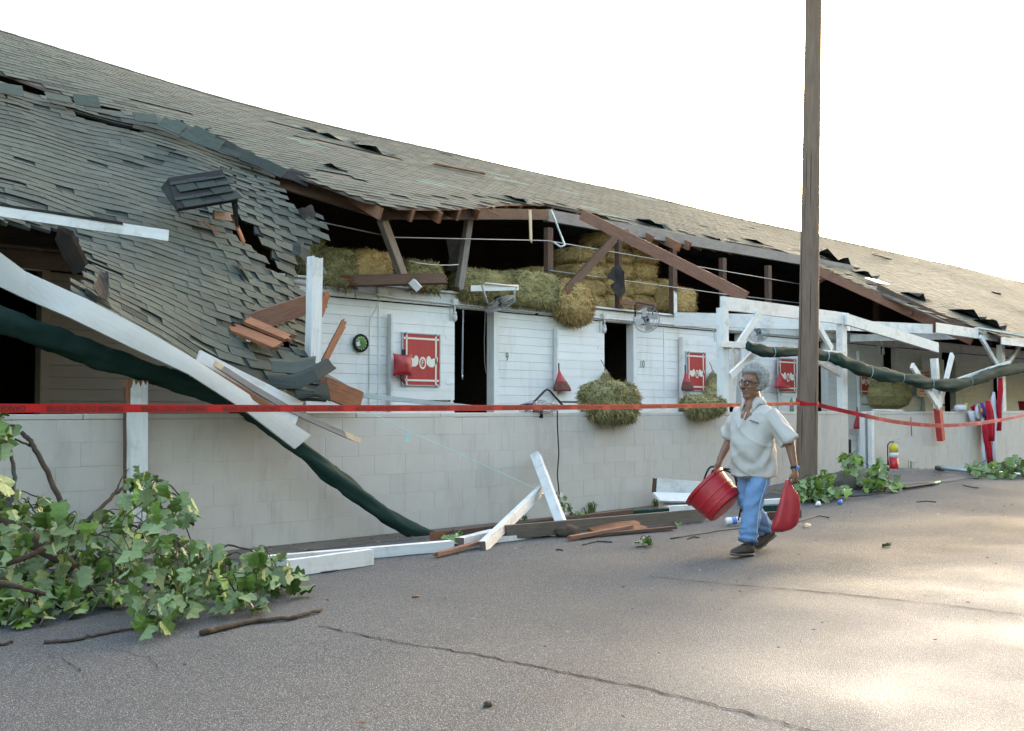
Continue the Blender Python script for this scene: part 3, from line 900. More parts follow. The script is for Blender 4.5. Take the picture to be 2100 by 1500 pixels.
plank('tie_beam', P(1384, 655, 12.2), P(1742, 664, 9.2), 0.06, 0.26, 'paint_white', barn)
plank('tie_beam', P(1742, 668, 9.9), P(1924, 676, 9.5), 0.08, 0.2, 'paint_white', barn, broken=(0, 0.1))
plank('tie_beam', P(1745, 694, 12.0), P(1985, 688, 9.3), 0.06, 0.16, 'paint_white', barn)
plank('eave_beam', P(1915, 672, FY), (40, FY, 2.74), 0.07, 0.20, 'paint_white', barn, broken=(0.1, 0))
plank('fascia', (P(2052, 700, 8.46).x, 8.44, 2.735), (50, 8.44, 2.735), 0.03, 0.15, 'paint_white', barn)
plank('cross_rail', P(1476, 705, FY - 0.1), P(1733, 727, FY - 0.1), 0.05, 0.09, 'paint_white', barn)
for a, b in (((1557, 642), (1505, 722)), ((1560, 712), (1497, 772)), ((1662, 640), (1705, 716)), ((1668, 735), (1722, 767)), ((2010, 690), (2045, 748)), ((2098, 700), (2065, 748))):
    plank('brace', P(*a, FY - 0.07), P(*b, FY - 0.07), 0.10, 0.05, 'paint_white', barn, up=(0, 1, 0))
plank('eave_post', P(1499, 830, FY + 0.35), P(1505, 716, FY + 0.3), 0.11, 0.1, 'paint_white', barn, up=(0, 1, 0))
# brown barge board along the torn edge on the right, drooping rafter plate
plank('barge_board', P(1660, 548, 11.7), P(1995, 700, 9.0), 0.05, 0.19, 'wood_red', barn, broken=(0.3, 0.1))
plank('barge_board', P(1800, 588, 10.8), P(2015, 690, 8.8), 0.04, 0.10, 'wood_dark', barn, broken=(0.2, 0.1))
plank('brace', P(1658, 590, 12.2), P(1712, 558, 11.6), 0.11, 0.05, 'wood_red', barn, up=(0, 1, 0))
plank('eave_board', P(2003, 673, 8.9), P(2120, 694, 8.3), 0.14, 0.03, 'paint_white', barn)
# white post ending the right-hand wall, by the gap
px = 17.42
part('end_post', 'paint_white', ((px - 0.02, WALL_Y - 0.03, 0.1), (px + 0.08, WALL_Y + 0.05, 1.27)), bevel=0.006)
part('end_post', 'paint_white', ((px - 0.02, WALL_Y + 0.1, 0.1), (px + 0.07, WALL_Y + 0.2, 1.26)), bevel=0.006)
# ------------------------------------------------------------------ collapsed roof section
LAT = [
    [(-260, 100, 13.2), (0, 170, 13.2), (150, 212, 13.1), (300, 246, 13.0), (430, 292, 12.4), (562, 342, 11.8)],
    [(-260, 235, 11.6), (0, 290, 11.5), (150, 332, 11.4), (300, 372, 11.2), (450, 405, 10.9), (652, 470, 10.7)],
    [(-260, 360, 9.9), (0, 432, 9.8), (170, 485, 9.7), (330, 535, 9.6), (480, 580, 9.5), (640, 640, 9.7)],
    [(-260, 432, 8.7), (0, 522, 8.4), (185, 622, 8.3), (325, 705, 8.28), (485, 795, 8.3), (672, 822, 8.5)],
]
LP3 = [[P(*q) for q in row] for row in LAT]
def cr(p0, p1, p2, p3, t):
    return 0.5 * ((2 * p1) + (p2 - p0) * t + (2 * p0 - 5 * p1 + 4 * p2 - p3) * t * t + (3 * p1 - p0 - 3 * p2 + p3) * t ** 3)
def spl(a, t):
    n = len(a) - 1
    x = min(max(t, 0), 1) * n
    i = min(int(x), n - 1); f = x - i
    g = lambda k: a[k] if 0 <= k <= n else (2 * a[0] - a[1] if k < 0 else 2 * a[n] - a[n - 1])
    return cr(g(i - 1), g(i), g(i + 1), g(i + 2), f)
def SURF(u, v):
    p = spl([spl(row, u) for row in LP3], v)
    return p + V((0, 0, 0.035 * fb(p.x * 1.6, p.y * 1.6, 5.0)))
HOLES = [
    [(-300, 445), (0, 452), (70, 465), (135, 470), (185, 540), (170, 590), (150, 600), (90, 590), (0, 545), (-300, 480)],
    [(470, 445), (500, 440), (545, 500), (600, 575), (560, 560), (520, 515), (478, 490)],
    [(600, 300), (645, 415), (652, 440), (610, 428), (575, 402), (556, 375), (552, 300)],
    [(612, 505), (660, 495), (700, 520), (640, 540), (628, 575), (690, 640), (640, 640), (602, 570)],
    [(460, 655), (500, 668), (590, 685), (610, 718), (560, 712), (480, 690)],
    [(150, 228), (290, 262), (288, 274), (152, 241)],
]
def holed(p, grow=0):
    px, py = proj(p)
    return any(inpoly(px, py, h) for h in HOLES)
def build_collapsed():
    base = V((4.6, 9.5, 0))
    t = thing('collapsed_roof', 'collapsed roof section of green shingles slumped onto the low wall at left', 'roof', base)
    NU, NVV = 60, 56
    grid = [[SURF(i / NU, j / NVV) for j in range(NVV + 1)] for i in range(NU + 1)]
    mb = MB(); vs = []
    nr = []
    for i in range(NU + 1):
        for j in range(NVV + 1):
            a = grid[min(i + 1, NU)][j] - grid[max(i - 1, 0)][j]
            b = grid[i][min(j + 1, NVV)] - grid[i][max(j - 1, 0)]
            n = a.cross(b).normalized()
            if n.z < 0: n = -n
            nr.append(n)
            vs.append(grid[i][j] - n * 0.006)
    k = len(vs)
    vs += [v - n * 0.03 for v, n in zip(vs, nr)]
    w = NVV + 1
    live = {}
    for i in range(NU):
        for j in range(NVV):
            c = (grid[i][j] + grid[i + 1][j + 1]) / 2
            if not holed(c): live[(i, j)] = 1
    fs = []
    for (i, j) in live:
        a, b, c, d = i * w + j, (i + 1) * w + j, (i + 1) * w + j + 1, i * w + j + 1
        fs += [(a, b, c, d), (a + k, d + k, c + k, b + k)]
        for (di, dj, e) in ((-1, 0, (a, d)), (1, 0, (b, c)), (0, -1, (a, b)), (0, 1, (d, c))):
            if (i + di, j + dj) not in live: fs.append((e[0], e[1], e[1] + k, e[0] + k))
    mb.v = [tuple(v) for v in vs]; mb.f = fs; mb.mi = [0] * len(fs)
    mb.build('deck', 'shingle_dark', t)
    r = random.Random(15)
    tabs = []
    mid = [SURF(0.55, j / 60) for j in range(61)]
    Lm = sum((a - b).length for a, b in zip(mid[:-1], mid[1:]))
    nrow = int(Lm / 0.14)
    for i in range(nrow):
        v1 = (i + 1) / nrow; v0 = i / nrow
        row = [SURF(q / 40, v1) for q in range(41)]
        Lr = sum((a - b).length for a, b in zip(row[:-1], row[1:]))
        nt = max(3, int(round(Lr / 0.305)))
        off = (0.5 if i % 2 else 0) + r.uniform(-0.06, 0.06)
        for q in range(-1, nt + 1):
            u = (q + 0.5 + off) / nt
            ru = 1.0 + 0.02 * fb(i * 0.7, 2.2) + r.uniform(-0.02, 0.015)
            if u < 0 or u > ru: continue
            uu = min(u, 1)
            p = SURF(uu, v1); p2 = SURF(uu, v0)
            if holed(p) or holed((p + p2) / 2): continue
            du = SURF(min(uu + 0.02, 1), v1) - SURF(max(uu - 0.02, 0), v1)
            yy = p2 - p; xx = du.normalized(); yy = yy - xx * yy.dot(xx); ey = yy.length; yy.normalize(); zz = xx.cross(yy)
            if zz.z < 0: continue
            wd = Lr / nt - 0.012
            rough = sstep(0.82, 1.0, u) + sstep(0.86, 1, v1) * 0.7 + sstep(0.12, 0.0, v1) * 0.6
            rough = min(1, rough)
            lift = -abs(r.gauss(0, 0.012))
            if r.random() < 0.05 + 0.16 * rough: lift -= r.uniform(0.05, 0.30)
            rot = Matrix((xx, yy, zz)).transposed() @ Matrix.Rotation(lift, 3, 'X') @ Matrix.Rotation(r.uniform(-0.02, 0.02) * (1 + 4 * rough), 3, 'Z')
            if rough > 0.5 and r.random() < 0.03: continue
            mm = 'shingle_dark' if r.random() < 0.012 + 0.10 * rough else 'shingle'
            tabs.append((Matrix.Translation(p + zz * 0.004) @ rot.to_4x4() @ Matrix.Diagonal((wd, ey, 0.85 + r.uniform(-0.2, 0.35), 1)), mm))
    lay_tabs(t, tabs, most=300)
    # curled edge courses hanging off the lower corner and along the right edge
    def flap(pix, m='shingle_dark', th=0.006, rows=1):
        mb = MB(); pts = [P(*q) for q in pix]
        n = len(pts) // 2
        A, B = pts[:n], pts[n:]
        for s in range(4):
            pass
        vs = []
        for a, b in zip(A, B):
            for s in range(5):
                vs.append(a.lerp(b, s / 4) + V((0, -0.02 * math.sin(s / 4 * 3.1), 0.01 * math.sin(s * 2.0))))
        fs = [(i * 5 + s, (i + 1) * 5 + s, (i + 1) * 5 + s + 1, i * 5 + s + 1) for i in range(n - 1) for s in range(4)]
        kk = len(vs)
        vs2 = [v + V((0.002, th, -th)) for v in vs]
        fs += [tuple(reversed([f + kk for f in q])) for q in fs]
        mb.v = [tuple(v) for v in vs + vs2]; mb.f = fs; mb.mi = [0] * len(fs)
        return mb.build('shingle_flap', m, t)
    # strips are drawn as (upper edge ... , lower edge ...) at their depth
    flap([(545, 770, 8.35), (600, 768, 8.3), (640, 752, 8.3), (668, 735, 8.35), (560, 800, 8.3), (612, 800, 8.2), (652, 782, 8.2), (690, 757, 8.3)])
    flap([(552, 735, 8.5), (600, 738, 8.45), (648, 730, 8.45), (558, 765, 8.35), (605, 768, 8.3), (640, 758, 8.3)], 'shingle')
    flap([(600, 795, 8.25), (640, 800, 8.2), (668, 780, 8.25), (610, 820, 8.2), (650, 815, 8.2), (678, 825, 8.2)])
    flap([(600, 500, 10.2), (615, 500, 10.1), (636, 505, 10.1), (596, 520, 10.0), (615, 528, 9.95), (632, 545, 9.95)])
    flap([(640, 420, 10.9), (652, 450, 10.9), (660, 488, 10.8), (610, 430, 10.8), (622, 455, 10.8), (640, 478, 10.7)], 'felt')
    flap([(560, 350, 11.7), (600, 345, 11.7), (636, 358, 11.6), (562, 362, 11.6), (602, 372, 11.55), (630, 385, 11.5)], 'felt')
    flap([(480, 530, 9.75), (540, 600, 9.7), (590, 660, 9.6), (500, 560, 9.6), (545, 640, 9.55), (575, 690, 9.5)], 'shingle_dark')
    flap([(205, 555, 8.7), (215, 560, 8.65), (222, 556, 8.65), (190, 590, 8.3), (205, 612, 8.3), (220, 620, 8.3)], 'felt')
    flap([(172, 588, 8.5), (190, 600, 8.4), (215, 620, 8.4), (178, 606, 8.35), (200, 625, 8.35), (240, 640, 8.35)], 'shingle_dark')
    flap([(118, 462, 8.9), (150, 474, 8.9), (182, 540, 8.8), (112, 492, 8.8), (126, 525, 8.75), (150, 566, 8.7)], 'tar_paper')
    # heaped courses of shingles standing proud of the fold (upper slope slid over the lower)
    for (a, b, w, m) in (((-40, 172, 12.85), (150, 212, 12.75), 0.13, 'shingle'), ((150, 212, 12.75), (300, 240, 12.6), 0.13, 'shingle'), ((300, 240, 12.6), (420, 292, 12.1), 0.14, 'shingle'), ((425, 290, 12.1), (548, 345, 11.6), 0.12, 'felt')):
        pa, pb = P(*a), P(*b)
        n = max(3, int((pb - pa).length / 0.31))
        for row in range(2):
            for k in range(n):
                q = pa.lerp(pb, (k + 0.5 + 0.3 * row) / n) + V((0, -0.06 - 0.10 * row, -0.035 - 0.085 * row + r.uniform(-0.015, 0.015)))
                xx = (pb - pa).normalized()
                yy = V((0, 0.62, 0.78)); yy = (yy - xx * yy.dot(xx)).normalized(); zz = xx.cross(yy)
                rot = Matrix((xx, yy, zz)).transposed() @ Matrix.Rotation(r.uniform(-0.35, 0.25), 3, 'X') @ Matrix.Rotation(r.uniform(-0.10, 0.10), 3, 'Z')
                if r.random() < 0.18: continue
                link('shingle', TAB['shingle' if m == 'shingle' else 'shingle_dark'], t, Matrix.Translation(q) @ rot.to_4x4() @ Matrix.Diagonal((0.30, w * 1.1, 1.3, 1)))
    return t
collapsed = build_collapsed()

# raised hood of shingles sticking up from the slumped section
def shingle_hood():
    c = P(410, 400, 10.3)
    t = thing('shingle_hood', 'small hood of dark shingles jutting up from the slumped roof', 'roof piece', c - V((0, 0, 0.3)))
    TL, TR = P(345, 365, 10.35), P(455, 348, 10.15)
    BL, BR = P(365, 428, 9.9), P(485, 408, 9.75)
    mb = MB(); mb.prism([TL, TR, BR, BL], (0.0, 0.04, -0.03)); mb.build('deck', 'felt', t)
    sk = [P(345, 366, 10.36), P(365, 430, 9.92), P(372, 446, 10.2), P(330, 385, 10.5)]
    mb = MB(); mb.prism(sk, (0.02, 0.03, -0.01)); mb.build('side', 'shingle_dark', t)
    sk = [P(455, 349, 10.15), P(487, 410, 9.75), P(490, 470, 9.9), P(478, 400, 10.2)]
    mb = MB(); mb.prism(sk, (-0.02, 0.03, 0)); mb.build('side', 'felt', t)
    r = random.Random(4)
    for row in range(4):
        for k in range(3):
            a = TL.lerp(BL, (row + 1) / 4 + 0.05); b = TR.lerp(BR, (row + 1) / 4 + 0.05)
            f = (k + 0.5 + (0.33 if row % 2 else 0)) / 3
            if f > 1.02: continue
            p = a.lerp(b, f)
            xx = (b - a).normalized(); yy = (TL - BL); yy = (yy - xx * yy.dot(xx)).normalized(); zz = xx.cross(yy)
            rot = Matrix((xx, yy, zz)).transposed() @ Matrix.Rotation(r.uniform(-0.25, 0), 3, 'X') @ Matrix.Rotation(r.uniform(-0.06, 0.06), 3, 'Z')
            link('shingle', TAB['shingle_dark'], t, Matrix.Translation(p + zz * 0.01) @ rot.to_4x4() @ Matrix.Diagonal(((b - a).length / 3 - 0.006, 0.15, 1.3, 1)))
    plank('stud', P(438, 440, 10.1), P(480, 446, 10.2), 0.03, 0.09, 'wood_grey', t)
    plank('splinter', P(476, 440, 10.0), P(503, 505, 9.8), 0.04, 0.02, 'wood_raw', t, broken=(0.15, 0.15))
    plank('splinter', P(415, 452, 10.0), P(450, 482, 9.9), 0.05, 0.02, 'wood_raw', t, broken=(0.1, 0.1))
shingle_hood()

# ------------------------------------------------------------------ torn fascia, gutters and timbers on the left
def ribbon(name, top, bot, m, th=0.012, label=None, cat=None, sub=5, dent=0.012, lin=False):
    """bent sheet between two pixel lines"""
    def dens(l):
        out = []
        for t in range((len(l) - 1) * sub + 1):
            if lin:
                i = min(t // sub, len(l) - 2); f = (t - i * sub) / sub
                out.append(P(*l[i]).lerp(P(*l[i + 1]), f))
            else:
                out.append(spl([P(*q) for q in l], t / ((len(l) - 1) * sub)))
        return out
    A, B = dens(top), dens(bot)
    vs = []
    K = 4
    for a, b in zip(A, B):
        for k in range(K + 1):
            p = a.lerp(b, k / K)
            p = p + V((0, -dent * math.sin(k / K * math.pi) + dent * 0.8 * fb(p.x * 2.2, p.z * 2.5), 0))
            vs.append(p)
    n = len(A); w = K + 1; k0 = len(vs)
    vs2 = [v + V((0, th, 0)) for v in vs]
    fs = []
    for i in range(n - 1):
        for k in range(K):
            a, b, c, d = i * w + k, (i + 1) * w + k, (i + 1) * w + k + 1, i * w + k + 1
            fs += [(a, b, c, d), (a + k0, d + k0, c + k0, b + k0)]
        a, b = i * w, (i + 1) * w
        fs += [(a, a + k0, b + k0, b), (a + K, b + K, b + K + k0, a + K + k0)]
    for i in (0, n - 1):
        for k in range(K):
            a, b = i * w + k, i * w + k + 1
            fs.append((a, b, b + k0, a + k0))
    mb = MB(); mb.v = [tuple(v) for v in vs + vs2]; mb.f = fs; mb.mi = [0] * len(fs)
    o = mb.build(name, m, smooth=False)
    return tag(o, label, cat)
ribbon('fascia_sheet', [(-180, 430, 8.25), (0, 518, 8.2), (52, 557, 8.2), (177, 613, 8.15), (290, 672, 8.12), (400, 737, 8.12), (543, 830, 8.15), (638, 893, 8.2)],
       [(-180, 500, 8.25), (0, 588, 8.22), (55, 614, 8.2), (140, 650, 8.12), (270, 713, 8.1), (388, 768, 8.1), (500, 840, 8.12), (605, 921, 8.18)], 'metal_white', 0.03,
       'long white metal fascia sagging down across the block wall at left', 'fascia', sub=4, dent=0.004, lin=True)
plank('fascia_board', P(400, 745, 8.3), P(612, 850, 8.3), 0.03, 0.24, 'paint_white', None, broken=(0, 0.06), label='white fascia board still nailed under the slumped shingle edge', cat='board')
plank('trim_strip', P(268, 668, 8.3), P(560, 838, 8.12), 0.02, 0.05, 'wood_raw', None, broken=(0.1, 0.4), label='split orange trim strip lying along the sagging metal fascia', cat='board')
plank('eave_strip', P(440, 745, 8.22), P(742, 905, 8.35), 0.03, 0.05, 'wood_grey', None, broken=(0.1, 0.5), raw='wood_pale', sag=0.05, label='pale splintered eave strip pointing down over the wall top', cat='board')
plank('drip_board', P(-120, 415, 8.6), P(345, 484, 8.2), 0.03, 0.09, 'paint_white', None, broken=(0, 0.03), label='loose white trim board sticking out over the dark hole in the roof', cat='board')
plank('drip_shingle', P(-120, 405, 8.64), P(262, 462, 8.3), 0.11, 0.02, 'felt', None, broken=(0, 0.2), label='torn dark roofing edge lying on top of the loose white trim board', cat='roofing')
plank('wall_post', P(281, 1122, 8.62), P(281, 778, 8.62), 0.145, 0.10, 'paint_white', None, up=(0, 1, 0), broken=(0, 0.12), label='white painted post standing against the block wall in the leafy branch', cat='post')
plank('post_board', P(261, 1110, 8.69), P(261, 778, 8.69), 0.045, 0.06, 'wood_dark', None, up=(0, 1, 0), broken=(0, 0.1), label='dark brown board beside the white post left of the sagging fascia', cat='board')
plank('post_splinter', P(269, 838, 8.6), P(268, 776, 8.6), 0.07, 0.03, 'wood_raw', None, up=(0, 1, 0), broken=(0.15, 0.05), label='raw orange splinter torn open at the head of the wall post', cat='splinter')
plank('snapped_post', P(641, 760, 9.0), P(646, 525, 8.95), 0.12, 0.11, 'paint_white', None, up=(0, 1, 0), broken=(0, 0.04), label='white snapped post standing upright through the slumped roof edge', cat='post')
plank('broken_rafter', P(488, 672, 9.15), P(668, 612, 9.2), 0.06, 0.19, 'wood_red', None, broken=(0.05, 0.12), label='broken brown rafter passing behind the snapped white post', cat='rafter')
plank('split_decking', P(465, 668, 9.0), P(585, 716, 8.55), 0.20, 0.03, 'wood_raw', None, broken=(0.2, 0.45), up=(0, -0.5, 0.8), label='split orange decking plank torn open among the shingles', cat='board')
plank('split_decking', P(492, 652, 9.05), P(605, 700, 8.7), 0.16, 0.03, 'wood_raw', None, broken=(0.2, 0.4), up=(0, -0.5, 0.8), label='second split decking plank, higher beside the broken rafter', cat='board')
plank('rafter_stub', P(655, 790, 8.6), P(740, 825, 8.65), 0.05, 0.20, 'wood_raw', None, broken=(0.1, 0.02), label='stub of orange rafter with written marks below the curled shingles', cat='rafter')
plank('stub_cover', P(640, 757, 8.7), P(742, 815, 8.7), 0.06, 0.05, 'wood_grey', None, broken=(0.1, 0.02), label='grey board edge lying above the orange rafter stub', cat='board')
plank('leaning_splinter', P(655, 760, 9.3), P(708, 657, 9.5), 0.07, 0.03, 'wood_raw', None, up=(0, 1, 0), broken=(0.1, 0.15), label='narrow orange splintered stick leaning right of the snapped post', cat='splinter')
plank('burnt_splinter', P(652, 655, 9.1), P(672, 598, 9.15), 0.07, 0.04, 'wood_raw', None, up=(0, 1, 0), broken=(0.12, 0.12), label='jagged splinter on the right side of the snapped white post', cat='splinter')
plank('fallen_rafter', P(1192, 440, 12.0), P(1532, 611, 8.95), 0.05, 0.18, 'wood_red', None, broken=(0.05, 0.15), label='long reddish rafter slanting from the roof break down to the white frame', cat='rafter')
plank('leaning_board', P(1262, 488, 12.25), P(1160, 598, 12.0), 0.05, 0.15, 'wood_dark', None, broken=(0.05, 0.1), label='dark board leaning in the loft beside the rounded hay bale', cat='board')
plank('dropped_board', P(700, 577, 11.95), P(918, 572, 11.95), 0.18, 0.05, 'wood_dark', None, broken=(0.3, 0.1), up=(0, -0.8, 0.5), label='dark split board lying across the ledge over the red sign', cat='board')
plank('timber_stub', P(845, 578, 11.9), P(862, 596, 11.8), 0.15, 0.10, 'paint_white', None, broken=(0, 0.06), label='white painted stub with a raw broken end on the stall ledge', cat='timber')
plank('hanging_sliver', P(1087, 430, 11.95), P(1089, 500, 11.95), 0.05, 0.02, 'wood_pale', None, up=(0, 1, 0), broken=(0.03, 0.15), label='pale wood sliver hanging from the torn roof edge', cat='splinter')
for q, w in (((878, 427), 0.30), ((1000, 431), 0.35), ((940, 428), 0.2), ((775, 414), 0.4)):
    a = P(q[0], q[1], 11.6); plank('splinter', a, a + V((0.3 * w, -0.5 * w, -0.25 * w)), 0.07, 0.025, 'wood_raw', barn, broken=(0, 0.12))
plank('roof_stick', on_roof(890, 340) + V((0, 0, 0.03)), on_roof(996, 360) + V((0, 0, 0.03)), 0.07, 0.02, 'wood_red', None, broken=(0.05, 0.1), label='reddish stick of wood lying on the middle of the roof', cat='stick')
plank('roof_stick', on_roof(1788, 523) + V((0, 0, 0.02)), on_roof(1828, 534) + V((0, 0, 0.02)), 0.04, 0.02, 'wood_dark', None, label='thin dark stick lying high on the roof right of the pole', cat='stick')
plank('roof_panel', P(1786, 575, 11.2), P(1812, 580, 11.2), 0.35, 0.02, 'metal_white', None, up=(0, -0.4, 0.9), label='small bright white panel lying at the torn roof edge right of the pole', cat='panel')
# lifted felt and shingle tatters along the right-hand torn edge (parts of the barn roof)
rr = random.Random(77)
def tatter(q, s, m='felt', h=0.12):
    c = on_roof(*q)
    mb = MB(); n = 5
    vs = []
    for i in range(n):
        for j in range(3):
            x = (i / (n - 1) - 0.5) * s; y = (j / 2 - 0.5) * s * 0.55
            z = h * (0.4 + 0.6 * math.sin(i * 1.3 + rr.random() * 2)) * (1 - j / 2) + 0.012
            vs.append(c + V((x + rr.uniform(-0.03, 0.03), y + rr.uniform(-0.03, 0.03), 0.5 * y + z)))
    fs = [(i * 3 + j, (i + 1) * 3 + j, (i + 1) * 3 + j + 1, i * 3 + j + 1) for i in range(n - 1) for j in range(2)]
    k = len(vs); vs += [v + V((0, 0, -0.008)) for v in vs]
    fs += [tuple(reversed([a + k for a in f])) for f in fs]
    mb.v = [tuple(v) for v in vs]; mb.f = fs; mb.mi = [0] * len(fs)
    mb.build('roof_tatter', m, barn)
for q, s, m, h in (((1340, 462), 0.7, 'shingle_dark', 0.12), ((1470, 492), 0.7, 'felt', 0.08), ((1555, 500), 0.7, 'felt', 0.1), ((1700, 532), 0.8, 'felt', 0.3), ((1730, 545), 0.8, 'felt', 0.25), ((1772, 565), 0.8, 'shingle_dark', 0.15), ((1880, 612), 0.8, 'felt', 0.2), ((1985, 648), 0.9, 'felt', 0.22), ((2030, 668), 0.8, 'felt', 0.2), ((2042, 603), 0.35, 'felt', 0.1), ((1830, 520), 0.2, 'felt', 0.05), ((692, 285), 0.7, 'shingle', 0.10), ((770, 310), 0.7, 'shingle', 0.10), ((650, 272), 0.5, 'shingle_dark', 0.08), ((700, 352), 0.5, 'felt', 0.12), ((1230, 445), 0.5, 'shingle_dark', 0.1), ((1070, 412), 0.6, 'shingle_dark', 0.06), ((380, 262), 0.6, 'shingle_dark', 0.12)):
    tatter(q, s, m, h)

# ------------------------------------------------------------------ tarps
def tarp(name, pix, rad, label, seed, flat=0.55, tie=None):
    pts = [P(*q) for q in pix]
    n = (len(pts) - 1) * 10
    C = [spl(pts, i / n) for i in range(n + 1)]
    rs = spl_r = [np.interp(i / n, np.linspace(0, 1, len(rad)), rad) for i in range(n + 1)]
    if tie:
        rs = [r * (0.72 + 0.28 * min(1, min(abs(i / n - t) for t in tie) * n / 4)) for i, r in enumerate(rs)]
    mb = MB()
    N = 22; vs = []
    for i, c in enumerate(C):
        d = (C[min(i + 1, n)] - C[max(i - 1, 0)]).normalized()
        a = V((0, 0, 1)); a = (a - d * a.dot(d)).normalized(); b = d.cross(a)
        for j in range(N):
            th = 2 * math.pi * j / N
            wr = 1 + 0.30 * fb(i * 0.30 + seed, math.cos(th) * 1.3, math.sin(th) * 1.3) + 0.12 * math.sin(4 * th + i * 0.45 + seed) + 0.16 * fb(i * 0.9 + seed, math.cos(th) * 3, math.sin(th) * 3)
            vs.append(c + (a * math.cos(th) + b * math.sin(th) * flat) * rs[i] * wr)
    fs = [(i * N + j, i * N + (j + 1) % N, (i + 1) * N + (j + 1) % N, (i + 1) * N + j) for i in range(n) for j in range(N)]
    fs += [tuple(reversed(range(N))), tuple(n * N + j for j in range(N))]
    mb.v = [tuple(v) for v in vs]; mb.f = fs; mb.mi = [0] * len(fs)
    if not tie:
        return tag(mb.build(name, 'tarp_green', smooth=True), label, 'tarp')
    t = thing(name, label, 'tarp', C[n // 2] - V((0, 0, 0.15)))
    mb.build('roll', 'tarp_green', t, smooth=True)
    for q in tie:
        i = int(q * n); m2 = MB()
        d = (C[min(i + 1, n)] - C[max(i - 1, 0)]).normalized(); a = V((0, 0, 1)); a = (a - d * a.dot(d)).normalized(); b = d.cross(a)
        m2.tube([C[i] + (a * math.cos(k * math.pi / 6) + b * math.sin(k * math.pi / 6) * flat) * rs[i] * 1.12 for k in range(13)], 0.008, 5)
        m2.build('tie_cord', 'galv', t)
    return t
tarp('rolled_tarp', [(-160, 590, 9.7), (0, 655, 9.6), (120, 700, 9.5), (260, 750, 9.3), (380, 788, 9.1), (520, 850, 8.75), (620, 925, 8.5), (720, 1005, 8.48), (820, 1075, 8.45), (915, 1108, 8.4), (948, 1106, 8.4)],
     [0.11, 0.11, 0.11, 0.10, 0.09, 0.075, 0.072, 0.085, 0.072, 0.05, 0.045], 'dark green tarp roll hanging from the eave down the wall to the ground', 3)
tarp('rolled_tarp', [(1533, 710, 8.6), (1580, 722, 8.6), (1640, 722, 8.6), (1700, 732, 8.58), (1730, 742, 8.55), (1790, 765, 8.55), (1850, 775, 8.5), (1900, 785, 8.5), (1950, 790, 8.5), (2000, 780, 8.5), (2050, 762, 8.55), (2110, 753, 8.6)],
     [0.07, 0.10, 0.07, 0.10, 0.10, 0.13, 0.10, 0.11, 0.12, 0.11, 0.12, 0.10], 'long dark green rolled tarp sagging between white posts right of the pole', 9, tie=(0.1, 0.27, 0.45, 0.55, 0.66, 0.8))
plank('tarp_batten', P(1948, 784, 8.6), P(2070, 742, 8.6), 0.04, 0.05, 'paint_white', None, label='white batten along the top of the sagging tarp at far right', cat='batten')

# Y-shaped post hung in the sagging tarp, its foot painted red
c = P(1925, 905, 8.62)
yp = thing('hanging_post', 'white forked post with a red foot hanging in the sagging tarp', 'post', c)
plank('upright', P(1923, 838, 8.66), P(1916, 735, 8.66), 0.125, 0.11, 'paint_white', yp, up=(0, 1, 0), broken=(0, 0.02))
plank('red_foot', P(1930, 904, 8.66), P(1923, 837, 8.66), 0.13, 0.115, 'sign_red', yp, up=(0, 1, 0), raw='wood_mud')
plank('fork_arm', P(1926, 836, 8.58), P(1870, 750, 8.58), 0.12, 0.05, 'paint_white', yp, up=(0, 1, 0))
plank('fork_arm', P(1927, 832, 8.75), P(1953, 727, 8.75), 0.125, 0.05, 'paint_white', yp, up=(0, 1, 0))

# ------------------------------------------------------------------ utility pole
def build_pole():
    b = G(1653, 1004); 
    t = thing('utility_pole', 'tall weathered brown wooden utility pole beside the walking man', 'utility pole', b)
    d = (b - CAM).dot(FW)
    top = CAM + ray(1671, -160) * d
    mb = MB(); n = 40; N = 28; vs = []
    for i in range(n + 1):
        c = b.lerp(top, i / n) - V((0, 0, 0.1)) * (1 - i / n)
        r = 0.158 - 0.048 * i / n
        for j in range(N):
            th = 2 * math.pi * j / N
            rr_ = r * (1 + 0.02 * fb(math.cos(th) * 3, math.sin(th) * 3, i * 0.12)) - (0.003 if (j * 7) % 5 == 0 else 0)
            vs.append((c.x + rr_ * math.cos(th), c.y + rr_ * math.sin(th), c.z))
    mb.v = vs
    mb.f = [(i * N + j, i * N + (j + 1) % N, (i + 1) * N + (j + 1) % N, (i + 1) * N + j) for i in range(n) for j in range(N)] + [tuple(n * N + j for j in range(N))]
    mb.mi = [0] * len(mb.f)
    mb.build('shaft', 'pole_wood', t, smooth=True)
    # long drying checks in the wood
    r = random.Random(8)
    for k in range(9):
        th = math.pi * 1.25 + r.uniform(-1.4, 1.4); z0 = r.uniform(0.4, 4.5); L = r.uniform(0.5, 1.6)
        pts = []
        for i in range(6):
            f = (z0 + L * i / 5) / (top.z - b.z); c = b.lerp(top, f); rad = 0.158 - 0.048 * f
            pts.append(V((c.x + rad * math.cos(th), c.y + rad * math.sin(th), c.z)))
        m2 = MB(); m2.tube(pts, [0.001, 0.004, 0.005, 0.005, 0.004, 0.001], 5); m2.build('drying_check', 'black', t)
    return b, top
pole_b, pole_t = build_pole()

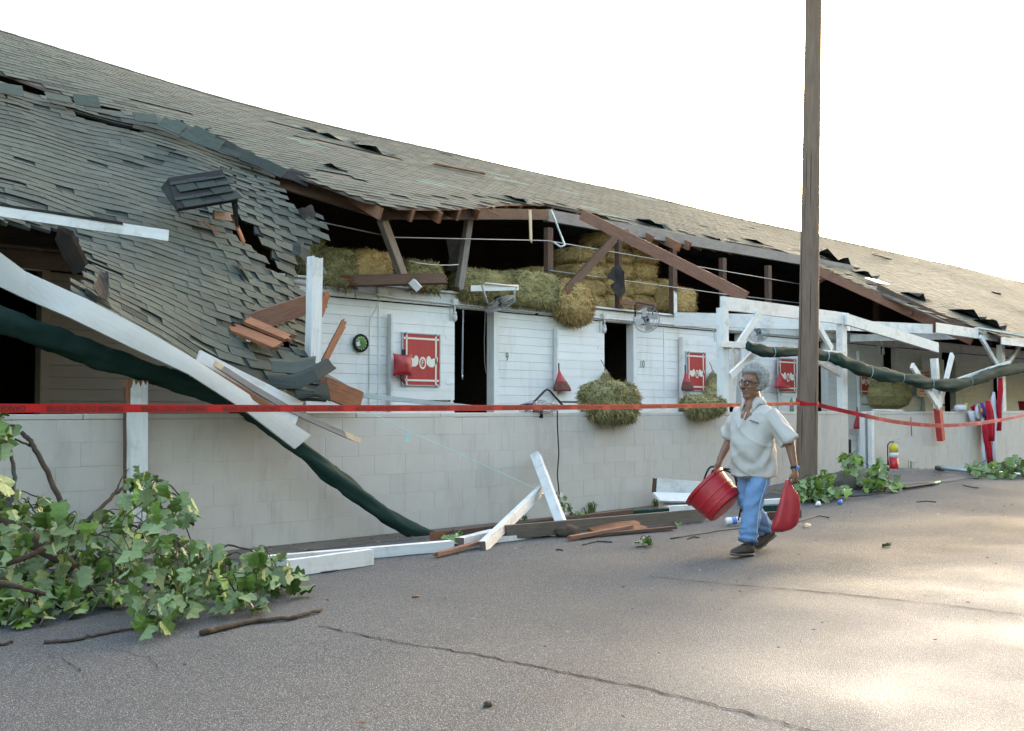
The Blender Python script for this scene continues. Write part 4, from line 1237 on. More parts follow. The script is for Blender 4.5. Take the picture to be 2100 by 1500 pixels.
# ------------------------------------------------------------------ caution tape
def tape_run(pts, wdt, texts, label, name='caution_tape', tilt=None):
    """pts: dense centre line; printed upside down as it hangs in the place"""
    t = thing(name, label, 'tape', (pts[len(pts) // 2].x, pts[len(pts) // 2].y, pts[len(pts) // 2].z - wdt / 2))
    mb = MB(); vs = []
    n = len(pts)
    up = []
    for i, p in enumerate(pts):
        d = (pts[min(i + 1, n - 1)] - pts[max(0, i - 1)]).normalized()
        nrm = d.cross(V((0, 0, 1))).normalized()
        a = (tilt(i / (n - 1)) if tilt else 0)
        u = (V((0, 0, 1)) * math.cos(a) + nrm * math.sin(a))
        up.append(u)
        for k in (-0.5, 0.5):
            vs.append(p + u * wdt * k)
    k0 = len(vs)
    vs += [v + V((0, 0.0008, 0)) for v in vs]
    fs = []
    for i in range(n - 1):
        a, b, c, d = 2 * i, 2 * i + 2, 2 * i + 3, 2 * i + 1
        fs += [(a, b, c, d), (a + k0, d + k0, c + k0, b + k0), (a, a + k0, b + k0, b), (d, c, c + k0, d + k0)]
    mb.v = [tuple(v) for v in vs]; mb.f = fs; mb.mi = [0] * len(fs)
    mb.build('ribbon', 'tape_red', t)
    # lettering follows the ribbon
    cum = [0]
    for a, b in zip(pts[:-1], pts[1:]): cum.append(cum[-1] + (b - a).length)
    base = text_mesh('DANGER DO NOT ENTER', wdt * 0.92, 'ink', 'lettering')
    bw = max(v.co.x for v in base.vertices) - min(v.co.x for v in base.vertices)
    L = texts
    s = L * 0.5
    while s < cum[-1]:
        me = base.copy(); ok = True
        for v in me.vertices:
            q = s - v.co.x / bw * L * 0.80          # rotated half a turn: reads right to left, upside down
            h = -v.co.y
            q = min(max(q, 0), cum[-1] - 1e-4)
            i = max(0, min(n - 2, int(np.searchsorted(cum, q)) - 1)); f = (q - cum[i]) / (cum[i + 1] - cum[i])
            c = pts[i].lerp(pts[i + 1], f); u = up[i].lerp(up[i + 1], f)
            d = (pts[i + 1] - pts[i]).normalized(); nr = d.cross(u).normalized()
            if nr.y > 0: nr = -nr
            v.co = c + u * h * 1.0 + nr * 0.0016 - BASE[t]
        link('lettering', me, t, Matrix.Translation(BASE[t]))
        s += L
    return t
zc = lambda px, py, Y: P(px, py, Y)
A = P(-160, 837, 6.1); dpole = (pole_b - CAM).dot(FW)
pc = pole_b.lerp(pole_t, 0.17)
B = P(1640, 828, pole_b.y - 0.16)
pts = [A.lerp(B, i / 90) + V((0, 0, -0.025 * 4 * (i / 90) * (1 - i / 90))) for i in range(91)]
tape_run(pts, 0.050, 0.62, 'taut red danger tape stretched across the scene from the left to the pole')
C1 = P(1672, 828, pole_b.y - 0.10)
tp = []
for px, py, Y in ((1674, 830, pole_b.y - 0.10), (1760, 850, 7.6), (1840, 866, 7.5), (1920, 873, 7.4), (1990, 870, 7.3), (2050, 862, 7.2), (2100, 852, 7.1), (2180, 834, 7.0)): tp.append(P(px, py, Y))
tp = [spl(tp, i / 60) for i in range(61)]
tape_run(tp, 0.066, 0.62, 'sagging red danger tape running from the pole to the right edge', tilt=lambda f: -0.2 - 0.6 * sstep(0.35, 0.8, f))
# wrap round the pole
mb = MB(); vs = []
for i in range(25):
    a = 2 * math.pi * i / 24
    f = 0.17 + 0.004 * math.sin(a + 2.4)
    c = pole_b.lerp(pole_t, f)
    z = P(1655, 825, pole_b.y).z + 0.03 * math.sin(a + 0.6)
    c = pole_b.lerp(pole_t, (z - pole_b.z) / (pole_t.z - pole_b.z))
    for k in (-0.03, 0.03): vs.append((c.x + 0.163 * math.cos(a), c.y + 0.163 * math.sin(a), z + k * (1 + 0.5 * math.sin(a))))
mb.v = vs; mb.f = [(2 * i, 2 * i + 2, 2 * i + 3, 2 * i + 1) for i in range(24)]; mb.mi = [0] * 24
o = mb.build('tape_wrap', 'tape_red'); sm = o.modifiers.new('s', 'SOLIDIFY'); sm.thickness = 0.002
tag(o, 'loop of red danger tape wound round the utility pole', 'tape')
# ------------------------------------------------------------------ hay
def blades(mb, samp, n, ln, wd, r, droop=0.0, mi=0):
    """samp() -> (point, normal); loose stalks lying on and out of a surface"""
    for _ in range(n):
        p, nn = samp()
        t = V((r.gauss(0, 1), r.gauss(0, 1), r.gauss(0, 0.7)))
        d = (t - nn * t.dot(nn) * 0.72)
        if d.length < 1e-3: continue
        d.normalize()
        d = (d + nn * r.uniform(0.05, 0.75) + V((0, 0, -droop))).normalized()
        l = ln * r.uniform(0.4, 1.25)
        s = d.cross(nn)
        if s.length < 1e-3: continue
        s = s.normalized() * wd * r.uniform(0.5, 1.2)
        a = p - d * l * 0.35
        m_ = p + d * l * 0.25 + nn * 0.006
        e = p + d * l * 0.65 + V((0, 0, -l * 0.15))
        mb.add([a - s, a + s, m_ - s, m_ + s, e], [(0, 1, 3, 2), (2, 3, 4)], mi)
def bale(label, cat, c, dims, rot, m, seed, group=None, name='hay_bale', n=2000, sq=4.6, rough=0.08):
    """super-ellipsoid block of hay with stalks over it"""
    r = random.Random(seed)
    mb = MB()
    c = V(c); hx, hy, hz = (k / 2 for k in dims)
    NU, NVh = 22, 14
    def sp(u, v):
        cu, su, cv, sv = math.cos(u), math.sin(u), math.cos(v), math.sin(v)
        f = lambda w: math.copysign(abs(w) ** (2 / sq), w)
        p = V((hx * f(cv) * f(cu), hy * f(cv) * f(su), hz * f(sv)))
        k = 1 + rough * fb(p.x * 5 + seed, p.y * 5, p.z * 5) + 0.05 * fb(p.x * 16 + seed, p.y * 16, p.z * 16)
        return rot @ (p * k)
    vs = [c + sp(2 * math.pi * i / NU, -math.pi / 2 + math.pi * j / NVh) for j in range(NVh + 1) for i in range(NU)]
    fs = [(j * NU + i, j * NU + (i + 1) % NU, (j + 1) * NU + (i + 1) % NU, (j + 1) * NU + i) for j in range(NVh) for i in range(NU)]
    mb.add(vs, fs)
    def samp():
        while True:
            q = V((r.uniform(-1, 1), r.uniform(-1, 1), r.uniform(-1, 1)))
            k = r.randrange(3); q[k] = math.copysign(1, q[k])
            u = math.atan2(q.y, q.x); v = math.asin(max(-1, min(1, q.z / q.length)))
            # map cube point on the block surface
            pl = (abs(q.x) ** sq + abs(q.y) ** sq + abs(q.z) ** sq) ** (1 / sq)
            p = V((q.x * hx, q.y * hy, q.z * hz)) / pl
            nn = V((math.copysign(abs(p.x / hx) ** (sq - 1), p.x) / hx, math.copysign(abs(p.y / hy) ** (sq - 1), p.y) / hy, math.copysign(abs(p.z / hz) ** (sq - 1), p.z) / hz)).normalized()
            k2 = 1 + rough * fb(p.x * 5 + seed, p.y * 5, p.z * 5)
            return c + rot @ (p * k2), rot @ nn
    blades(mb, samp, int(n * 1.5), 0.15, 0.0062, r, 0.25)
    return tag(mb.build(name, m), label, cat, group)
I3 = Matrix.Identity(3)
def bale_px(label, x0, y0, x1, y1, Y, depth, m, seed, n=1500, rz=0.0, ry=0.0, **k):
    a = P(x0, y1, Y); b = P(x1, y0, Y)
    c = V(((a.x + b.x) / 2, Y + depth / 2, (P((x0 + x1) / 2, y0, Y).z + P((x0 + x1) / 2, y1, Y).z) / 2))
    dz = P((x0 + x1) / 2, y0, Y).z - P((x0 + x1) / 2, y1, Y).z
    return bale(label, 'hay', c, (b.x - a.x, depth, dz), Matrix.Rotation(rz, 3, 'Z') @ Matrix.Rotation(ry, 3, 'Y'), m, seed, n=n, **k)
bale_px('green hay bale tucked behind the torn shingle edge, leftmost of the ledge', 618, 485, 672, 560, 12.35, 0.5, 'hay_green', 1)
bale_px('green hay bale on the ledge, left of the yellow straw bale', 660, 508, 742, 592, 12.25, 0.5, 'hay_green', 2)
bale_px('bright yellow straw bale on the loft ledge above the round clock', 732, 512, 812, 580, 12.2, 0.5, 'straw', 3)
bale_px('green hay bale on the ledge behind the dark split board', 838, 533, 916, 600, 12.25, 0.5, 'hay_green', 4)
bale_px('long green hay bale on the ledge left of the next, above door nine', 955, 552, 1062, 622, 12.15, 0.5, 'hay_green', 5, n=2200)
bale_px('long green hay bale next to the drooping golden bale', 1056, 556, 1156, 628, 12.1, 0.5, 'hay_green', 6, n=2200)
bale_px('golden hay bale drooping over the ledge like a sack', 1156, 575, 1230, 660, 11.98, 0.48, 'hay_gold', 7, n=2600, ry=0.3, sq=2.5)
k = 10
stk = random.Random(4)
rows = [(640, 605), (607, 572), (574, 539), (541, 506), (508, 474)]
for ri, (yb, yt) in enumerate(rows):
    cols = [(1192, 1252), (1250, 1308), (1306, 1358), (1356, 1398)]
    if ri >= 2: cols = cols[:3]
    if ri >= 4: cols = cols[1:3]
    for ci, (xa, xb) in enumerate(cols):
        place = ('bottom', 'second', 'third', 'fourth', 'top')[ri]
        colw = ('left', 'middle-left', 'middle-right', 'right')[ci if ri < 4 else ci + 1]
        bale_px('golden stacked hay bale in the loft, %s course, %s column' % (place, colw), xa, yt - 1, xb, yb + 1, 13.0 + 0.05 * stk.random(), 0.9, 'hay_gold', 20 + ri * 5 + ci, n=900, rz=stk.uniform(-0.06, 0.06), group='golden hay bales stacked in the loft', sq=4)
bale_px('lone golden bale on the loft edge right of the hay stack', 1384, 588, 1434, 642, 12.5, 0.6, 'hay_gold', 48, n=1100)
bale_px('dim brown hay bale deep in the loft left of the stack', 1095, 548, 1180, 590, 13.8, 0.6, 'hay_gold', 49, n=500)

def hay_heap(label, x0, y0, x1, y1, Y, depth, m, seed, n, name='hay_heap', drop=0.4, parent=None):
    a = P(x0, y1, Y); b = P(x1, y1, Y)
    cx = (a.x + b.x) / 2
    zt, zb_ = P((x0 + x1) / 2, y0, Y).z, P((x0 + x1) / 2, y1, Y).z
    return bale(label, 'hay', (cx, Y + depth / 2 - 0.1, (zt + zb_) / 2), (b.x - a.x, depth, zt - zb_), I3, m, seed, n=n, sq=2.7, rough=0.22, name=name)
hay_heap('big green hay heap draped over the low wall below door ten', 1226, 782, 1316, 864, 8.62, 0.5, 'hay_green', 60, 5200)
hay_heap('smaller green hay heap lying on the wall top behind the man', 1426, 812, 1484, 852, 8.62, 0.45, 'hay_green', 61, 3000)
def hay_net(label, x0, y0, x1, y1, Y, seed, hook=None, ball=False):
    a = P(x0, y1, Y); b = P(x1, y0, Y); cx = (a.x + b.x) / 2; zt = P((x0 + x1) / 2, y0, Y).z; zb_ = P((x0 + x1) / 2, y1, Y).z
    w = b.x - a.x; h = zt - zb_
    t = thing('hay_net', label, 'hay net', (cx, Y, zb_))
    r = random.Random(seed); mb = MB()
    prof = [(0.02, 1.0), (0.12, 0.9), (0.26, 0.7), (0.40, 0.45), (0.5, 0.22), (0.42, 0.06), (0.15, 0.0)] if not ball else [(0.1, 1.0), (0.34, 0.93), (0.48, 0.7), (0.5, 0.45), (0.42, 0.18), (0.2, 0.02), (0.05, 0.0)]
    N = 14; vs = []
    for rad, z in prof:
        for j in range(N):
            th = 2 * math.pi * j / N; q = rad * w * (1 + 0.1 * fb(j * 0.8, z * 4, seed))
            vs.append(V((cx + q * math.cos(th), Y + 0.7 * q * math.sin(th), zb_ + z * h)))
    fs = [(i * N + j, i * N + (j + 1) % N, (i + 1) * N + (j + 1) % N, (i + 1) * N + j) for i in range(len(prof) - 1) for j in range(N)]
    mb.add(vs, fs)
    def samp():
        i = r.randrange(1, len(prof) - 1); j = r.randrange(N); f = r.random(); g = r.random()
        p = vs[i * N + j].lerp(vs[i * N + (j + 1) % N], f).lerp(vs[min(i + 1, len(prof) - 1) * N + j], g * 0.9)
        nn = V((p.x - cx, p.y - Y, 0.0)); nn = nn.normalized() if nn.length > 1e-4 else V((0, -1, 0))
        return p, nn
    blades(mb, samp, 1500, 0.09, 0.0042, r, 0.1)
    mb.build('hay', 'hay_green', t)
    net = MB()
    for k in range(14):
        pts = []
        for i in range(12):
            f = i / 11; th = 2 * math.pi * (k / 14) + (f * 2.4 if k % 2 else -f * 2.4)
            rad = np.interp(1 - f, [q[1] for q in reversed(prof)], [q[0] for q in reversed(prof)]) * w * 1.04
            pts.append(V((cx + rad * math.cos(th), Y + 0.7 * rad * math.sin(th), zb_ + (1 - f) * h)))
        net.tube(pts, 0.004, 4)
    net.build('netting', 'wood_grey', t)
    top = V((cx, Y, zt)); hk = P(*hook, Y) if hook else top + V((0, 0, 0.15))
    m2 = MB(); m2.tube([top - V((0, 0, 0.05)), top.lerp(hk, 0.5) + V((0.01, 0, 0)), hk], 0.008, 5); m2.build('cord', 'wood_grey', t)
hay_net('hay net hanging in doorway ten above the big hay heap', 1228, 758, 1258, 830, 12.2, 71, (1232, 738))
hay_net('hay net hanging right of the second red sign', 1448, 760, 1476, 822, 12.2, 72, (1455, 744))
hay_net('round full hay net hanging in the shade right of the pole', 1784, 778, 1846, 842, 12.2, 73, (1808, 745), ball=True)

# ------------------------------------------------------------------ red stable signs with winged emblem
def wing(cx, cz, s, sx, y):
    out = [(0.12, -0.02), (0.125, 0.09), (0.17, 0.135), (0.22, 0.13), (0.26, 0.065), (0.36, 0.085), (0.47, 0.115), (0.455, 0.02), (0.40, -0.06), (0.31, -0.125), (0.22, -0.12), (0.15, -0.08)]
    return [V((cx + sx * a * s, y, cz + b * s)) for a, b in out]
def sign(label, x0, y0, x1, y1, Y=STALL_Y - 0.125):
    a = P(x0, y1, Y); b = P(x1, y0, Y)
    zt = (P(x0, y0, Y).z + P(x1, y0, Y).z) / 2; zb_ = (P(x0, y1, Y).z + P(x1, y1, Y).z) / 2
    w, h = b.x - a.x, zt - zb_; cx, cz = (a.x + b.x) / 2, (zt + zb_) / 2
    t = thing('stable_sign', label, 'sign', (cx, Y, zb_))
    mb = MB(); mb.lohi((cx - w / 2, Y, zb_), (cx + w / 2, Y + 0.022, zt)); mb.build('panel', 'sign_red', t)
    e = 0.016
    mb = MB()
    for lo, hi in (((cx - w / 2 - e, Y - 0.008, zb_ - e), (cx - w / 2, Y + 0.026, zt + e)), ((cx + w / 2, Y - 0.008, zb_ - e), (cx + w / 2 + e, Y + 0.026, zt + e)), ((cx - w / 2, Y - 0.008, zt), (cx + w / 2, Y + 0.026, zt + e)), ((cx - w / 2, Y - 0.008, zb_ - e), (cx + w / 2, Y + 0.026, zb_))):
        mb.lohi(lo, hi)
    mb.build('edging', 'galv', t)
    s = 0.028; i0 = 0.055
    for lo, hi in (((cx - w / 2 + i0, zb_ + 0.01), (cx - w / 2 + i0 + s, zt - 0.01)), ((cx + w / 2 - i0 - s, zb_ + 0.01), (cx + w / 2 - i0, zt - 0.01))):
        q = MB(); q.lohi((lo[0], Y - 0.004, lo[1]), (hi[0], Y - 0.0005, hi[1])); q.build('stripe', 'sign_white', t)
    for z in (zt - i0 - s, zb_ + i0):
        q = MB(); q.lohi((cx - w / 2 + 0.01, Y - 0.0055, z), (cx + w / 2 - 0.01, Y - 0.0042, z + s)); q.build('stripe', 'sign_white', t)
        for xx in (cx - w / 2 + i0, cx + w / 2 - i0 - s):
            q = MB(); q.lohi((xx + 0.005, Y - 0.0072, z + 0.005), (xx + s - 0.005, Y - 0.0058, z + s - 0.005)); q.build('corner_square', 'sign_red', t)
    for xx in (cx - w / 2 + 0.06, cx + w / 2 - 0.06):
        for z in (zt + 0.004, zb_ - 0.004):
            q = MB(); q.lathe([(0.022, 0), (0.022, 0.012), (0.01, 0.016)], (xx, Y - 0.01, z), 10, Matrix.Rotation(math.pi / 2, 3, 'X')); q.build('clip', 'galv', t)
    S = w * 0.92
    for sx in (-1, 1):
        q = MB(); q.prism(wing(cx + 0.02, cz - 0.03, S, sx, Y - 0.004), (0, 0.003, 0)); q.build('wing', 'sign_white', t)
    q = MB(); R1, R0, N = 0.125 * S, 0.085 * S, 28; vs = []
    for k in range(N):
        th = 2 * math.pi * k / N
        for rr_, yy in ((R1, 0), (R0, 0), (R1, 0.003), (R0, 0.003)):
            vs.append((cx + 0.02 + rr_ * 0.82 * math.cos(th), Y - 0.008 + yy, cz - 0.05 + rr_ * 1.15 * math.sin(th)))
    fs = []
    for k in range(N):
        n2 = (k + 1) % N
        fs += [(4 * k, 4 * n2, 4 * n2 + 1, 4 * k + 1), (4 * k, 4 * k + 2, 4 * n2 + 2, 4 * n2), (4 * k + 1, 4 * n2 + 1, 4 * n2 + 3, 4 * k + 3)]
    q.add(vs, fs); q.build('ring', 'sign_white', t)
    q = MB(); q.lathe([(R0 * 1.02, 0), (R0 * 1.02, 0.002)], (0, 0, 0), 24)
    q.v = [(cx + 0.02 + v[0] * 0.82, Y - 0.0062 - v[2], cz - 0.05 + v[1] * 1.15) for v in q.v]; q.build('disc', 'sign_red', t)
    link('letter', text_mesh('F', 0.20 * S, 'sign_white', 'letter'), t, Matrix.Translation((cx + 0.02, Y - 0.0095, cz - 0.05)) @ FACE)
    return t
sign('red winged F sign behind the shiny red bag, left of doorway nine', 826, 686, 901, 790)
sign('red winged F sign right of stall number ten', 1409, 724, 1446, 801)
sign('red winged F sign between the man and the pole', 1597, 737, 1632, 803)
sign('shaded red winged F sign just right of the pole post', 1764, 752, 1786, 809)
sign('dim red winged F sign behind the hanging forked post', 1882, 762, 1908, 812)

# ------------------------------------------------------------------ bags, clock, chain, fans
def cone_bag(label, top, x0, x1, yb, Y, m='mesh_bag', topm='bag_red', squat=0.16, name='feed_bag'):
    tp_ = P(*top, Y); a = P(x0, yb, Y); b = P(x1, yb, Y)
    cb = (a + b) / 2; t = thing(name, label, 'bag', (cb.x, Y, min(a.z, b.z)))
    N = 16; rings = []
    for i, (f, wv) in enumerate(((0, 0.06), (0.12, 0.10), (0.3, 0.28), (0.55, 0.60), (0.78, 0.88), (0.93, 1.0), (1.0, 0.9))):
        c = tp_.lerp(cb, f); hw = (b.x - a.x) / 2 * wv
        rings.append([c + V((hw * math.cos(2 * math.pi * j / N), squat * min(1, wv + 0.1) * 0.5 * math.sin(2 * math.pi * j / N), (b.z - a.z) * 0.5 * math.cos(2 * math.pi * j / N) * f)) * 1.0 for j in range(N)])
    def seg(name_, i0, i1, mm):
        mb = MB(); vs = [v for r_ in rings[i0:i1 + 1] for v in r_]
        n = i1 - i0
        fs = [(i * N + j, i * N + (j + 1) % N, (i + 1) * N + (j + 1) % N, (i + 1) * N + j) for i in range(n) for j in range(N)]
        if i1 == len(rings) - 1: fs.append(tuple(n * N + j for j in range(N)))
        mb.add(vs, fs); mb.build(name_, mm, t, smooth=True)
    seg('upper', 0, 3, topm); seg('lower', 3, 6, m)
    mb = MB(); mb.tube([tp_ - V((0, 0, 0.03)), tp_ + V((0.0, 0, 0.10))], 0.012, 6); mb.build('strap', 'black', t)
cone_bag('dull red cone feed bag hanging below the hay left of doorway ten', (1146, 757), 1136, 1171, 803, 12.22)
cone_bag('red cone feed bag overlapping the sign beside number ten', (1405, 760), 1399, 1423, 802, 12.15, 'mesh_bag')
cone_bag('red cone feed bag overlapping the sign left of the pole', (1598, 762), 1591, 1619, 797, 12.15, 'bag_red')
cone_bag('dark red cone feed bag hanging in the wall gap right of the pole', (1758, 844), 1752, 1771, 880, 12.1, 'bag_red')
def pillow_bag():
    Y = 12.17
    c = P(826, 749, Y); t = thing('feed_bag', 'shiny square red bag hanging on the left edge of the big sign', 'bag', (c.x, Y, P(826, 772, Y).z))
    w = P(847, 749, Y).x - P(807, 749, Y).x; h = P(826, 726, Y).z - P(826, 773, Y).z
    mb = MB(); N = 10; vs = []
    for s in (-1, 1):
        for i in range(N + 1):
            for j in range(N + 1):
                u, v = i / N * 2 - 1, j / N * 2 - 1
                b = max(0, (1 - u * u) * (1 - v * v)) ** 0.45
                pin = 1 - 0.10 * (1 - abs(u)) * abs(v) 
                vs.append(c + V((u * w / 2 * (1 - 0.12 * (1 - v * v) * abs(u)), s * (0.002 + 0.075 * b * (1 + 0.2 * fb(u * 2, v * 2, 3))), v * h / 2 * (1 - 0.12 * (1 - u * u) * abs(v)))))
    K = (N + 1) ** 2; fs = []
    for s in range(2):
        for i in range(N):
            for j in range(N):
                a = s * K + i * (N + 1) + j; fs.append((a, a + N + 1, a + N + 2, a + 1))
    mb.add(vs, fs); mb.build('pouch', 'bag_red', t, smooth=True)
    mb = MB(); mb.lohi((c.x - 0.015, Y - 0.01, c.z + h * 0.4), (c.x + 0.05, Y + 0.01, c.z + h * 0.68)); mb.build('strap', 'black', t)
    mb = MB(); mb.tube([c + V((0.0, 0.02, -h * 0.42)), c + V((0.01, 0.02, -h * 0.6)), c + V((0.06, 0.03, -h * 0.78))], [0.03, 0.035, 0.015], 8); mb.build('tail', 'mesh_bag', t, smooth=True)
pillow_bag()
def clock():
    Y = STALL_Y - 0.03; c = P(738, 704, Y)
    t = thing('wall_clock', 'round wall clock with black rim and green picture face', 'clock', c - V((0, 0, 0.13)))
    rx = Matrix.Rotation(math.pi / 2, 3, 'X')
    mb = MB(); mb.lathe([(0.10, 0.004), (0.128, 0.0), (0.135, 0.02), (0.128, 0.04), (0.112, 0.042), (0.108, 0.03)], c, 32, rx); mb.build('rim', 'black', t, smooth=True)
    mb = MB(); mb.lathe([(0.110, 0.030), (0.08, 0.034), (0.02, 0.036)], c, 32, rx); mb.build('face', 'clock_green', t, smooth=True)
    for k in range(12):
        a = 2 * math.pi * k / 12
        mb = MB(); mb.lathe([(0.007, 0), (0.007, 0.001)], c + V((0.09 * math.cos(a), -0.0365, 0.09 * math.sin(a))), 8, rx); mb.build('hour_mark', 'sign_white', t)
    mb = MB(); y = c.y - 0.0375
    mb.prism([V((c.x + a, y, c.z + b)) for a, b in ((-0.085, -0.035), (-0.085, 0.005), (-0.055, 0.012), (-0.05, 0.035), (-0.035, 0.03), (-0.03, 0.0), (-0.015, -0.03), (-0.05, -0.05))], (0, 0.001, 0)); mb.build('picture', 'cloth_white', t)
    q = MB(); q.lohi((c.x - 0.002, y - 0.002, c.z), (c.x + 0.002, y - 0.001, c.z + 0.07)); q.build('clock_hand', 'black', t)
    q = MB(); q.lohi((c.x, y - 0.002, c.z - 0.002), (c.x + 0.05, y - 0.001, c.z + 0.002)); q.build('clock_hand', 'black', t)
clock()
def chain():
    Y = STALL_Y - 0.03; a = P(950, 636, Y); b = P(948, 768, Y)
    t = thing('door_chain', 'silver chain hanging in doorway nine', 'chain', b)
    n = 38; mb = MB()
    for i in range(n):
        c = a.lerp(b, (i + 0.5) / n); L = (a - b).length / n * 0.68
        ax = V((1, 0, 0)) if i % 2 else V((0, 1, 0))
        pts = [c + ax * 0.012 * math.cos(k * math.pi / 4) + V((0, 0, L * math.sin(k * math.pi / 4))) for k in range(9)]
        mb.tube(pts, 0.0035, 4, cap=False)
    o = mb.build('links', 'steel', t); o['kind'] = 'stuff'
    mb = MB(); mb.tube([b, b - V((0, 0, 0.04)), b - V((-0.01, 0, 0.09))], [0.01, 0.014, 0.006], 6); mb.build('snap_hook', 'steel', t, smooth=True)
chain()
wire('grey_string', [P(995, 636, STALL_Y - 0.02), P(993, 700, STALL_Y), P(994, 745, STALL_Y - 0.02), P(997, 766, STALL_Y - 0.03)], 0.006, 'wood_grey', None, label='thin grey string hanging right of the chain in doorway nine', cat='string')

def fan(label, c, axis, R_, brk, m_br='black', m_cage='steel'):
    """c centre, axis front direction, brk: list of world points of the U bracket"""
    c = V(c); A = axes(V(axis), (0, 0, 1))      # local x = axis
    t = thing('barn_fan', label, 'fan', c - V((0, 0, R_)))
    W = lambda x, y, z: c + A @ V((x, y, z))
    cage = MB()
    for x, rr_ in ((0.07, 0.45), (0.085, 0.22), (0.05, 0.75), (0.03, 1.0), (-0.03, 1.0), (-0.06, 0.7), (-0.08, 0.35), (0.0, 1.02)):
        cage.tube([W(x, R_ * rr_ * math.cos(2 * math.pi * k / 28), R_ * rr_ * math.sin(2 * math.pi * k / 28)) for k in range(29)], 0.0035 if abs(x) > 0.01 else 0.006, 4, cap=False)
    for k in range(20):
        th = 2 * math.pi * k / 20
        cage.tube([W(x, R_ * rr_ * math.cos(th + 0.12 * x * 10), R_ * rr_ * math.sin(th + 0.12 * x * 10)) for x, rr_ in ((0.09, 0.1), (0.085, 0.25), (0.07, 0.5), (0.05, 0.78), (0.03, 1.0), (-0.03, 1.0), (-0.06, 0.7), (-0.085, 0.2))], 0.0025, 3, cap=False)
    o = cage.build('cage', m_cage, t); o['kind'] = 'stuff'
    for k in range(4):
        th = math.pi / 2 * k + 0.4
        u = V((0, math.cos(th), math.sin(th))); s = V((0, -math.sin(th), math.cos(th)))
        pts = [u * 0.06 * 1 + s * -0.03 + V((-0.012, 0, 0)), u * R_ * 0.86 - s * 0.09 + V((-0.03, 0, 0)), u * R_ * 0.9 + s * 0.05 + V((0.02, 0, 0)), u * 0.06 + s * 0.04 + V((0.015, 0, 0))]
        q = MB(); q.prism([c + A @ p for p in pts], A @ V((0.002, 0, 0))); q.build('fan_blade', 'metal_white', t)
    q = MB(); q.tube([W(-0.14, 0, 0), W(-0.13, 0, 0), W(-0.02, 0, 0), W(0.03, 0, 0)], [0.03, 0.06, 0.065, 0.03], 14); q.build('motor', 'black', t, smooth=True)
    if brk:
        q = MB(); q.tube([V(p) for p in brk], 0.014, 8); q.build('bracket', m_br, t, smooth=True)
    return t
def pv(px, py, Y): return P(px, py, Y)
fan('silver barn fan with white bracket tipped over the top of doorway nine', P(1026, 624, 11.95), (0.25, -0.35, -0.95), 0.26, [P(1000, 622, 11.9), P(988, 586, 11.9), P(996, 581, 11.9), P(1060, 588, 11.9), P(1055, 595, 11.9), P(1056, 620, 11.95)], 'metal_white')
plank('bracket_board', P(960, 592, 12.0), P(1062, 590, 11.92), 0.05, 0.09, 'paint_white', None, broken=(0.15, 0), label='white and pink bracket board above the tipped fan', cat='board')
fan('silver barn fan with black bracket hanging above doorway ten', P(1326, 655, 11.95), (-0.55, -0.8, -0.2), 0.24, [P(1303, 650, 11.9), P(1302, 628, 11.9), P(1306, 621, 11.9), P(1340, 626, 11.9), P(1338, 650, 11.9)])
plank('bracket_board', P(1272, 620, 12.15), P(1345, 626, 11.9), 0.05, 0.08, 'wood_red', None, broken=(0.1, 0.03), label='reddish board end above the fan by doorway ten', cat='board')
fan('silver barn fan seen past the white brace above the man', P(1556, 680, 12.0), (-0.6, -0.75, -0.2), 0.22, [P(1540, 672, 11.95), P(1541, 655, 11.95), P(1566, 657, 11.95), P(1566, 672, 11.95)])
fan('black barn fan lying flat on the low wall with its handle up', P(1103, 836, 8.86), (0.05, 0.1, 1.0), 0.23, [P(1062, 834, 8.8), P(1092, 828, 8.8), P(1117, 802, 8.85), P(1122, 799, 8.85), P(1127, 801, 8.85), P(1156, 834, 8.85)], 'black', 'wire')
wire('power_cord', [P(1143, 842, 8.7), P(1143, 870, 8.7), P(1146, 930, 8.72), P(1143, 975, 8.72), P(1147, 1015, 8.7), P(1145, 1030, 8.68)], 0.008, 'black', None, label='black power cord hanging down the low wall from the fan', cat='cord')
mb = MB(); q = P(1151, 1015, 8.66); mb.box(q, (0.05, 0.004, 0.05), Matrix.Rotation(0.3, 3, 'Y')); tag(mb.build('cord_tag', 'label_white'), 'small white paper tag on the hanging black cord', 'tag')

# ------------------------------------------------------------------ debris at the foot of the wall
def gp(px, py, Y):
    return P(px, py, Y)
def pt(q):
    return G(q[0], q[1], q[3]) if q[2] == 'g' else P(*q)
def board(name, a, b, w, t, m, label, up=(0, 0, 1), broken=(0, 0), cat='board', **k):
    return plank(name, pt(a), pt(b), w, t, m, None, up=up, broken=broken, label=label, cat=cat, **k)
board('fallen_beam', (886, 1101, 'g', 0.05), (1292, 1052, 'g', 0.07), 0.10, 0.085, 'wood_dark', 'dark fallen beam along the wall foot behind the muddy board', broken=(0.3, 0.02))
board('fallen_beam', (1036, 1092, 'g', 0.09), (1442, 1056, 'g', 0.08), 0.06, 0.135, 'wood_mud', 'muddy brown board on edge in front of the dark beam', raw='wood_raw')
board('fallen_post', (1156, 1086, 'g', 0.03), (1099, 935, 8.68), 0.105, 0.10, 'paint_white', 'white post leaning on the low wall behind the white brace', up=(0, 1, 0), cat='post')
board('fallen_brace', (990, 1122, 'g', 0.03), (1112, 1003, 8.45), 0.105, 0.06, 'paint_white', 'white brace slanting up to the leaning white post', up=(0, 1, 0), raw='wood_mud')
board('white_stub', (942, 1112, 'g', 0.05), (1015, 1094, 'g', 0.05), 0.10, 0.08, 'paint_white', 'short white timber with rough brown end by the tarp foot', raw='wood_mud')
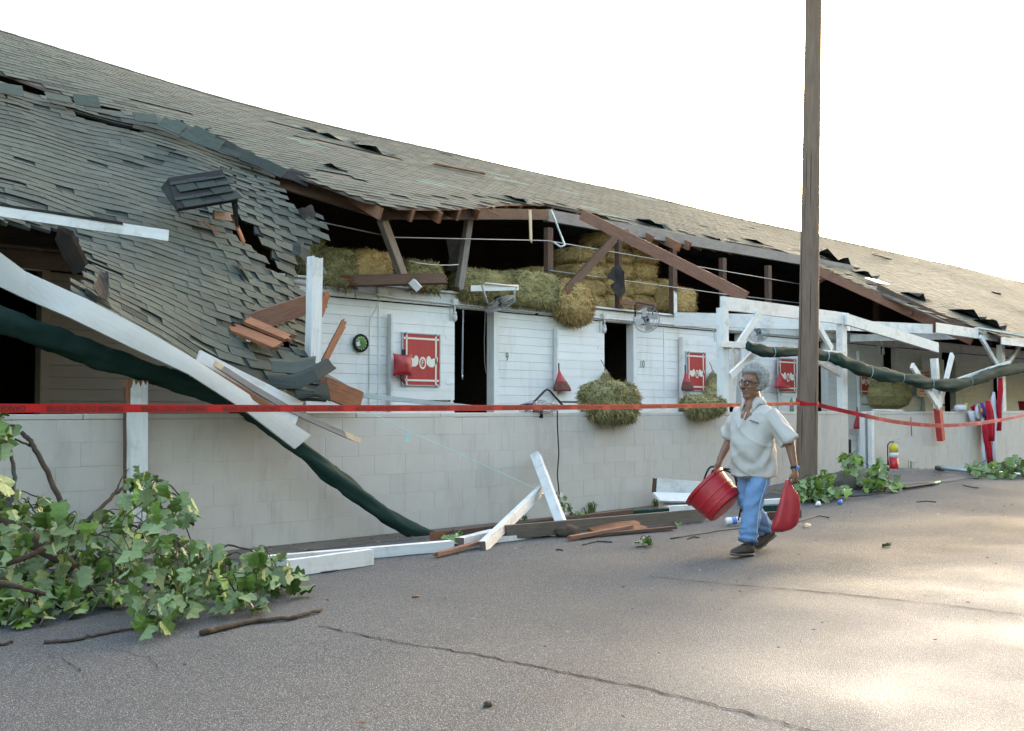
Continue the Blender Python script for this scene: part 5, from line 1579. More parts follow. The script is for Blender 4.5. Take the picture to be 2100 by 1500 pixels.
board('white_strip', (540, 1152, 'g', 0.05), (926, 1119, 'g', 0.05), 0.09, 0.09, 'paint_white', 'long white board lying along the wall foot behind the leaves')
board('white_strip', (590, 1166, 'g', 0.07), (762, 1142, 'g', 0.07), 0.06, 0.13, 'paint_white', 'short wide white board in front of the long white one')
board('white_strip', (1010, 1108, 'g', 0.03), (1126, 1093, 'g', 0.03), 0.09, 0.05, 'paint_white', 'white strip under the muddy board and white brace')
board('wood_splinter', (892, 1139, 'g', 0.03), (985, 1112, 'g', 0.05), 0.06, 0.03, 'wood_red', 'reddish splinter pointing left below the short white timber', broken=(0.25, 0.1), cat='splinter')
board('wood_splinter', (1165, 1104, 'g', 0.03), (1300, 1080, 'g', 0.06), 0.06, 0.035, 'wood_red', 'reddish splintered stick at the edge of the road', broken=(0.1, 0.2), cat='splinter')
board('wood_splinter', (1185, 1101, 'g', 0.02), (1384, 1082, 'g', 0.03), 0.07, 0.03, 'wood_dark', 'long dark splinter lying nearest the road', broken=(0.2, 0.1), cat='splinter')
board('plywood_scrap', (1212, 1090, 'g', 0.03), (1322, 1079, 'g', 0.05), 0.26, 0.02, 'wood_raw', 'orange plywood scrap below the muddy board', broken=(0.15, 0.1), up=(0, -0.35, 0.9))
board('white_block', (1342, 996, 8.5), (1450, 1004, 8.25), 0.10, 0.19, 'paint_white', 'thick white beam with brown end left of the red tub', raw='wood_dark', cat='beam')
board('flat_board', (1346, 1020, 8.35), (1445, 1022, 8.15), 0.18, 0.025, 'paint_white', 'flat white board under the thick white beam', up=(0, -0.55, 0.8))
board('low_timber', (1356, 1036, 8.4), (1450, 1042, 8.2), 0.10, 0.09, 'paint_white', 'grey white timber under the flat white board', raw='wood_pale', cat='timber')
board('pale_timber', (1366, 1046, 'g', 0.05), (1428, 1042, 'g', 0.05), 0.11, 0.09, 'paint_white', 'small white timber with pale cut end by the red tub', raw='wood_pale', cat='timber')
board('green_strip', (1290, 1054, 'g', 0.06), (1368, 1048, 'g', 0.06), 0.08, 0.07, 'tarp_green', 'dark green strip at the end of the fallen dark beam', cat='strip')
board('green_strip', (1562, 1044, 'g', 0.06), (1632, 1040, 'g', 0.06), 0.08, 0.08, 'tarp_green', 'dark green strip seen behind the walking man', cat='strip')
board('brown_board', (1556, 1060, 'g', 0.06), (1640, 1054, 'g', 0.06), 0.06, 0.09, 'wood_dark', 'dark board seen between the man and the pole')
board('low_timber', (1560, 1030, 'g', 0.06), (1630, 1026, 'g', 0.06), 0.10, 0.06, 'paint_white', 'white timber seen behind the walking man', cat='timber')
board('metal_pole', (722, 809, 9.15), (968, 836, 9.0), 0.05, 0.05, 'galv', 'thin metal pipe resting on the wall below the red sign', cat='pipe')
def lump(name, label, cat, c, dims, m, seed, rough=0.25, rz=0.0, group=None, nu=18, nv=12):
    mb = MB(); c = V(c); rot = Matrix.Rotation(rz, 3, 'Z'); vs = []
    for j in range(nv + 1):
        for i in range(nu):
            u, v = 2 * math.pi * i / nu, -math.pi / 2 + math.pi * j / nv
            p = V((math.cos(v) * math.cos(u), math.cos(v) * math.sin(u), math.sin(v)))
            k = 1 + rough * fb(p.x * 1.7 + seed, p.y * 1.7, p.z * 1.7) + rough * 0.4 * fb(p.x * 5 + seed, p.y * 5, p.z * 5)
            vs.append(c + rot @ V((p.x * dims[0] / 2 * k, p.y * dims[1] / 2 * k, p.z * dims[2] / 2 * k)))
    fs = [(j * nu + i, j * nu + (i + 1) % nu, (j + 1) * nu + (i + 1) % nu, (j + 1) * nu + i) for j in range(nv) for i in range(nu)]
    mb.add(vs, fs)
    return tag(mb.build(name, m, smooth=True), label, cat, group)
lump('bark_lump', 'dark rounded lump of wood under the leaning white post', 'log', G(1162, 1100) + V((0, 0, 0.05)), (0.34, 0.2, 0.14), 'bark', 3)
lump('kerb_stone', 'long mossy kerb stone lying right of the pole', 'stone', P(1738, 990, 7.75), (1.5, 0.45, 0.34), 'moss_stone', 6, 0.2)
lump('wood_chunk', 'pale wood chunk on the road right of the red bag', 'wood chunk', G(1656, 1081) + V((0, 0, 0.012)), (0.22, 0.07, 0.05), 'wood_pale', 8, 0.4, 0.4)
lump('road_stone', 'small brown stone on the road in the lower middle', 'stone', G(1001, 1449) + V((0, 0, 0.008)), (0.045, 0.035, 0.03), 'bark', 9, 0.4)
lump('dry_leaf', 'small curled orange leaf on the road in the middle', 'leaf', G(852, 1226) + V((0, 0, 0.008)), (0.06, 0.03, 0.02), 'wood_raw', 10, 0.5)
wire('dark_stick', [G(1375, 1105, 0.01), G(1480, 1088, 0.012), G(1630, 1072, 0.012), G(1680, 1058, 0.012), G(1700, 1062, 0.01)], 0.006, 'black', None, label='thin black wire lying across the road behind the man', cat='wire')
for i, (x, y, dx, dy, lab) in enumerate(((1195, 1118, 60, -6, 'thin twig on the road just below the dark splinter'), (1410, 1106, 24, -3, 'short dark chip on the road left of the front shoe'), (1140, 1128, 14, 1, 'tiny dark chip on the road below the leaning post'), (2050, 995, 0, 0, ''), (1975, 995, 32, 6, 'short brown stick on the gravel at right'), (1880, 1030, 40, 0, 'thin dark stick on the road right of the hose'))):
    if not lab: continue
    wire('twig', [G(x, y, 0.006), G(x + dx * 0.5, y + dy - 2, 0.01), G(x + dx, y + dy, 0.006)], 0.007, 'bark', None, label=lab, cat='twig')
# twine with a tassel
tw = wire('twine', [P(762, 848, 8.7), P(836, 884, 8.6), P(950, 935, 8.5), P(1100, 1003, 8.35), P(1130, 1030, 8.3)], 0.0035, 'twine', None, label='pale blue twine stretched diagonally across the low wall', cat='twine')
mb = MB()
for i in range(9):
    a = P(836, 884, 8.6); mb.tube([a, P(833 + i * 0.9, 900, 8.6), P(830 + i * 1.3, 906 + (i % 3), 8.6)], 0.0022, 4)
o = mb.build('tassel', 'twine', tw); 
# plastic bottle on its side
def bottle(label, base, axis, L, r0, body, lab_m, cap_m, name='bottle'):
    A = axes(V(axis), (0, 0, 1)); A = A @ Matrix.Rotation(math.pi / 2, 3, 'Y')
    t = thing(name, label, 'bottle', base)
    q = MB(); q.lathe([(r0 * 0.85, 0), (r0, 0.04 * L), (r0, 0.30 * L), (r0 * 0.93, 0.34 * L), (r0 * 0.93, 0.62 * L), (r0, 0.66 * L), (r0 * 0.85, 0.78 * L), (r0 * 0.4, 0.90 * L), (r0 * 0.38, 0.94 * L)], base, 18, A); q.build('body', body, t, smooth=True)
    q = MB(); q.lathe([(r0 * 0.97, 0.36 * L), (r0 * 0.975, 0.37 * L), (r0 * 0.975, 0.60 * L), (r0 * 0.97, 0.61 * L)], base, 18, A); q.build('label_band', lab_m, t, smooth=True)
    q = MB(); q.lathe([(r0 * 0.45, 0.935 * L), (r0 * 0.45, 0.99 * L), (r0 * 0.4, L)], base, 14, A); q.build('cap', cap_m, t)
bottle('green plastic bottle with purple label standing on the wall left of the pole', P(1624, 848, 8.88) , (0, 0, 1), 0.25, 0.037, 'bottle_green', 'bottle_label', 'cap_green')
bottle('white plastic tub bottle lying on the road edge by the red tub', G(1488, 1070, 0.045), (RT.x, RT.y, 0.1), 0.20, 0.042, 'plastic_white', 'plastic_blue', 'plastic_white')
lump('foam_cup', 'crumpled white cup among the leaves at the pole foot', 'cup', G(1678, 1034, 0.035), (0.10, 0.06, 0.07), 'plastic_white', 12, 0.25)
lump('crushed_can', 'small crushed blue can right of the white cup', 'can', G(1723, 1030, 0.03), (0.08, 0.06, 0.06), 'plastic_blue', 13, 0.3)

# ------------------------------------------------------------------ right-hand side bits
def extinguisher():
    b = P(1833, 958, 8.5); b.z = ground_z(b.x, b.y) + 0.004; s = 0.5
    t = thing('fire_extinguisher', 'red fire extinguisher with yellow and white label by the right wall', 'fire extinguisher', b)
    q = MB(); q.lathe([(0.068, 0), (0.075, 0.012), (0.075, 0.20)], b, 22); q.build('body', 'extinguisher_red', t, smooth=True)
    q = MB(); q.lathe([(0.0755, 0.2002), (0.0755, 0.285)], b, 22); q.build('white_label', 'label_white', t, smooth=True)
    q = MB(); q.lathe([(0.075, 0.2852), (0.075, 0.375), (0.06, 0.415), (0.03, 0.435), (0.025, 0.45)], b, 22); q.build('shoulder', 'label_yellow', t, smooth=True)
    q = MB(); c = b + V((0.030, -0.062, 0.34)); q.lathe([(0.03, 0), (0.03, 0.006)], c, 14, axes((0.45, -0.9, 0)) @ Matrix.Rotation(math.pi / 2, 3, 'Y')); q.build('red_spot', 'extinguisher_red', t)
    q = MB(); q.lathe([(0.02, 0.45), (0.022, 0.485), (0.012, 0.49)], b, 12); q.build('valve', 'steel', t)
    for dz, tl in ((0.50, 0.03), (0.475, -0.02)):
        q = MB(); a = b + V((0, 0, dz)); e = a + RT * 0.12 + V((0, 0, tl)); plank('lever', a - RT * 0.02, e, 0.02, 0.008, 'steel', t)
    q = MB(); q.tube([b + V((0, 0, 0.47)), b - RT * 0.06 + V((0, 0, 0.47)), b - RT * 0.10 + V((0, 0, 0.42)), b - RT * 0.105 + V((0, 0, 0.25)), b - RT * 0.10 + V((0, 0, 0.14))], 0.011, 8); q.build('hose', 'rubber', t, smooth=True)
    q = MB(); q.tube([b - RT * 0.10 + V((0, 0, 0.16)), b - RT * 0.10 + V((0, 0, 0.06))], [0.013, 0.02], 8); q.build('nozzle', 'rubber', t, smooth=True)
extinguisher()
wire('garden_hose', [G(1852, 1002, 0.03), G(1885, 997, 0.03), G(1916, 992, 0.03)], 0.022, 'black', None, label='short dark hose piece on the gravel right of the green leaves', cat='hose', n=10)
wire('hose_end', [G(1914, 992, 0.03), G(1927, 989, 0.03)], 0.02, 'cap_green', None, label='green end cap of the dark hose piece', cat='hose end', n=10)
pp = thing('downspout', 'grey pipe with elbow lying along the foot of the right wall', 'pipe', G(1980, 966))
q = MB(); q.tube([G(1928, 960, 0.06), G(2030, 970, 0.06), G(2125, 976, 0.06)], 0.035, 12); q.build('pipe', 'galv', pp, smooth=True)
q = MB(); q.tube([G(1922, 960, 0.05), G(1934, 961, 0.05)], 0.045, 12); q.tube([G(1926, 960, 0.06), G(1927, 960, 0.20)], [0.03, 0.02], 10); q.build('elbow', 'moss_stone', pp, smooth=True)
q = MB(); q.tube([G(2058, 962, 0.10), G(2090, 966, 0.10)], [0.10, 0.11], 12)
lg = thing('cut_log', 'short cut log with orange end among leaves at far right', 'log', G(2078, 968))
q.build('bark', 'bark', lg, smooth=True)
q = MB(); q.lathe([(0.095, 0), (0.09, 0.004)], G(2056, 962, 0.10), 16, axes(G(2056, 962) - G(2090, 966)) @ Matrix.Rotation(math.pi / 2, 3, 'Y')); q.build('cut_face', 'wood_raw', lg)
# dark water pump in the gap
b = P(1752, 958, 9.6); b.z = ground_z(b.x, b.y)
pm = thing('water_pump', 'dark metal standpipe with hose in the wall gap', 'standpipe', b)
q = MB(); q.lohi(b + V((-0.35, 0.1, 0)), b + V((0.1, 0.5, 0.5))); q.build('box', 'dark_timber', pm, bevel=0.02)
q = MB(); q.tube([b + V((0.12, -0.15, 0)), b + V((0.12, -0.15, 0.55))], 0.05, 12); q.tube([b + V((0.12, -0.15, 0.48)), b + V((0.0, -0.2, 0.55)), b + V((-0.06, -0.22, 0.6))], 0.02, 8); q.build('pipe', 'rubber', pm, smooth=True)
q = MB(); q.tube([b + V((0.12, -0.2, 0.45)), b + V((0.25, -0.25, 0.3)), b + V((0.26, -0.25, 0.05)), b + V((0.15, -0.3, 0.02))], 0.018, 8); q.build('hose', 'black', pm, smooth=True)
board('wall_plank', (1795, 841, 8.9), (1846, 842, 8.9), 0.14, 0.03, 'paint_white', 'white plank lying on the right wall below the round hay net', cat='plank')
wire('red_strap', [P(1868, 856, 8.75), P(1869, 880, 8.77), P(1870, 895, 8.76)], 0.008, 'tape_red', None, label='thin red strap hanging on the right wall', cat='strap')
def cloth(label, pixpoly_rows, m, Y, seed, name='cloth', fold=0.035, flare=0.0):
    """pixpoly_rows: list of (xl, xr, y) rows top to bottom; hangs in folds at depth Y"""
    mb = MB(); K = 12; vs = []
    for ri, (xl, xr, y) in enumerate(pixpoly_rows):
        for k in range(K + 1):
            f = k / K; p = P(xl + (xr - xl) * f, y, Y)
            p.y -= fold * (0.6 + 0.4 * ri / len(pixpoly_rows)) * (math.sin(f * 9 + seed + ri * 0.25) + 0.6 * fb(f * 4, ri * 0.5, seed))
            vs.append(p)
    fs = [(i * (K + 1) + k, i * (K + 1) + k + 1, (i + 1) * (K + 1) + k + 1, (i + 1) * (K + 1) + k) for i in range(len(pixpoly_rows) - 1) for k in range(K)]
    mb.add(vs, fs)
    o = mb.build(name, m, smooth=True)
    s = o.modifiers.new('thick', 'SOLIDIFY'); s.thickness = 0.006
    return tag(o, label, 'cloth')
cloth('long red cloth hanging from the far right post', [(2046, 2056, 775), (2044, 2058, 800), (2042, 2055, 830), (2046, 2054, 860), (2045, 2053, 884)], 'cloth_red', 8.6, 1)
cloth('white cloth draped diagonally beside the long red cloth', [(2036, 2040, 804), (2030, 2046, 825), (2030, 2048, 850), (2034, 2046, 880), (2036, 2044, 920), (2038, 2042, 956)], 'cloth_white', 8.64, 2)
cloth('red and dark cloth hanging over the right wall in a point', [(2020, 2032, 822), (2022, 2038, 845), (2024, 2040, 866), (2026, 2040, 888), (2030, 2038, 905)], 'cloth_red', 8.58, 3)
cloth('second red cloth strip reaching almost to the ground', [(2015, 2026, 870), (2016, 2030, 885), (2020, 2030, 905), (2026, 2032, 930), (2028, 2034, 952)], 'cloth_red', 8.6, 4)
cloth('white striped cloth strip hanging left of the red strips', [(2010, 2022, 828), (2012, 2026, 850), (2014, 2020, 880), (2014, 2022, 920), (2016, 2022, 958)], 'cloth_white', 8.66, 5)
cloth('small white rag hanging on the right wall below the white hat', [(1985, 1998, 843), (1988, 1998, 855), (1990, 1998, 868)], 'cloth_white', 8.72, 6)
cloth('purple cloth folded over the right wall', [(2008, 2016, 826), (2010, 2022, 840), (2016, 2024, 856)], 'cloth_purple', 8.6, 7)
cloth('gold corner of cloth beside the purple one', [(2010, 2014, 838), (2010, 2016, 848)], 'cloth_gold', 8.56, 8, fold=0.01)
lump('cloth_bundle', 'bundled red and grey cloth on top of the right wall', 'cloth', P(2003, 838, 8.8), (0.34, 0.20, 0.13), 'cloth_red', 31, 0.4)
lump('cloth_bundle', 'crumpled pale grey cloth bundle hanging left of the purple cloth', 'cloth', P(2004, 846, 8.66), (0.16, 0.08, 0.26), 'cloth_white', 34, 0.4)
hat = thing('white_hat', 'white hat lying on top of the right wall', 'hat', P(1968, 842, 8.86))
hc = P(1970, 836, 8.86)
q = MB(); q.lathe([(0.12, -0.05), (0.125, 0.0), (0.11, 0.045), (0.085, 0.055), (0.04, 0.035), (0.02, 0.04)], hc, 18); q.build('crown', 'cloth_white', hat, smooth=True)
q = MB(); q.lathe([(0.05, 0), (0.14, 0.005), (0.14, 0.014), (0.05, 0.012)], hc + V((-0.13, -0.02, -0.05)), 18, Matrix.Diagonal((1.2, 1, 1))); q.build('brim', 'cloth_white', hat, smooth=True)
q = MB(); q.lathe([(0.015, 0), (0.02, 0.06), (0.008, 0.07)], hc + V((0.0, -0.12, 0.02)), 10); tag(q.build('candle_stub', 'label_yellow'), 'small pale stub standing before the white hat', 'stub')
# white rafters ends and frames in the far shade come with the barn; a red bucket at the far right edge
q = MB(); q.lathe([(0.10, 0), (0.13, 0.22), (0.135, 0.22), (0.12, 0.2), (0.09, 0.01)], P(2100, 842, 9.4), 18); tag(q.build('red_pail', 'tub_red', smooth=True), 'red pail at the far right edge behind the wall', 'pail')

# ------------------------------------------------------------------ unseen trees added behind the viewpoint to block low sky light
def sky_block_tree(x, y, h, cr_, seed):
    r = random.Random(seed)
    t = thing('sky_block_tree', 'unseen leafy tree added behind the viewer to block low sky, number %d along the verge' % seed if False else 'unseen leafy tree added behind the viewer to block low sky', 'tree', (x, y, 0), 'unseen trees added to block low sky')
    q = MB(); q.tube([(x, y, -0.1), (x + 0.2, y, h * 0.3), (x, y + 0.2, h * 0.7)], [0.35, 0.25, 0.1], 10)
    for k in range(5):
        a = k * 1.26; q.tube([(x, y, h * 0.3), (x + cr_ * 0.5 * math.cos(a), y + cr_ * 0.5 * math.sin(a), h * 0.55), (x + cr_ * 0.8 * math.cos(a), y + cr_ * 0.8 * math.sin(a), h * 0.7)], [0.16, 0.1, 0.04], 7)
    q.build('trunk', 'bark', t, smooth=True)
    q = MB()
    for _ in range(2600):
        while True:
            u = V((r.uniform(-1, 1), r.uniform(-1, 1), r.uniform(-1, 1)))
            if u.length < 1 + 0.25 * fb(u.x * 3 + seed, u.y * 3, u.z * 3): break
        c = V((x + u.x * cr_, y + u.y * cr_, h * 0.52 + u.z * h * 0.48))
        n = V((r.gauss(0, 1), r.gauss(0, 1), r.gauss(0, 1))).normalized(); a = n.orthogonal().normalized(); b = n.cross(a); s = r.uniform(0.18, 0.36)
        q.add([c - a * s, c + b * s * 0.7, c + a * s, c - b * s * 0.7], [(0, 1, 2, 3)])
    o = q.build('crown', 'leaf_top', t); o['kind'] = 'stuff'
for k in range(15):
    sky_block_tree(-28 + 5.6 * k + 1.2 * math.sin(k * 2.1), -8.5 - 2 * (k % 2), 7.6 + 0.8 * math.sin(k * 1.7), 4.2, k + 1)

# dark roofing felt scraps caught on the loft posts
def scrap(label, pix, Y):
    mb = MB(); pts = [P(x, y, Y + 0.04 * math.sin(i * 1.9)) for i, (x, y) in enumerate(pix)]
    mb.prism(pts, (0.0, 0.012, 0.0))
    return tag(mb.build('felt_scrap', 'felt'), label, 'roofing scrap')
scrap('torn dark felt scrap hanging before the golden hay stack', [(1258, 548), (1268, 542), (1280, 558), (1281, 580), (1283, 600), (1268, 612), (1258, 596), (1252, 586), (1262, 578), (1246, 566)], 12.15)
scrap('dark felt scrap hanging beside the leaning loft post above door nine', [(915, 490), (946, 488), (944, 520), (940, 556), (915, 556), (922, 530)], 12.35)
# litter of bark chips, straw and torn leaf along the wall foot and on the road
def litter():
    r = random.Random(91); mb = MB()
    for i in range(900):
        if i < 620:
            x = r.uniform(2.5, 24); y = WALL_Y - 0.05 - abs(r.gauss(0, 0.55))
            if 16.6 < x < 17.4: y = WALL_Y - r.uniform(0, 1.5)
        else:
            x = r.uniform(2.5, 22); y = r.uniform(2.5, 8.5)
        z = ground_z(x, y) + 0.009
        a = r.uniform(0, 6.28); L = r.uniform(0.008, 0.045) * (1 if i < 620 else 0.7); w = L * r.uniform(0.12, 0.5)
        d = V((math.cos(a), math.sin(a), r.uniform(-0.1, 0.1))) * L; s = V((-math.sin(a), math.cos(a), 0)) * w
        c = V((x, y, z)); k = r.choice((0, 0, 1, 2, 3))
        mb.add([c - d, c + s + V((0, 0, 0.006)), c + d, c - s + V((0, 0, 0.003))], [(0, 1, 2, 3)], k)
    o = mb.build('litter', ['bark', 'straw', 'leaf_top', 'wood_raw'], org=(0, 0, 0))
    tag(o, 'fine litter of bark, straw and leaf bits scattered along the wall foot', 'litter', kind='stuff')
litter()
# loose stalks fallen on the wall top and hanging below the bales
# ------------------------------------------------------------------ fallen branches with leaves
LEAF_OUT = [(0, 0), (0.16, -0.05), (0.36, -0.02), (0.52, 0.12), (0.42, 0.30), (0.36, 0.42), (0.50, 0.62), (0.40, 0.74), (0.22, 0.80), (0.12, 0.98), (0, 0.86)]
def leaf_mesh(seed, top='leaf_top', under='leaf_under'):
    """lobed tulip-tree leaf: fold along the midrib, curled edges; upper and lower skins; unit length along +Y"""
    r = random.Random(seed)
    fold = r.uniform(0.15, 1.0); curl = r.uniform(-0.9, 0.5); tip = r.uniform(-0.9, 0.3)
    half = LEAF_OUT
    def z(x, y):
        return fold * abs(x) * 0.8 + curl * x * x * 1.6 + tip * y * y * 0.6 + 0.06 * math.sin(7 * y + seed) * abs(x)
    mb = MB()
    for off, mi in ((0.006, 0), (-0.006, 1)):
        n0 = len(mb.v)
        mid = [(0, 0), (0, 0.3), (0, 0.58), (0, 0.86)]
        vs = [(0, y, z(0, y) + off) for _, y in mid]
        sides = {}
        for sgn in (-1, 1):
            for k, (x, y) in enumerate(half[1:-1]):
                xx = sgn * x * r.uniform(0.94, 1.06)
                sides[(sgn, k)] = len(vs)
                vs.append((xx, y, z(xx, y) + off))
        fs = []
        for sgn in (-1, 1):
            S = lambda k: sides[(sgn, k)]
            tri = [(0, S(0), S(1)), (0, S(1), 1), (S(1), S(2), 1), (S(2), S(3), 1), (1, S(3), S(4)), (1, S(4), 2), (S(4), S(5), 2), (S(5), S(6), 2), (2, S(6), S(7)), (2, S(7), 3), (S(7), S(8), 3)]
            for t in tri:
                fs.append(t if (sgn > 0) == (mi == 0) else tuple(reversed(t)))
        mb.add(vs, fs, mi)
    me = bpy.data.meshes.new('leaf')
    me.from_pydata(mb.v, [], mb.f)
    me.materials.append(MATS[top]); me.materials.append(MATS[under])
    me.polygons.foreach_set('material_index', mb.mi)
    me.update()
    return me, mb
LEAVES = [leaf_mesh(i) for i in range(9)]
YOUNG = [leaf_mesh(40 + i, 'leaf_young', 'leaf_under') for i in range(4)]
def put_leaves(t, spots, most=300, mats=('leaf_top', 'leaf_under', 'leaf_young')):
    """spots: (matrix, variant, young)"""
    spots.sort(key=lambda q: (q[0].translation - CAM).length / q[0].to_scale()[0])
    restv = []; restf = []; restm = []
    for k, (m, va, yg) in enumerate(spots):
        me, mb = (YOUNG[va % 4] if yg else LEAVES[va % 9])
        if k < most:
            link('leaf', me, t, m)
        else:
            n = len(restv)
            restv += [tuple(m @ V(v)) for v in mb.v]
            restf += [tuple(i + n for i in f) for f in mb.f]
            restm += [(2 if (yg and mi == 0) else mi) for mi in mb.mi]
    if restv:
        o = MB(); o.v = restv; o.f = restf; o.mi = restm
        me = bpy.data.meshes.new('leaf_mass')
        b = BASE[t]
        me.from_pydata([(v[0] - b.x, v[1] - b.y, v[2] - b.z) for v in restv], [], restf)
        for q in mats: me.materials.append(MATS[q])
        me.polygons.foreach_set('material_index', restm); me.update()
        ob = link('leaf_mass', me, t, Matrix.Translation(b)); ob['kind'] = 'stuff'
def leaf_matrix(p, r, size, droop=0.75, out=None):
    """leaf attached at p; hangs with its tip down and out"""
    a = r.uniform(0, 2 * math.pi)
    h = V((math.cos(a), math.sin(a), 0))
    if out is not None: h = (h + V(out) * 0.9).normalized()
    d = (h * (1 - droop) + V((0, 0, -droop)) + V((r.gauss(0, 0.2), r.gauss(0, 0.2), r.gauss(0, 0.2)))).normalized()
    nn = (h * droop + V((0, 0, 1 - droop)) + V((r.gauss(0, 0.35), r.gauss(0, 0.35), r.gauss(0, 0.25))))
    if r.random() < 0.55: nn = -nn
    nn = (nn - d * nn.dot(d)).normalized()
    xx = d.cross(nn)
    s = size * r.uniform(0.6, 1.2)
    return Matrix.Translation(p) @ Matrix((xx, d, nn)).transposed().to_4x4() @ Matrix.Diagonal((s, s, s, 1))
def limb(mb, pts, r0, r1, n=7, mi=0, wob=0.0, seed=0):
    k = len(pts); full = []
    N = max(4, (k - 1) * 5)
    for i in range(N + 1):
        p = spl([V(q) for q in pts], i / N)
        if wob: p = p + V((fb(i * 0.7, seed), fb(i * 0.7, seed + 9), fb(i * 0.7, seed + 17))) * wob
        full.append(p)
    mb.tube(full, [r0 + (r1 - r0) * i / N for i in range(N + 1)], n, mi)
    return full
def leafy_pile(label, base, limbs, region, front, n, size, seed, bark='bark', ymax=8.55, young=0.08, tops=(), twigs=36, cap_most=300, zlim=1.5, bias=1.0):
    """limbs: list of (pixel pts with depth, r0, r1); region: photo outline of the leaf mass; front(px) -> nearest depth Y of the pile"""
    r = random.Random(seed)
    t = thing('fallen_branch', label, 'branch', base)
    for i, (pts, a, b) in enumerate(limbs):
        mb = MB(); limb(mb, [pt(q) for q in pts], a, b, wob=0.012, seed=i + seed); mb.build('limb', bark, t, smooth=True)
    xs = [q[0] for q in region]; ys = [q[1] for q in region]
    spots = []; anchors = []
    tries = 0
    while len(spots) < n and tries < n * 60:
        tries += 1
        px = r.uniform(min(xs), max(xs)); py = r.uniform(min(ys), max(ys))
        if not inpoly(px, py, region): continue
        yf = front(px)
        yb = ymax
        rr0 = ray(px, py)
        if rr0.z < -0.01:
            g = G(px, py); yb = min(ymax, g.y - 0.01)
        if yb < yf: 
            yf = yb - 0.15
        Y = yf + (yb - yf) * (r.random() ** bias)
        p = P(px, py, Y)
        if p.z > zlim: continue
        sz = size
        p = p + V((0, 0, sz * 0.45))
        gz = ground_z(p.x, p.y)
        low = p.z - gz < 0.16
        m = leaf_matrix(p, r, sz * r.choice((0.55, 0.8, 1.0, 1.0, 1.15)), 0.15 if low and r.random() < 0.6 else r.uniform(0.7, 0.99), out=(-FWD_H * 0.8))
        zt = (m @ V((0, 1, 0))).z
        if zt < gz + 0.01: m = Matrix.Translation((0, 0, gz + 0.015 - zt)) @ m
        spots.append((m, r.randrange(9), r.random() < young))
        anchors.append(m.translation.copy())
    # twigs run between leaf stalks so that the mass hangs on something
    r.shuffle(anchors)
    for i in range(twigs):
        a = anchors[i]
        near = sorted(anchors, key=lambda q: (q - a).length)[3:40]
        b = r.choice(near); c = r.choice(sorted(anchors, key=lambda q: (q - b).length)[3:40])
        mb = MB(); limb(mb, [a, (a + b) / 2 + V((0, 0, 0.05)), b, c], 0.006, 0.002, 5, wob=0.01, seed=i)
        mb.build('twig', bark, t, smooth=True)
    put_leaves(t, spots, cap_most)
    return t
bl = random.Random(2)
# the big one at lower left, lying from the wall onto the road
region = [(-60, 1000), (0, 985), (40, 1015), (100, 1040), (170, 1052), (215, 1050), (240, 1075), (258, 1030), (262, 975), (290, 968), (335, 1000), (385, 1030), (410, 1058), (395, 1080), (352, 1060), (345, 1100), (400, 1118), (440, 1135), (490, 1150), (540, 1128), (585, 1150), (610, 1175), (622, 1218), (540, 1228), (560, 1265), (480, 1270), (380, 1262), (350, 1290), (345, 1302), (300, 1316), (290, 1300), (325, 1240), (220, 1256), (150, 1272), (60, 1288), (-60, 1296)]
def front_l(px):
    yb = np.interp(px, [-60, 60, 150, 220, 290, 345, 480, 560, 622], [1296, 1288, 1272, 1258, 1315, 1302, 1270, 1262, 1222])
    return G(px, yb).y
leafy_pile('large broken tree branch with pale green leaves lying at lower left', G(250, 1200), [
    ([(-120, 1000, 7.6), (0, 1070, 7.5), (80, 1118, 7.4), (150, 1165, 7.2)], 0.075, 0.045),
    ([(140, 1075, 7.9), (118, 1015, 8.0), (82, 940, 8.15), (62, 905, 8.25), (45, 888, 8.3)], 0.022, 0.018),
    ([(62, 915, 8.25), (40, 905, 8.2), (30, 900, 8.2)], 0.010, 0.006),
    ([(180, 1068, 7.9), (235, 1015, 8.1), (262, 996, 8.2), (300, 980, 8.2), (340, 1005, 8.1), (385, 1030, 8.0)], 0.016, 0.006),
    ([(235, 1015, 8.1), (248, 985, 8.25), (264, 962, 8.3)], 0.008, 0.004),
    ([(0, 1160, 6.9), (60, 1140, 7.0), (125, 1105, 7.2), (190, 1080, 7.4)], 0.022, 0.012),
    ([(-60, 1185, 6.5), (10, 1198, 6.4), (60, 1210, 6.35), (95, 1218, 6.3)], 0.022, 0.010),
    ([(410, 1145, 7.6), (450, 1160, 7.3), (478, 1195, 6.8), (480, 1215, 6.5)], 0.012, 0.005),
    ([(420, 1140, 7.8), (460, 1120, 8.0), (500, 1125, 7.9), (560, 1148, 7.6)], 0.012, 0.005),
    ([(210, 1075, 7.6), (260, 1073, 7.6), (320, 1100, 7.4), (400, 1150, 7.1)], 0.014, 0.006),
], region, front_l, 1050, 0.104, 5, young=0.14, twigs=80, bias=0.75)
# sprig rising at the left edge
rg = [(-60, 840), (0, 838), (20, 845), (38, 870), (30, 900), (12, 925), (0, 930), (-60, 930)]
leafy_pile('leafy sprig with light green leaves at the left edge above the big branch', P(2, 1040, 7.9), [([(14, 1045, 7.9), (27, 1010, 7.9), (28, 960, 7.9), (18, 915, 7.9), (-5, 880, 7.9)], 0.020, 0.010)], rg, lambda px: 7.75, 42, 0.115, 6, bark='bark_grey', ymax=8.2, twigs=5, young=0.35)
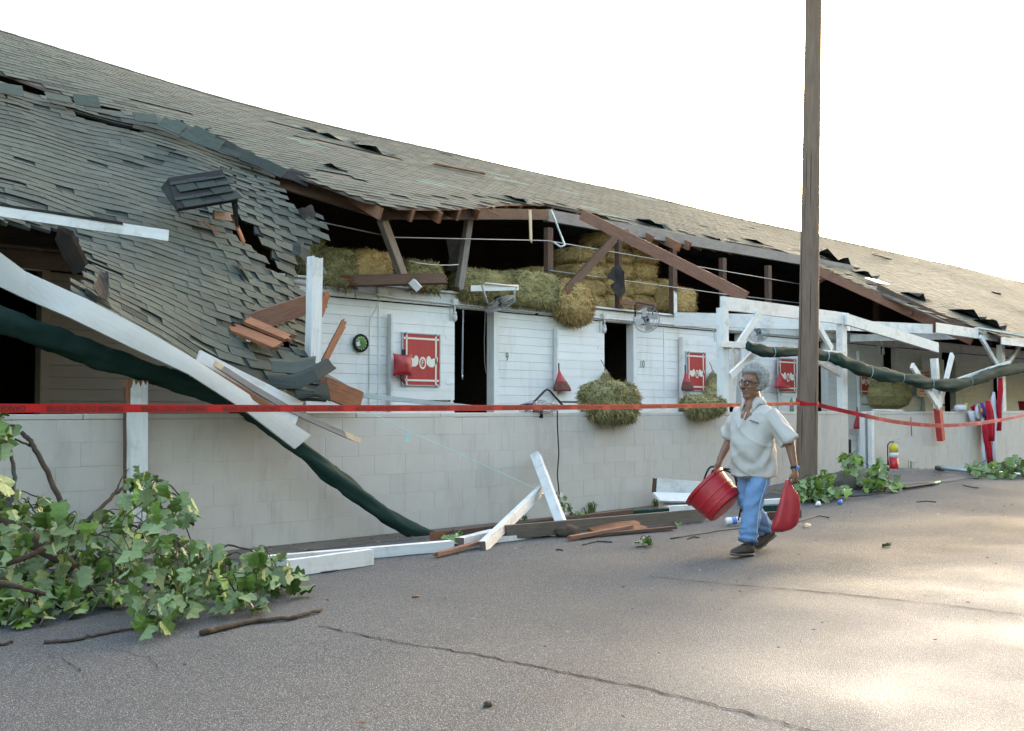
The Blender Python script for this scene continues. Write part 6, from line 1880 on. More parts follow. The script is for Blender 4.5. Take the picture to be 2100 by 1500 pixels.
# stragglers and sticks on the road
def stick(label, pix, r0, r1, seed, m='bark', cut=False):
    mb = MB(); limb(mb, [G(x, y, r0 * 0.9) for x, y in pix], r0, r1, 8, wob=0.012, seed=seed)
    mb.v = [(a, b, max(c, ground_z(a, b) + 0.002)) for a, b, c in mb.v]
    return tag(mb.build('stick', m, smooth=True), label, 'stick')
stick('thick dark stick on the road below the tip of the leafy branch', [(412, 1299), (470, 1285), (520, 1274), (590, 1268), (625, 1260), (662, 1250)], 0.019, 0.010, 1)
stick('long thin dark stick on the road at lower left', [(90, 1317), (150, 1313), (200, 1302), (250, 1293), (292, 1287)], 0.011, 0.007, 2)
stick('short stick end at the left edge of the road', [(-30, 1328), (0, 1322), (26, 1317)], 0.012, 0.008, 3)
stick('thin black branching twig lying before the short white board', [(590, 1160), (630, 1172), (680, 1172), (740, 1152), (788, 1137)], 0.008, 0.005, 4)
stick('tiny side twig rising from the thin black twig', [(720, 1160), (725, 1148), (728, 1142)], 0.005, 0.003, 5)
# by the pole
def simple_clump(label, base, region, front, n, size, seed, limbs, **k):
    return leafy_pile(label, base, limbs, region, front, n, size, seed, **k)
leafy_pile('low leafy branch with bright leaves around the pole foot', G(1665, 1022), [([(1630, 1018, 'g', 0.05), (1690, 1010, 'g', 0.08), (1750, 1018, 'g', 0.05), (1815, 1010, 'g', 0.05)], 0.02, 0.008)],
           [(1628, 1000), (1645, 995), (1690, 968), (1715, 980), (1700, 1000), (1740, 1010), (1700, 1028), (1640, 1034), (1632, 1020)], lambda px: G(px, 1032).y, 170, 0.115, 7, young=0.6, ymax=7.6, twigs=10)
leafy_pile('upright leafy branch with bright yellow green leaves in the wall gap', G(1790, 1010), [([(1775, 1005, 'g', 0.03), (1745, 970, 7.6), (1735, 945, 7.6)], 0.012, 0.006), ([(1790, 1010, 'g', 0.03), (1800, 975, 7.6), (1805, 945, 7.6)], 0.012, 0.006)],
           [(1717, 945), (1735, 934), (1768, 942), (1766, 962), (1742, 975), (1760, 985), (1785, 962), (1800, 946), (1812, 955), (1818, 975), (1812, 995), (1840, 992), (1848, 1005), (1800, 1015), (1770, 1010), (1762, 985), (1735, 972)], lambda px: G(px, 1012).y, 190, 0.125, 8, young=0.75, ymax=8.0, twigs=12)
leafy_pile('flat leafy branch lying at far right below the hanging cloths', G(2040, 975), [([(1985, 968, 'g', 0.05), (2040, 972, 'g', 0.08), (2100, 966, 'g', 0.1)], 0.02, 0.01)],
           [(1978, 965), (2000, 958), (2030, 955), (2060, 950), (2075, 938), (2090, 940), (2110, 950), (2110, 975), (2070, 983), (2030, 982), (1990, 975)], lambda px: G(px, 983).y, 150, 0.14, 9, young=0.35, ymax=8.5, twigs=8)
leafy_pile('small green leaf cluster on the road left of the walking man', G(1322, 1120), [([(1305, 1122, 'g', 0.01), (1325, 1120, 'g', 0.02), (1340, 1117, 'g', 0.02)], 0.005, 0.003)],
           [(1305, 1115), (1340, 1114), (1340, 1123), (1308, 1124)], lambda px: G(px, 1124).y, 9, 0.09, 10, ymax=8.0, twigs=2)
leafy_pile('small leafy sprig by the tarp foot and the white timber', G(930, 1118), [([(915, 1115, 'g', 0.02), (940, 1118, 'g', 0.03)], 0.005, 0.003)],
           [(912, 1104), (945, 1106), (945, 1122), (916, 1120)], lambda px: G(px, 1124).y, 12, 0.12, 12, ymax=8.2, twigs=2)
leafy_pile('leafy twig caught on the leaning white post foot', P(1165, 1050, 8.3), [([(1140, 1025, 8.35), (1160, 1040, 8.3), (1185, 1062, 8.25)], 0.006, 0.004)],
           [(1132, 1018), (1160, 1026), (1190, 1058), (1170, 1066), (1140, 1030)], lambda px: 8.2, 12, 0.07, 13, ymax=8.4, twigs=2)
leafy_pile('yellowish leaf litter on the muddy board', G(1195, 1070, 0.12), [([(1175, 1064, 'g', 0.16), (1215, 1060, 'g', 0.16)], 0.004, 0.003)],
           [(1172, 1054), (1212, 1052), (1215, 1066), (1176, 1068)], lambda px: 7.95, 16, 0.06, 14, ymax=8.3, twigs=2, young=0.9)
# loose single leaves
ll = random.Random(31)
for lab, x, y in (('lone green leaf on the road behind the man', 1826, 1120), ('lone green leaf at the road edge by the short white board', 738, 1160), ('lone dark leaf on the wall foot strip', 1390, 1075)):
    link('loose_leaf', LEAVES[2][0], None, Matrix.Translation(G(x, y, 0.012)) @ Matrix.Rotation(ll.uniform(0, 6), 4, 'Z') @ Matrix.Diagonal((0.09, 0.09, 0.06, 1)))
    tag(bpy.context.scene.collection.objects[-1], lab, 'leaf')
# weeds at the wall foot
def weed(label, px, py, h, n, seed):
    b = P(px, py, 8.72); b.z = ground_z(b.x, b.y)
    r = random.Random(seed); mb = MB()
    for i in range(n):
        a = r.uniform(0, 6.28); d = V((math.cos(a), math.sin(a) * 0.6 - 0.3, 0)) * r.uniform(0.3, 1.0) * h
        p0 = b + V((r.uniform(-0.06, 0.06), r.uniform(-0.03, 0.03), 0)); s = V((-d.y, d.x, 0)).normalized() * 0.005
        m_ = p0 + d * 0.4 + V((0, 0, h * r.uniform(0.5, 1))); e = p0 + d + V((0, 0, h * r.uniform(0.3, 1.0)))
        mb.add([p0 - s, p0 + s, m_ + s, m_ - s, e], [(0, 1, 2, 3), (3, 2, 4)])
    return tag(mb.build('weed_tuft', 'weed'), label, 'weed')
weed('grass tuft at the wall foot above the dark fallen beam', 1213, 1045, 0.16, 34, 1)
weed('grass tuft at the wall foot beside the thick white beam', 1345, 1035, 0.10, 30, 2)
weed('tiny grass tuft at the wall foot right of the white brace', 1075, 1062, 0.07, 16, 3)
weed('tiny grass tuft at the right wall by the extinguisher', 1868, 955, 0.16, 8, 4)
# ------------------------------------------------------------------ the walking man
GP = G(1551, 1134)
PF = V((-0.99, 0.13, 0)).normalized()           # walking direction, along the barn
PL = V((0, 0, 1)).cross(PF)                   # his left
def L_(f, l, z): return V((GP.x, GP.y, GP.z)) + PF * f + PL * l + V((0, 0, z))
def capsule(mb, p0, p1, r0, r1, n=14):
    p0, p1 = V(p0), V(p1); d = (p1 - p0)
    if d.length < 1e-6: d = V((0, 0, 1e-4))
    u = d.normalized(); pts = []; rad = []
    for k in range(4):
        a = math.pi / 2 * (1 - k / 4); pts.append(p0 - u * r0 * math.sin(a)); rad.append(max(1e-4, r0 * math.cos(a)))
    pts.append(p0); rad.append(r0); pts.append(p0.lerp(p1, 0.5)); rad.append((r0 + r1) / 2); pts.append(p1); rad.append(r1)
    for k in range(1, 5):
        a = math.pi / 2 * k / 4; pts.append(p1 + u * r1 * math.sin(a)); rad.append(max(1e-4, r1 * math.cos(a)))
    mb.tube(pts, rad, n)
def ellip(mb, c, rx, ry, rz, ax=None, nu=20, nv=14):
    """axes: forward, left, up unless ax (3x3 columns) is given"""
    A = ax if ax is not None else Matrix((PF, PL, V((0, 0, 1)))).transposed()
    c = V(c); vs = []
    for j in range(nv + 1):
        for i in range(nu):
            u, v = 2 * math.pi * i / nu, -math.pi / 2 + math.pi * j / nv
            cv = max(math.cos(v), 1e-4)
            vs.append(c + A @ V((rx * cv * math.cos(u), ry * cv * math.sin(u), rz * math.sin(v))))
    fs = [(j * nu + i, j * nu + (i + 1) % nu, (j + 1) * nu + (i + 1) % nu, (j + 1) * nu + i) for j in range(nv) for i in range(nu)]
    fs += [tuple(reversed(range(nu))), tuple(nv * nu + i for i in range(nu))]
    mb.add(vs, fs)
def loft(mb, rings, n=28):
    """rings: (centre f, l, z, half depth, half width)"""
    vs = []
    for (f, l, z, a, b) in rings:
        for j in range(n):
            th = 2 * math.pi * j / n
            vs.append(L_(f + a * math.cos(th), l + b * math.sin(th), z))
    k = len(rings)
    fs = [(i * n + j, i * n + (j + 1) % n, (i + 1) * n + (j + 1) % n, (i + 1) * n + j) for i in range(k - 1) for j in range(n)]
    fs += [tuple(reversed(range(n))), tuple((k - 1) * n + j for j in range(n))]
    mb.add(vs, fs)
def fuse(mb, name, m, parent, vox, smooth=4, disp=None):
    """weld overlapping solids into one continuous skin"""
    me = mb.mesh(name + '_raw', m)
    o = bpy.data.objects.new('tmp', me); COL.objects.link(o)
    r = o.modifiers.new('r', 'REMESH'); r.mode = 'VOXEL'; r.voxel_size = vox; r.use_smooth_shade = True
    s = o.modifiers.new('s', 'SMOOTH'); s.factor = 0.5; s.iterations = smooth
    dg = bpy.context.evaluated_depsgraph_get()
    me2 = bpy.data.meshes.new_from_object(o.evaluated_get(dg))
    bpy.data.objects.remove(o)
    me2.name = name
    if disp:
        nn = [v.normal.copy() for v in me2.vertices]
        for v, q in zip(me2.vertices, nn): v.co = v.co + q * disp(v.co, q)
    b = BASE[parent]
    for v in me2.vertices: v.co = v.co - b
    me2.materials.clear(); me2.materials.append(MATS[m])
    me2.polygons.foreach_set('use_smooth', [True] * len(me2.polygons))
    me2.update()
    return link(name, me2, parent, Matrix.Translation(b))

man = thing('person', 'grey-haired man in pale polo shirt and blue jeans walking with red tub', 'person', GP)
HD = V((-0.97, 0.20, 0)).normalized(); HL = V((0, 0, 1)).cross(HD)
HC = L_(0.045, 0.0, 1.535)
def H_(f, l, z): return HC + HD * f + HL * l + V((0, 0, z))
HA = Matrix((HD, HL, V((0, 0, 1)))).transposed()
LH = (-0.06, 0.395, 0.715); RH = (0.15, -0.325, 0.765)          # hands
def hand(mb, h, sgn):
    """palm and five curled fingers; sgn = side of the body (+1 left)"""
    f, l, z = h; inn = -sgn
    ellip(mb, L_(f, l, z), 0.042, 0.020, 0.050)
    for k, (df, ln) in enumerate(((0.032, 0.92), (0.011, 1.0), (-0.011, 0.95), (-0.031, 0.8))):
        b0 = L_(f + df, l, z - 0.035); b1 = L_(f + df, l + inn * 0.008, z - 0.066 * ln); b2 = L_(f + df, l + inn * 0.034 * ln, z - 0.072 * ln); b3 = L_(f + df, l + inn * 0.040, z - 0.048)
        capsule(mb, b0, b1, 0.0105, 0.010, 8); capsule(mb, b1, b2, 0.010, 0.009, 8); capsule(mb, b2, b3, 0.009, 0.008, 8)
    t0 = L_(f + 0.030, l + inn * 0.004, z + 0.018); t1 = L_(f + 0.050, l + inn * 0.016, z - 0.012); t2 = L_(f + 0.040, l + inn * 0.030, z - 0.040)
    capsule(mb, t0, t1, 0.014, 0.011, 8); capsule(mb, t1, t2, 0.011, 0.009, 8)
def body():
    mb = MB()
    # head: skull, face, jaw, nose, brow, cheeks, lips, chin, ears
    ellip(mb, H_(-0.012, 0, 0.028), 0.098, 0.078, 0.100, HA)
    ellip(mb, H_(0.030, 0, -0.045), 0.066, 0.063, 0.095, HA)
    ellip(mb, H_(0.050, 0, -0.108), 0.042, 0.046, 0.034, HA)
    ellip(mb, H_(0.0, 0, -0.085), 0.070, 0.066, 0.050, HA)
    capsule(mb, H_(0.092, 0, 0.022), H_(0.118, 0, -0.026), 0.011, 0.020, 10)
    for s in (-1, 1):
        ellip(mb, H_(0.108, s * 0.017, -0.030), 0.013, 0.012, 0.010, HA)
        capsule(mb, H_(0.088, s * 0.012, 0.036), H_(0.070, s * 0.050, 0.034), 0.012, 0.012, 8)
        ellip(mb, H_(0.062, s * 0.042, -0.030), 0.030, 0.026, 0.028, HA)
        ellip(mb, H_(-0.012, s * 0.077, -0.012), 0.022, 0.010, 0.034, HA)
    capsule(mb, H_(0.090, -0.020, -0.066), H_(0.090, 0.020, -0.066), 0.011, 0.011, 8)
    capsule(mb, H_(0.086, -0.018, -0.082), H_(0.086, 0.018, -0.082), 0.011, 0.011, 8)
    # neck, throat and the open collar's V of chest
    capsule(mb, H_(-0.015, 0, -0.08), L_(0.0, 0, 1.34), 0.062, 0.072)
    capsule(mb, H_(0.02, 0, -0.12), L_(0.07, 0, 1.33), 0.045, 0.045)
    capsule(mb, L_(0.075, 0.012, 1.345), L_(0.118, 0.0, 1.255), 0.045, 0.022, 10)
    # torso inside the shirt, hips and legs inside the jeans
    capsule(mb, L_(0, -0.10, 1.24), L_(0, 0.10, 1.24), 0.07, 0.07)
    capsule(mb, L_(0.02, 0, 1.20), L_(0.04, 0, 0.95), 0.14, 0.15)
    capsule(mb, L_(0.0, 0, 0.92), L_(0.0, 0, 0.84), 0.12, 0.12)
    capsule(mb, L_(0.0, 0.09, 0.84), L_(0.17, 0.10, 0.48), 0.075, 0.052); capsule(mb, L_(0.17, 0.10, 0.48), L_(0.24, 0.10, 0.10), 0.050, 0.036)
    capsule(mb, L_(0.0, -0.09, 0.84), L_(0.0, -0.10, 0.47), 0.075, 0.052); capsule(mb, L_(0.0, -0.10, 0.47), L_(-0.29, -0.10, 0.15), 0.050, 0.036)
    # arms
    for (sh, el, wr, hd, s) in (((-0.01, 0.185, 1.255), (-0.07, 0.325, 1.03), (-0.065, 0.385, 0.80), LH, 1), ((0, -0.185, 1.255), (-0.01, -0.300, 1.04), (0.115, -0.320, 0.845), RH, -1)):
        capsule(mb, L_(*sh), L_(*el), 0.050, 0.047); capsule(mb, L_(*el), L_(*wr), 0.047, 0.030); capsule(mb, L_(*wr), L_(*hd), 0.029, 0.027)
        hand(mb, hd, s)
    return fuse(mb, 'body', 'skin', man, 0.0055, 3)
body()
# clothes
def shirt():
    mb = MB()
    loft(mb, [(0.02, 0, 0.700, 0.192, 0.212), (0.025, 0, 0.76, 0.192, 0.210), (0.040, 0, 0.88, 0.196, 0.204), (0.050, 0, 0.99, 0.196, 0.200), (0.038, 0, 1.11, 0.175, 0.202), (0.02, 0, 1.21, 0.145, 0.208), (0.0, 0, 1.29, 0.115, 0.205), (-0.005, 0, 1.34, 0.085, 0.165), (-0.01, 0, 1.375, 0.062, 0.095)])
    for sh, el, r0, r1 in (((-0.005, 0.155, 1.278), (-0.072, 0.338, 1.015), 0.088, 0.098), ((-0.005, -0.155, 1.278), (-0.012, -0.308, 1.065), 0.088, 0.092)):
        p0, p1 = L_(*sh), L_(*el)
        mb.tube([p0, p0.lerp(p1, 0.35), p0.lerp(p1, 0.75), p1], [r0, r0 * 1.02, r1 * 0.98, r1], 18)
    def d(p, n):
        q = p - V((GP.x, GP.y, GP.z)); f, l, z = q.dot(PF), q.dot(PL), q.z
        w = 0.016 * math.sin(26 * (z + 0.75 * f + 0.35 * l) + 4 * fb(p.x * 4, p.y * 4, p.z * 4)) * sstep(1.2, 0.85, z) * (0.4 + 0.6 * abs(fb(p.x * 6, p.y * 6, p.z * 3)))
        w += 0.016 * fb(p.x * 8, p.y * 8, p.z * 4) + 0.009 * math.sin(l * 40 + 3 * fb(z * 5, l * 3)) * sstep(0.90, 0.70, z)
        if abs(l) > 0.22: w += 0.006 * math.sin(38 * (z * 0.8 + l))
        a1 = 1 - abs(fb(f * 3 + l * 2.0, z * 7 + l * 5, 2.2)) * 2.2; a2 = 1 - abs(fb(l * 6 + 7, z * 3.5 - f * 5, 8.1)) * 2.2
        w += 0.013 * max(0, a1) ** 3 * sstep(1.30, 1.05, z) + 0.010 * max(0, a2) ** 3 - 0.006
        return w
    o = fuse(mb, 'polo_shirt', 'shirt', man, 0.009, 2, d)
    return o
sh = shirt()
def collar():
    mb = MB(); n = 26; vs = []
    for i in range(n + 1):
        a = R(28) + (2 * math.pi - R(56)) * i / n
        e = min(i, n - i) / n
        pt_ = 0.030 * max(0, 1 - e * 9)
        for (r, z) in ((0.072, 1.405), (0.080, 1.418), (0.100, 1.385), (0.118 + pt_ * 0.3, 1.352 - pt_ * 1.6)):
            vs.append(L_(0.012 + r * math.cos(a) * 0.98, r * math.sin(a) * 1.05, z - 0.03 * sstep(0.6, 1, math.cos(a)) * 1.6))
    fs = [(i * 4 + k, (i + 1) * 4 + k, (i + 1) * 4 + k + 1, i * 4 + k + 1) for i in range(n) for k in range(3)]
    mb.add(vs, fs)
    o = mb.build('collar', 'shirt', sh, smooth=True)
    s = o.modifiers.new('t', 'SOLIDIFY'); s.thickness = 0.006
collar()
# placket edge and embroidered mark
mb = MB(); mb.tube([L_(0.150, 0.028, 1.28), L_(0.185, 0.026, 1.22), L_(0.212, 0.022, 1.17), L_(0.236, 0.016, 1.13)], 0.005, 6); mb.build('placket', 'shirt', sh, smooth=True)
for i in range(9):
    mb = MB(); c = L_(0.168 - 0.0035 * i, 0.085 + 0.0085 * i, 1.205 - 0.003 * i + (0.003 if i % 3 == 1 else 0)); mb.box(c, (0.012, 0.007, 0.010 + 0.004 * (i % 2)), Matrix.Rotation(0.1 * (i % 3), 3, 'Y')); mb.build('embroidery', 'wood_grey', sh)
def jeans():
    mb = MB()
    loft(mb, [(0.0, 0, 0.74, 0.140, 0.170), (0.0, 0, 0.80, 0.135, 0.165), (0.01, 0, 0.90, 0.120, 0.150)])
    ellip(mb, L_(-0.03, 0, 0.76), 0.13, 0.165, 0.11)
    for leg in (((0.01, 0.095, 0.80), (0.165, 0.105, 0.48), (0.235, 0.10, 0.12)), ((-0.005, -0.095, 0.80), (0.0, -0.105, 0.47), (-0.255, -0.10, 0.185))):
        a, b, c = (L_(*q) for q in leg)
        capsule(mb, a, b, 0.100, 0.084, 18)
        mb.tube([b + (a - b).normalized() * 0.03, b, b.lerp(c, 0.45), b.lerp(c, 0.85), c], [0.080, 0.084, 0.082, 0.083, 0.084], 18)
    def d(p, n):
        q = p - V((GP.x, GP.y, GP.z)); z = q.z
        w = 0.007 * fb(p.x * 10, p.y * 10, p.z * 7)
        w += 0.009 * math.sin(z * 95 + 5 * fb(p.x * 8, p.y * 8, z * 4)) * sstep(0.30, 0.14, z)
        w += 0.006 * math.sin(z * 60 + q.dot(PF) * 50) * math.exp(-((z - 0.48) / 0.09) ** 2)
        w += 0.006 * math.sin(60 * (q.dot(PF) + z)) * math.exp(-((z - 0.74) / 0.08) ** 2)
        w += 0.011 * max(0, 1 - abs(fb(p.x * 6, p.y * 6, z * 9)) * 2.2) ** 3 - 0.003
        return w
    return fuse(mb, 'jeans', 'denim', man, 0.009, 2, d)
je = jeans()
for l0, l1, s in ((0.01, 0.165, 1), (-0.005, 0.0, -1)):
    mb = MB()
    pts = [L_(0.02, s * 0.180, 0.78), L_(l1 * 0.5 + 0.01, s * 0.198, 0.64), L_(l1, s * 0.190, 0.48)] + ([L_(0.205, 0.188, 0.30), L_(0.235, 0.186, 0.13)] if s > 0 else [L_(-0.12, -0.19, 0.33)])
    mb.tube(pts, 0.0045, 5); mb.build('side_seam', 'denim_seam', je, smooth=True)
def shoe(heel, toe, up, name='shoe'):
    heel, toe = V(heel), V(toe); d = (toe - heel); Ln = d.length; A = axes(d, up)
    W = lambda x, y, z: heel + A @ V((x, y, z))
    def shape(prof, mm, nm, par):
        mb = MB(); N = 16; vs = []
        for (x, hw, z0, z1) in prof:
            for j in range(N):
                th = 2 * math.pi * j / N
                cs, sn = math.cos(th), math.sin(th)
                yy = hw * math.copysign(abs(cs) ** 0.7, cs); zz = (z0 + z1) / 2 + (z1 - z0) / 2 * math.copysign(abs(sn) ** 0.75, sn)
                vs.append(W(x * Ln, yy, zz))
        k = len(prof)
        fs = [(i * N + j, i * N + (j + 1) % N, (i + 1) * N + (j + 1) % N, (i + 1) * N + j) for i in range(k - 1) for j in range(N)]
        fs += [tuple(reversed(range(N))), tuple((k - 1) * N + j for j in range(N))]
        mb.add(vs, fs); return mb.build(nm, mm, par, smooth=True)
    sh_ = shape([(0.0, 0.030, 0.024, 0.08), (0.05, 0.038, 0.022, 0.105), (0.2, 0.041, 0.022, 0.12), (0.38, 0.043, 0.022, 0.108), (0.55, 0.049, 0.022, 0.085), (0.75, 0.053, 0.022, 0.070), (0.9, 0.046, 0.022, 0.058), (0.98, 0.03, 0.024, 0.045), (1.0, 0.012, 0.028, 0.036)], 'shoe', name, man)
    shape([(-0.015, 0.028, 0.0, 0.026), (0.03, 0.040, 0.0, 0.028), (0.25, 0.042, 0.002, 0.027), (0.45, 0.042, 0.004, 0.026), (0.7, 0.054, 0.0, 0.026), (0.9, 0.048, 0.002, 0.026), (1.0, 0.028, 0.008, 0.028), (1.02, 0.012, 0.014, 0.027)], 'sole', 'sole', sh_)
    for k in range(4):
        m2 = MB(); x = 0.42 + 0.075 * k; z = 0.104 - 0.016 * k
        m2.tube([W(x * Ln, -0.03, z - 0.008), W((x + 0.02) * Ln, 0, z + 0.002), W(x * Ln, 0.03, z - 0.008)], 0.004, 5); m2.build('lace', 'black', sh_)
shoe(L_(0.185, 0.105, 0.0), L_(0.465, 0.125, 0.022), (-0.05, 0, 1))
shoe(L_(-0.385, -0.105, 0.115), L_(-0.135, -0.115, 0.0), PF * 0.4 + V((0, 0, 0.9)))
# hair: rounded grey afro, open at the face
def hair():
    mb = MB(); nu, nv = 48, 34; vs = []
    C = H_(-0.045, 0, 0.058)
    keep = {}
    for j in range(nv + 1):
        for i in range(nu):
            u, v = 2 * math.pi * i / nu, -math.pi / 2 + math.pi * j / nv
            p = V((math.cos(v) * math.cos(u), math.cos(v) * math.sin(u), math.sin(v)))
            k = 1 + 0.05 * fb(p.x * 3, p.y * 3, p.z * 3) + 0.05 * fb(p.x * 11, p.y * 11, p.z * 11) + 0.02 * fb(p.x * 25, p.y * 25, p.z * 25)
            q = V((p.x * 0.130, p.y * 0.130, p.z * 0.130)) * k
            # pull the front lower quarter back so the face stays free
            fr = sstep(0.25, 0.75, p.x) * sstep(0.50, 0.15, p.z)
            q.x -= fr * 0.075
            lo = sstep(-0.35, -0.9, p.z); q.z += lo * 0.02
            vs.append(C + HA @ q)
    fs = [(j * nu + i, j * nu + (i + 1) % nu, (j + 1) * nu + (i + 1) % nu, (j + 1) * nu + i) for j in range(nv) for i in range(nu)]
    mb.add(vs, fs)
    r = random.Random(3)
    core = list(vs)
    for _ in range(9000):
        k = r.randrange(nu * 3, len(core)); p = core[k]; n = (p - C)
        if (p - HC).dot(HD) > 0.055 and p.z < HC.z + 0.075: continue
        n.normalize()
        t = V((r.gauss(0, 1), r.gauss(0, 1), r.gauss(0, 1))); t = (t - n * t.dot(n)).normalized()
        p = p + t * r.uniform(0, 0.008)
        e = p + n * r.uniform(0.004, 0.022) + t * r.uniform(0.002, 0.014); s = n.cross(t) * 0.0022
        mb.add([p - s - n * 0.003, p + s - n * 0.003, e + s * 0.6, e - s * 0.6], [(0, 1, 2, 3)])
    mb.build('hair', 'hair_grey', man, smooth=True)
hair()
mb = MB()
for s in (-1, 1): mb.tube([H_(0.098, s * 0.004, -0.048), H_(0.096, s * 0.018, -0.050), H_(0.086, s * 0.032, -0.060)], [0.007, 0.008, 0.004], 6)
mb.build('moustache', 'moustache', man, smooth=True)
for s in (-1, 1):
    mb = MB(); ellip(mb, H_(0.083, s * 0.032, 0.010), 0.010, 0.014, 0.009, HA, 12, 8); e = mb.build('eye', 'cloth_white', man, smooth=True)
    mb = MB(); ellip(mb, H_(0.0905, s * 0.032, 0.010), 0.0035, 0.006, 0.006, HA, 10, 6); mb.build('iris', 'black', e, smooth=True)
    mb = MB(); mb.tube([H_(0.093, s * 0.012, 0.040), H_(0.088, s * 0.035, 0.044), H_(0.072, s * 0.055, 0.036)], [0.004, 0.005, 0.003], 6); mb.build('eyebrow', 'moustache', man, smooth=True)
gl = thing('eyeglasses', 'dark framed eyeglasses on the walking man', 'eyeglasses', H_(0.10, 0, -0.02))
for s in (-1, 1):
    mb = MB(); mb.tube([H_(0.106 - 0.010 * abs(math.cos(a)) * (1 if s * math.cos(a) > 0 else 0.3), s * 0.034 + 0.026 * math.cos(a), 0.006 + 0.021 * math.sin(a)) for a in [2 * math.pi * k / 20 for k in range(21)]], 0.003, 6); mb.build('rim', 'black', gl, smooth=True)
    mb = MB(); mb.tube([H_(0.096, s * 0.060, 0.012), H_(0.05, s * 0.077, 0.012), H_(-0.01, s * 0.082, 0.008)], 0.003, 6); mb.build('temple', 'black', gl, smooth=True)
mb = MB(); mb.tube([H_(0.107, -0.009, 0.010), H_(0.112, 0, 0.014), H_(0.107, 0.009, 0.010)], 0.003, 6); mb.build('bridge', 'black', gl, smooth=True)
wt = thing('wrist_watch', 'dark wrist watch with blue face on the man near arm', 'watch', L_(-0.065, 0.386, 0.81))
wc = L_(-0.064, 0.387, 0.79)
mb = MB(); mb.lathe([(0.0335, -0.011), (0.036, -0.010), (0.036, 0.010), (0.0335, 0.011)], wc, 20, axes(L_(-0.07, 0.325, 1.03) - L_(-0.065, 0.385, 0.80)) @ Matrix.Rotation(math.pi / 2, 3, 'Y')); mb.build('band', 'rubber', wt, smooth=True)
mb = MB(); mb.lathe([(0.017, 0), (0.017, 0.012), (0.012, 0.014)], wc + PL * 0.030, 14, axes(PL) @ Matrix.Rotation(math.pi / 2, 3, 'Y')); mb.build('face', 'plastic_blue', wt)

# ------------------------------------------------------------------ what he carries
def tub():
    dep = (L_(*RH) - CAM).dot(FW)
    c = CAM + ray(1467, 1019) * dep
    ax = (-RT * 0.62 + V((0, 0, 1)) * 0.66 + FWD_H * 0.34).normalized()
    A = axes(ax, (0, 1, 0)) @ Matrix.Rotation(math.pi / 2, 3, 'Y')     # lathe axis -> ax
    h = 0.285; b = c - ax * h / 2
    t = thing('muck_tub', 'big red plastic tub tilted in the walking man right hand', 'tub', b)
    prof = [(0.17, 0.0), (0.192, 0.012), (0.198, 0.05), (0.203, 0.055), (0.204, 0.075), (0.2, 0.08), (0.206, 0.13), (0.211, 0.135), (0.212, 0.15), (0.209, 0.155), (0.218, 0.23), (0.221, 0.255), (0.238, 0.258), (0.240, 0.285), (0.232, 0.288), (0.214, 0.262), (0.205, 0.15), (0.185, 0.02), (0.02, 0.015)]
    q = MB(); q.lathe(prof, b, 48, A); q.build('shell', 'tub_red', t, smooth=False)
    rim = c + ax * h / 2
    hp = L_(*RH) + V((0, 0, -0.055))
    up = (V((0, 0, 1)) - ax * ax.z).normalized(); sd_ = ax.cross(up)
    for s in (-1, 1):
        a1 = rim + (up * math.cos(0.5 * s - 0.15) + sd_ * math.sin(0.5 * s - 0.15)) * 0.235
        q = MB(); q.tube([a1 - ax * 0.02, a1 + (hp - a1) * 0.4 + V((0, 0, 0.02)) - RT * 0.02 * s, hp, hp + (a1 - hp) * 0.15], 0.010, 8); q.build('rope_handle', 'rubber', t, smooth=True)
tub()
hs = thing('leather_straps', 'bundle of dark leather straps hanging beside the red tub', 'straps', L_(0.05, -0.3, 0.35))
dep = (L_(*RH) - CAM).dot(FW)
def cp(px, py, dd=0.0): return CAM + ray(px, py) * (dep + dd)
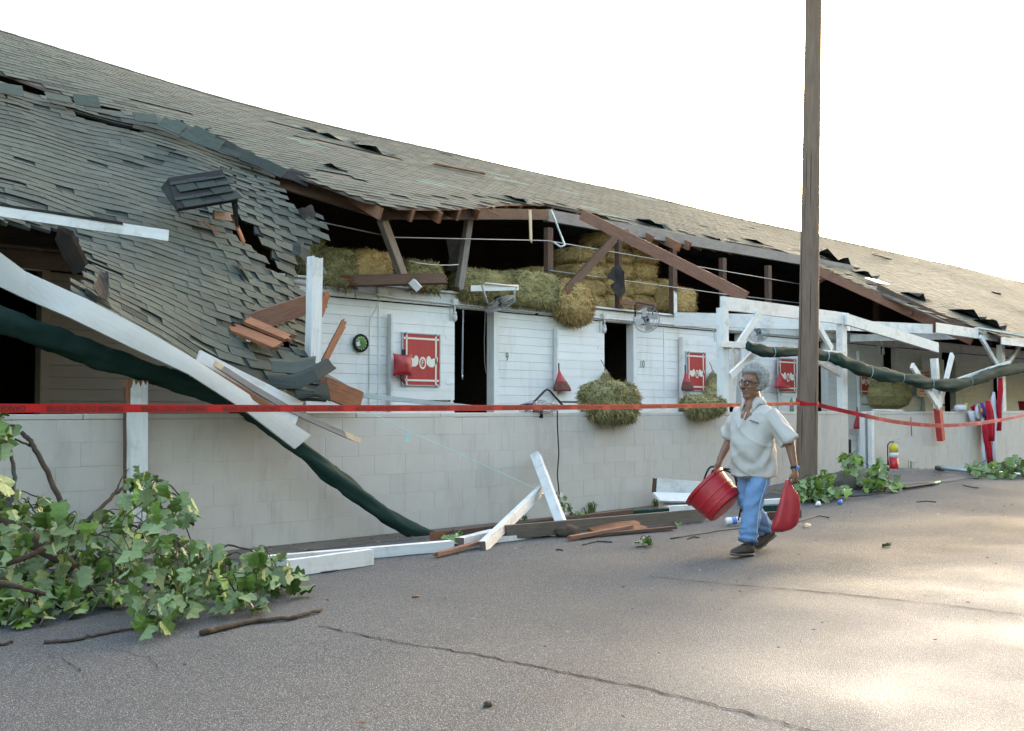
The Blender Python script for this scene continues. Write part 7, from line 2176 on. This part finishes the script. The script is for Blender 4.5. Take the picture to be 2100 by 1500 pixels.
for pts in ([(1478, 962), (1458, 958), (1447, 975), (1440, 1000)], [(1478, 963), (1462, 966), (1456, 985), (1452, 1000)], [(1480, 960), (1470, 964), (1462, 992), (1468, 1000)], [(1482, 962), (1500, 965), (1514, 990), (1522, 1015), (1520, 1040), (1514, 1068)], [(1482, 962), (1505, 975), (1512, 1000), (1524, 1020), (1522, 1050)]):
    q = MB(); full = [spl([cp(x, y, 0.03 if i > 1 else 0) for i, (x, y) in enumerate(pts)], k / 16) for k in range(17)]
    q.tube(full, 0.009, 6, flat=0.5); q.build('strap', 'black', hs, smooth=True)
def hand_bag():
    dep2 = (L_(*LH) - CAM).dot(FW)
    W = lambda x, y: CAM + ray(x, y) * dep2
    rows = [(984, 1611, 1618, 0.010), (992, 1609, 1622, 0.016), (1003, 1605, 1629, 0.024), (1015, 1601, 1638, 0.032), (1028, 1598, 1641, 0.040), (1042, 1594, 1641, 0.047), (1056, 1590, 1640, 0.052), (1068, 1586, 1638, 0.053), (1078, 1582, 1634, 0.048), (1086, 1580, 1624, 0.035), (1091, 1588, 1608, 0.014)]
    c0 = W(1612, 1091)
    t = thing('carry_bag', 'red vinyl bag hanging from the man near hand', 'bag', c0)
    N = 30; q = MB(); vs = []
    for i, (y, xl, xr, dp) in enumerate(rows):
        a, b = W(xl, y), W(xr, y); c = (a + b) / 2; h = (b - a) / 2
        for j in range(N):
            th = 2 * math.pi * j / N
            k = 1 + 0.16 * math.sin(5 * th + 0.35 * i) * sstep(0, 3, i) * (1 - 0.5 * i / 10) + 0.12 * fb(math.cos(th) * 2, math.sin(th) * 2, i * 0.4)
            vs.append(c + h * math.cos(th) * (0.5 + 0.5 * min(1, k)) - FWD_H * dp * math.sin(th) * k)
    n = len(rows)
    fs = [(i * N + j, i * N + (j + 1) % N, (i + 1) * N + (j + 1) % N, (i + 1) * N + j) for i in range(n - 1) for j in range(N)]
    fs += [tuple(reversed(range(N))), tuple((n - 1) * N + j for j in range(N))]
    q.add(vs, fs); q.build('pouch', 'bag_red', t, smooth=True)
    hp = L_(*LH) + V((0, 0, -0.06))
    for s_ in (-1, 1):
        q = MB(); q.tube([W(1614 + 4 * s_, 990), hp + PF * 0.02 * s_, hp + V((0, 0, 0.012))], 0.008, 6); q.build('strap', 'black', t, smooth=True)
hand_bag()
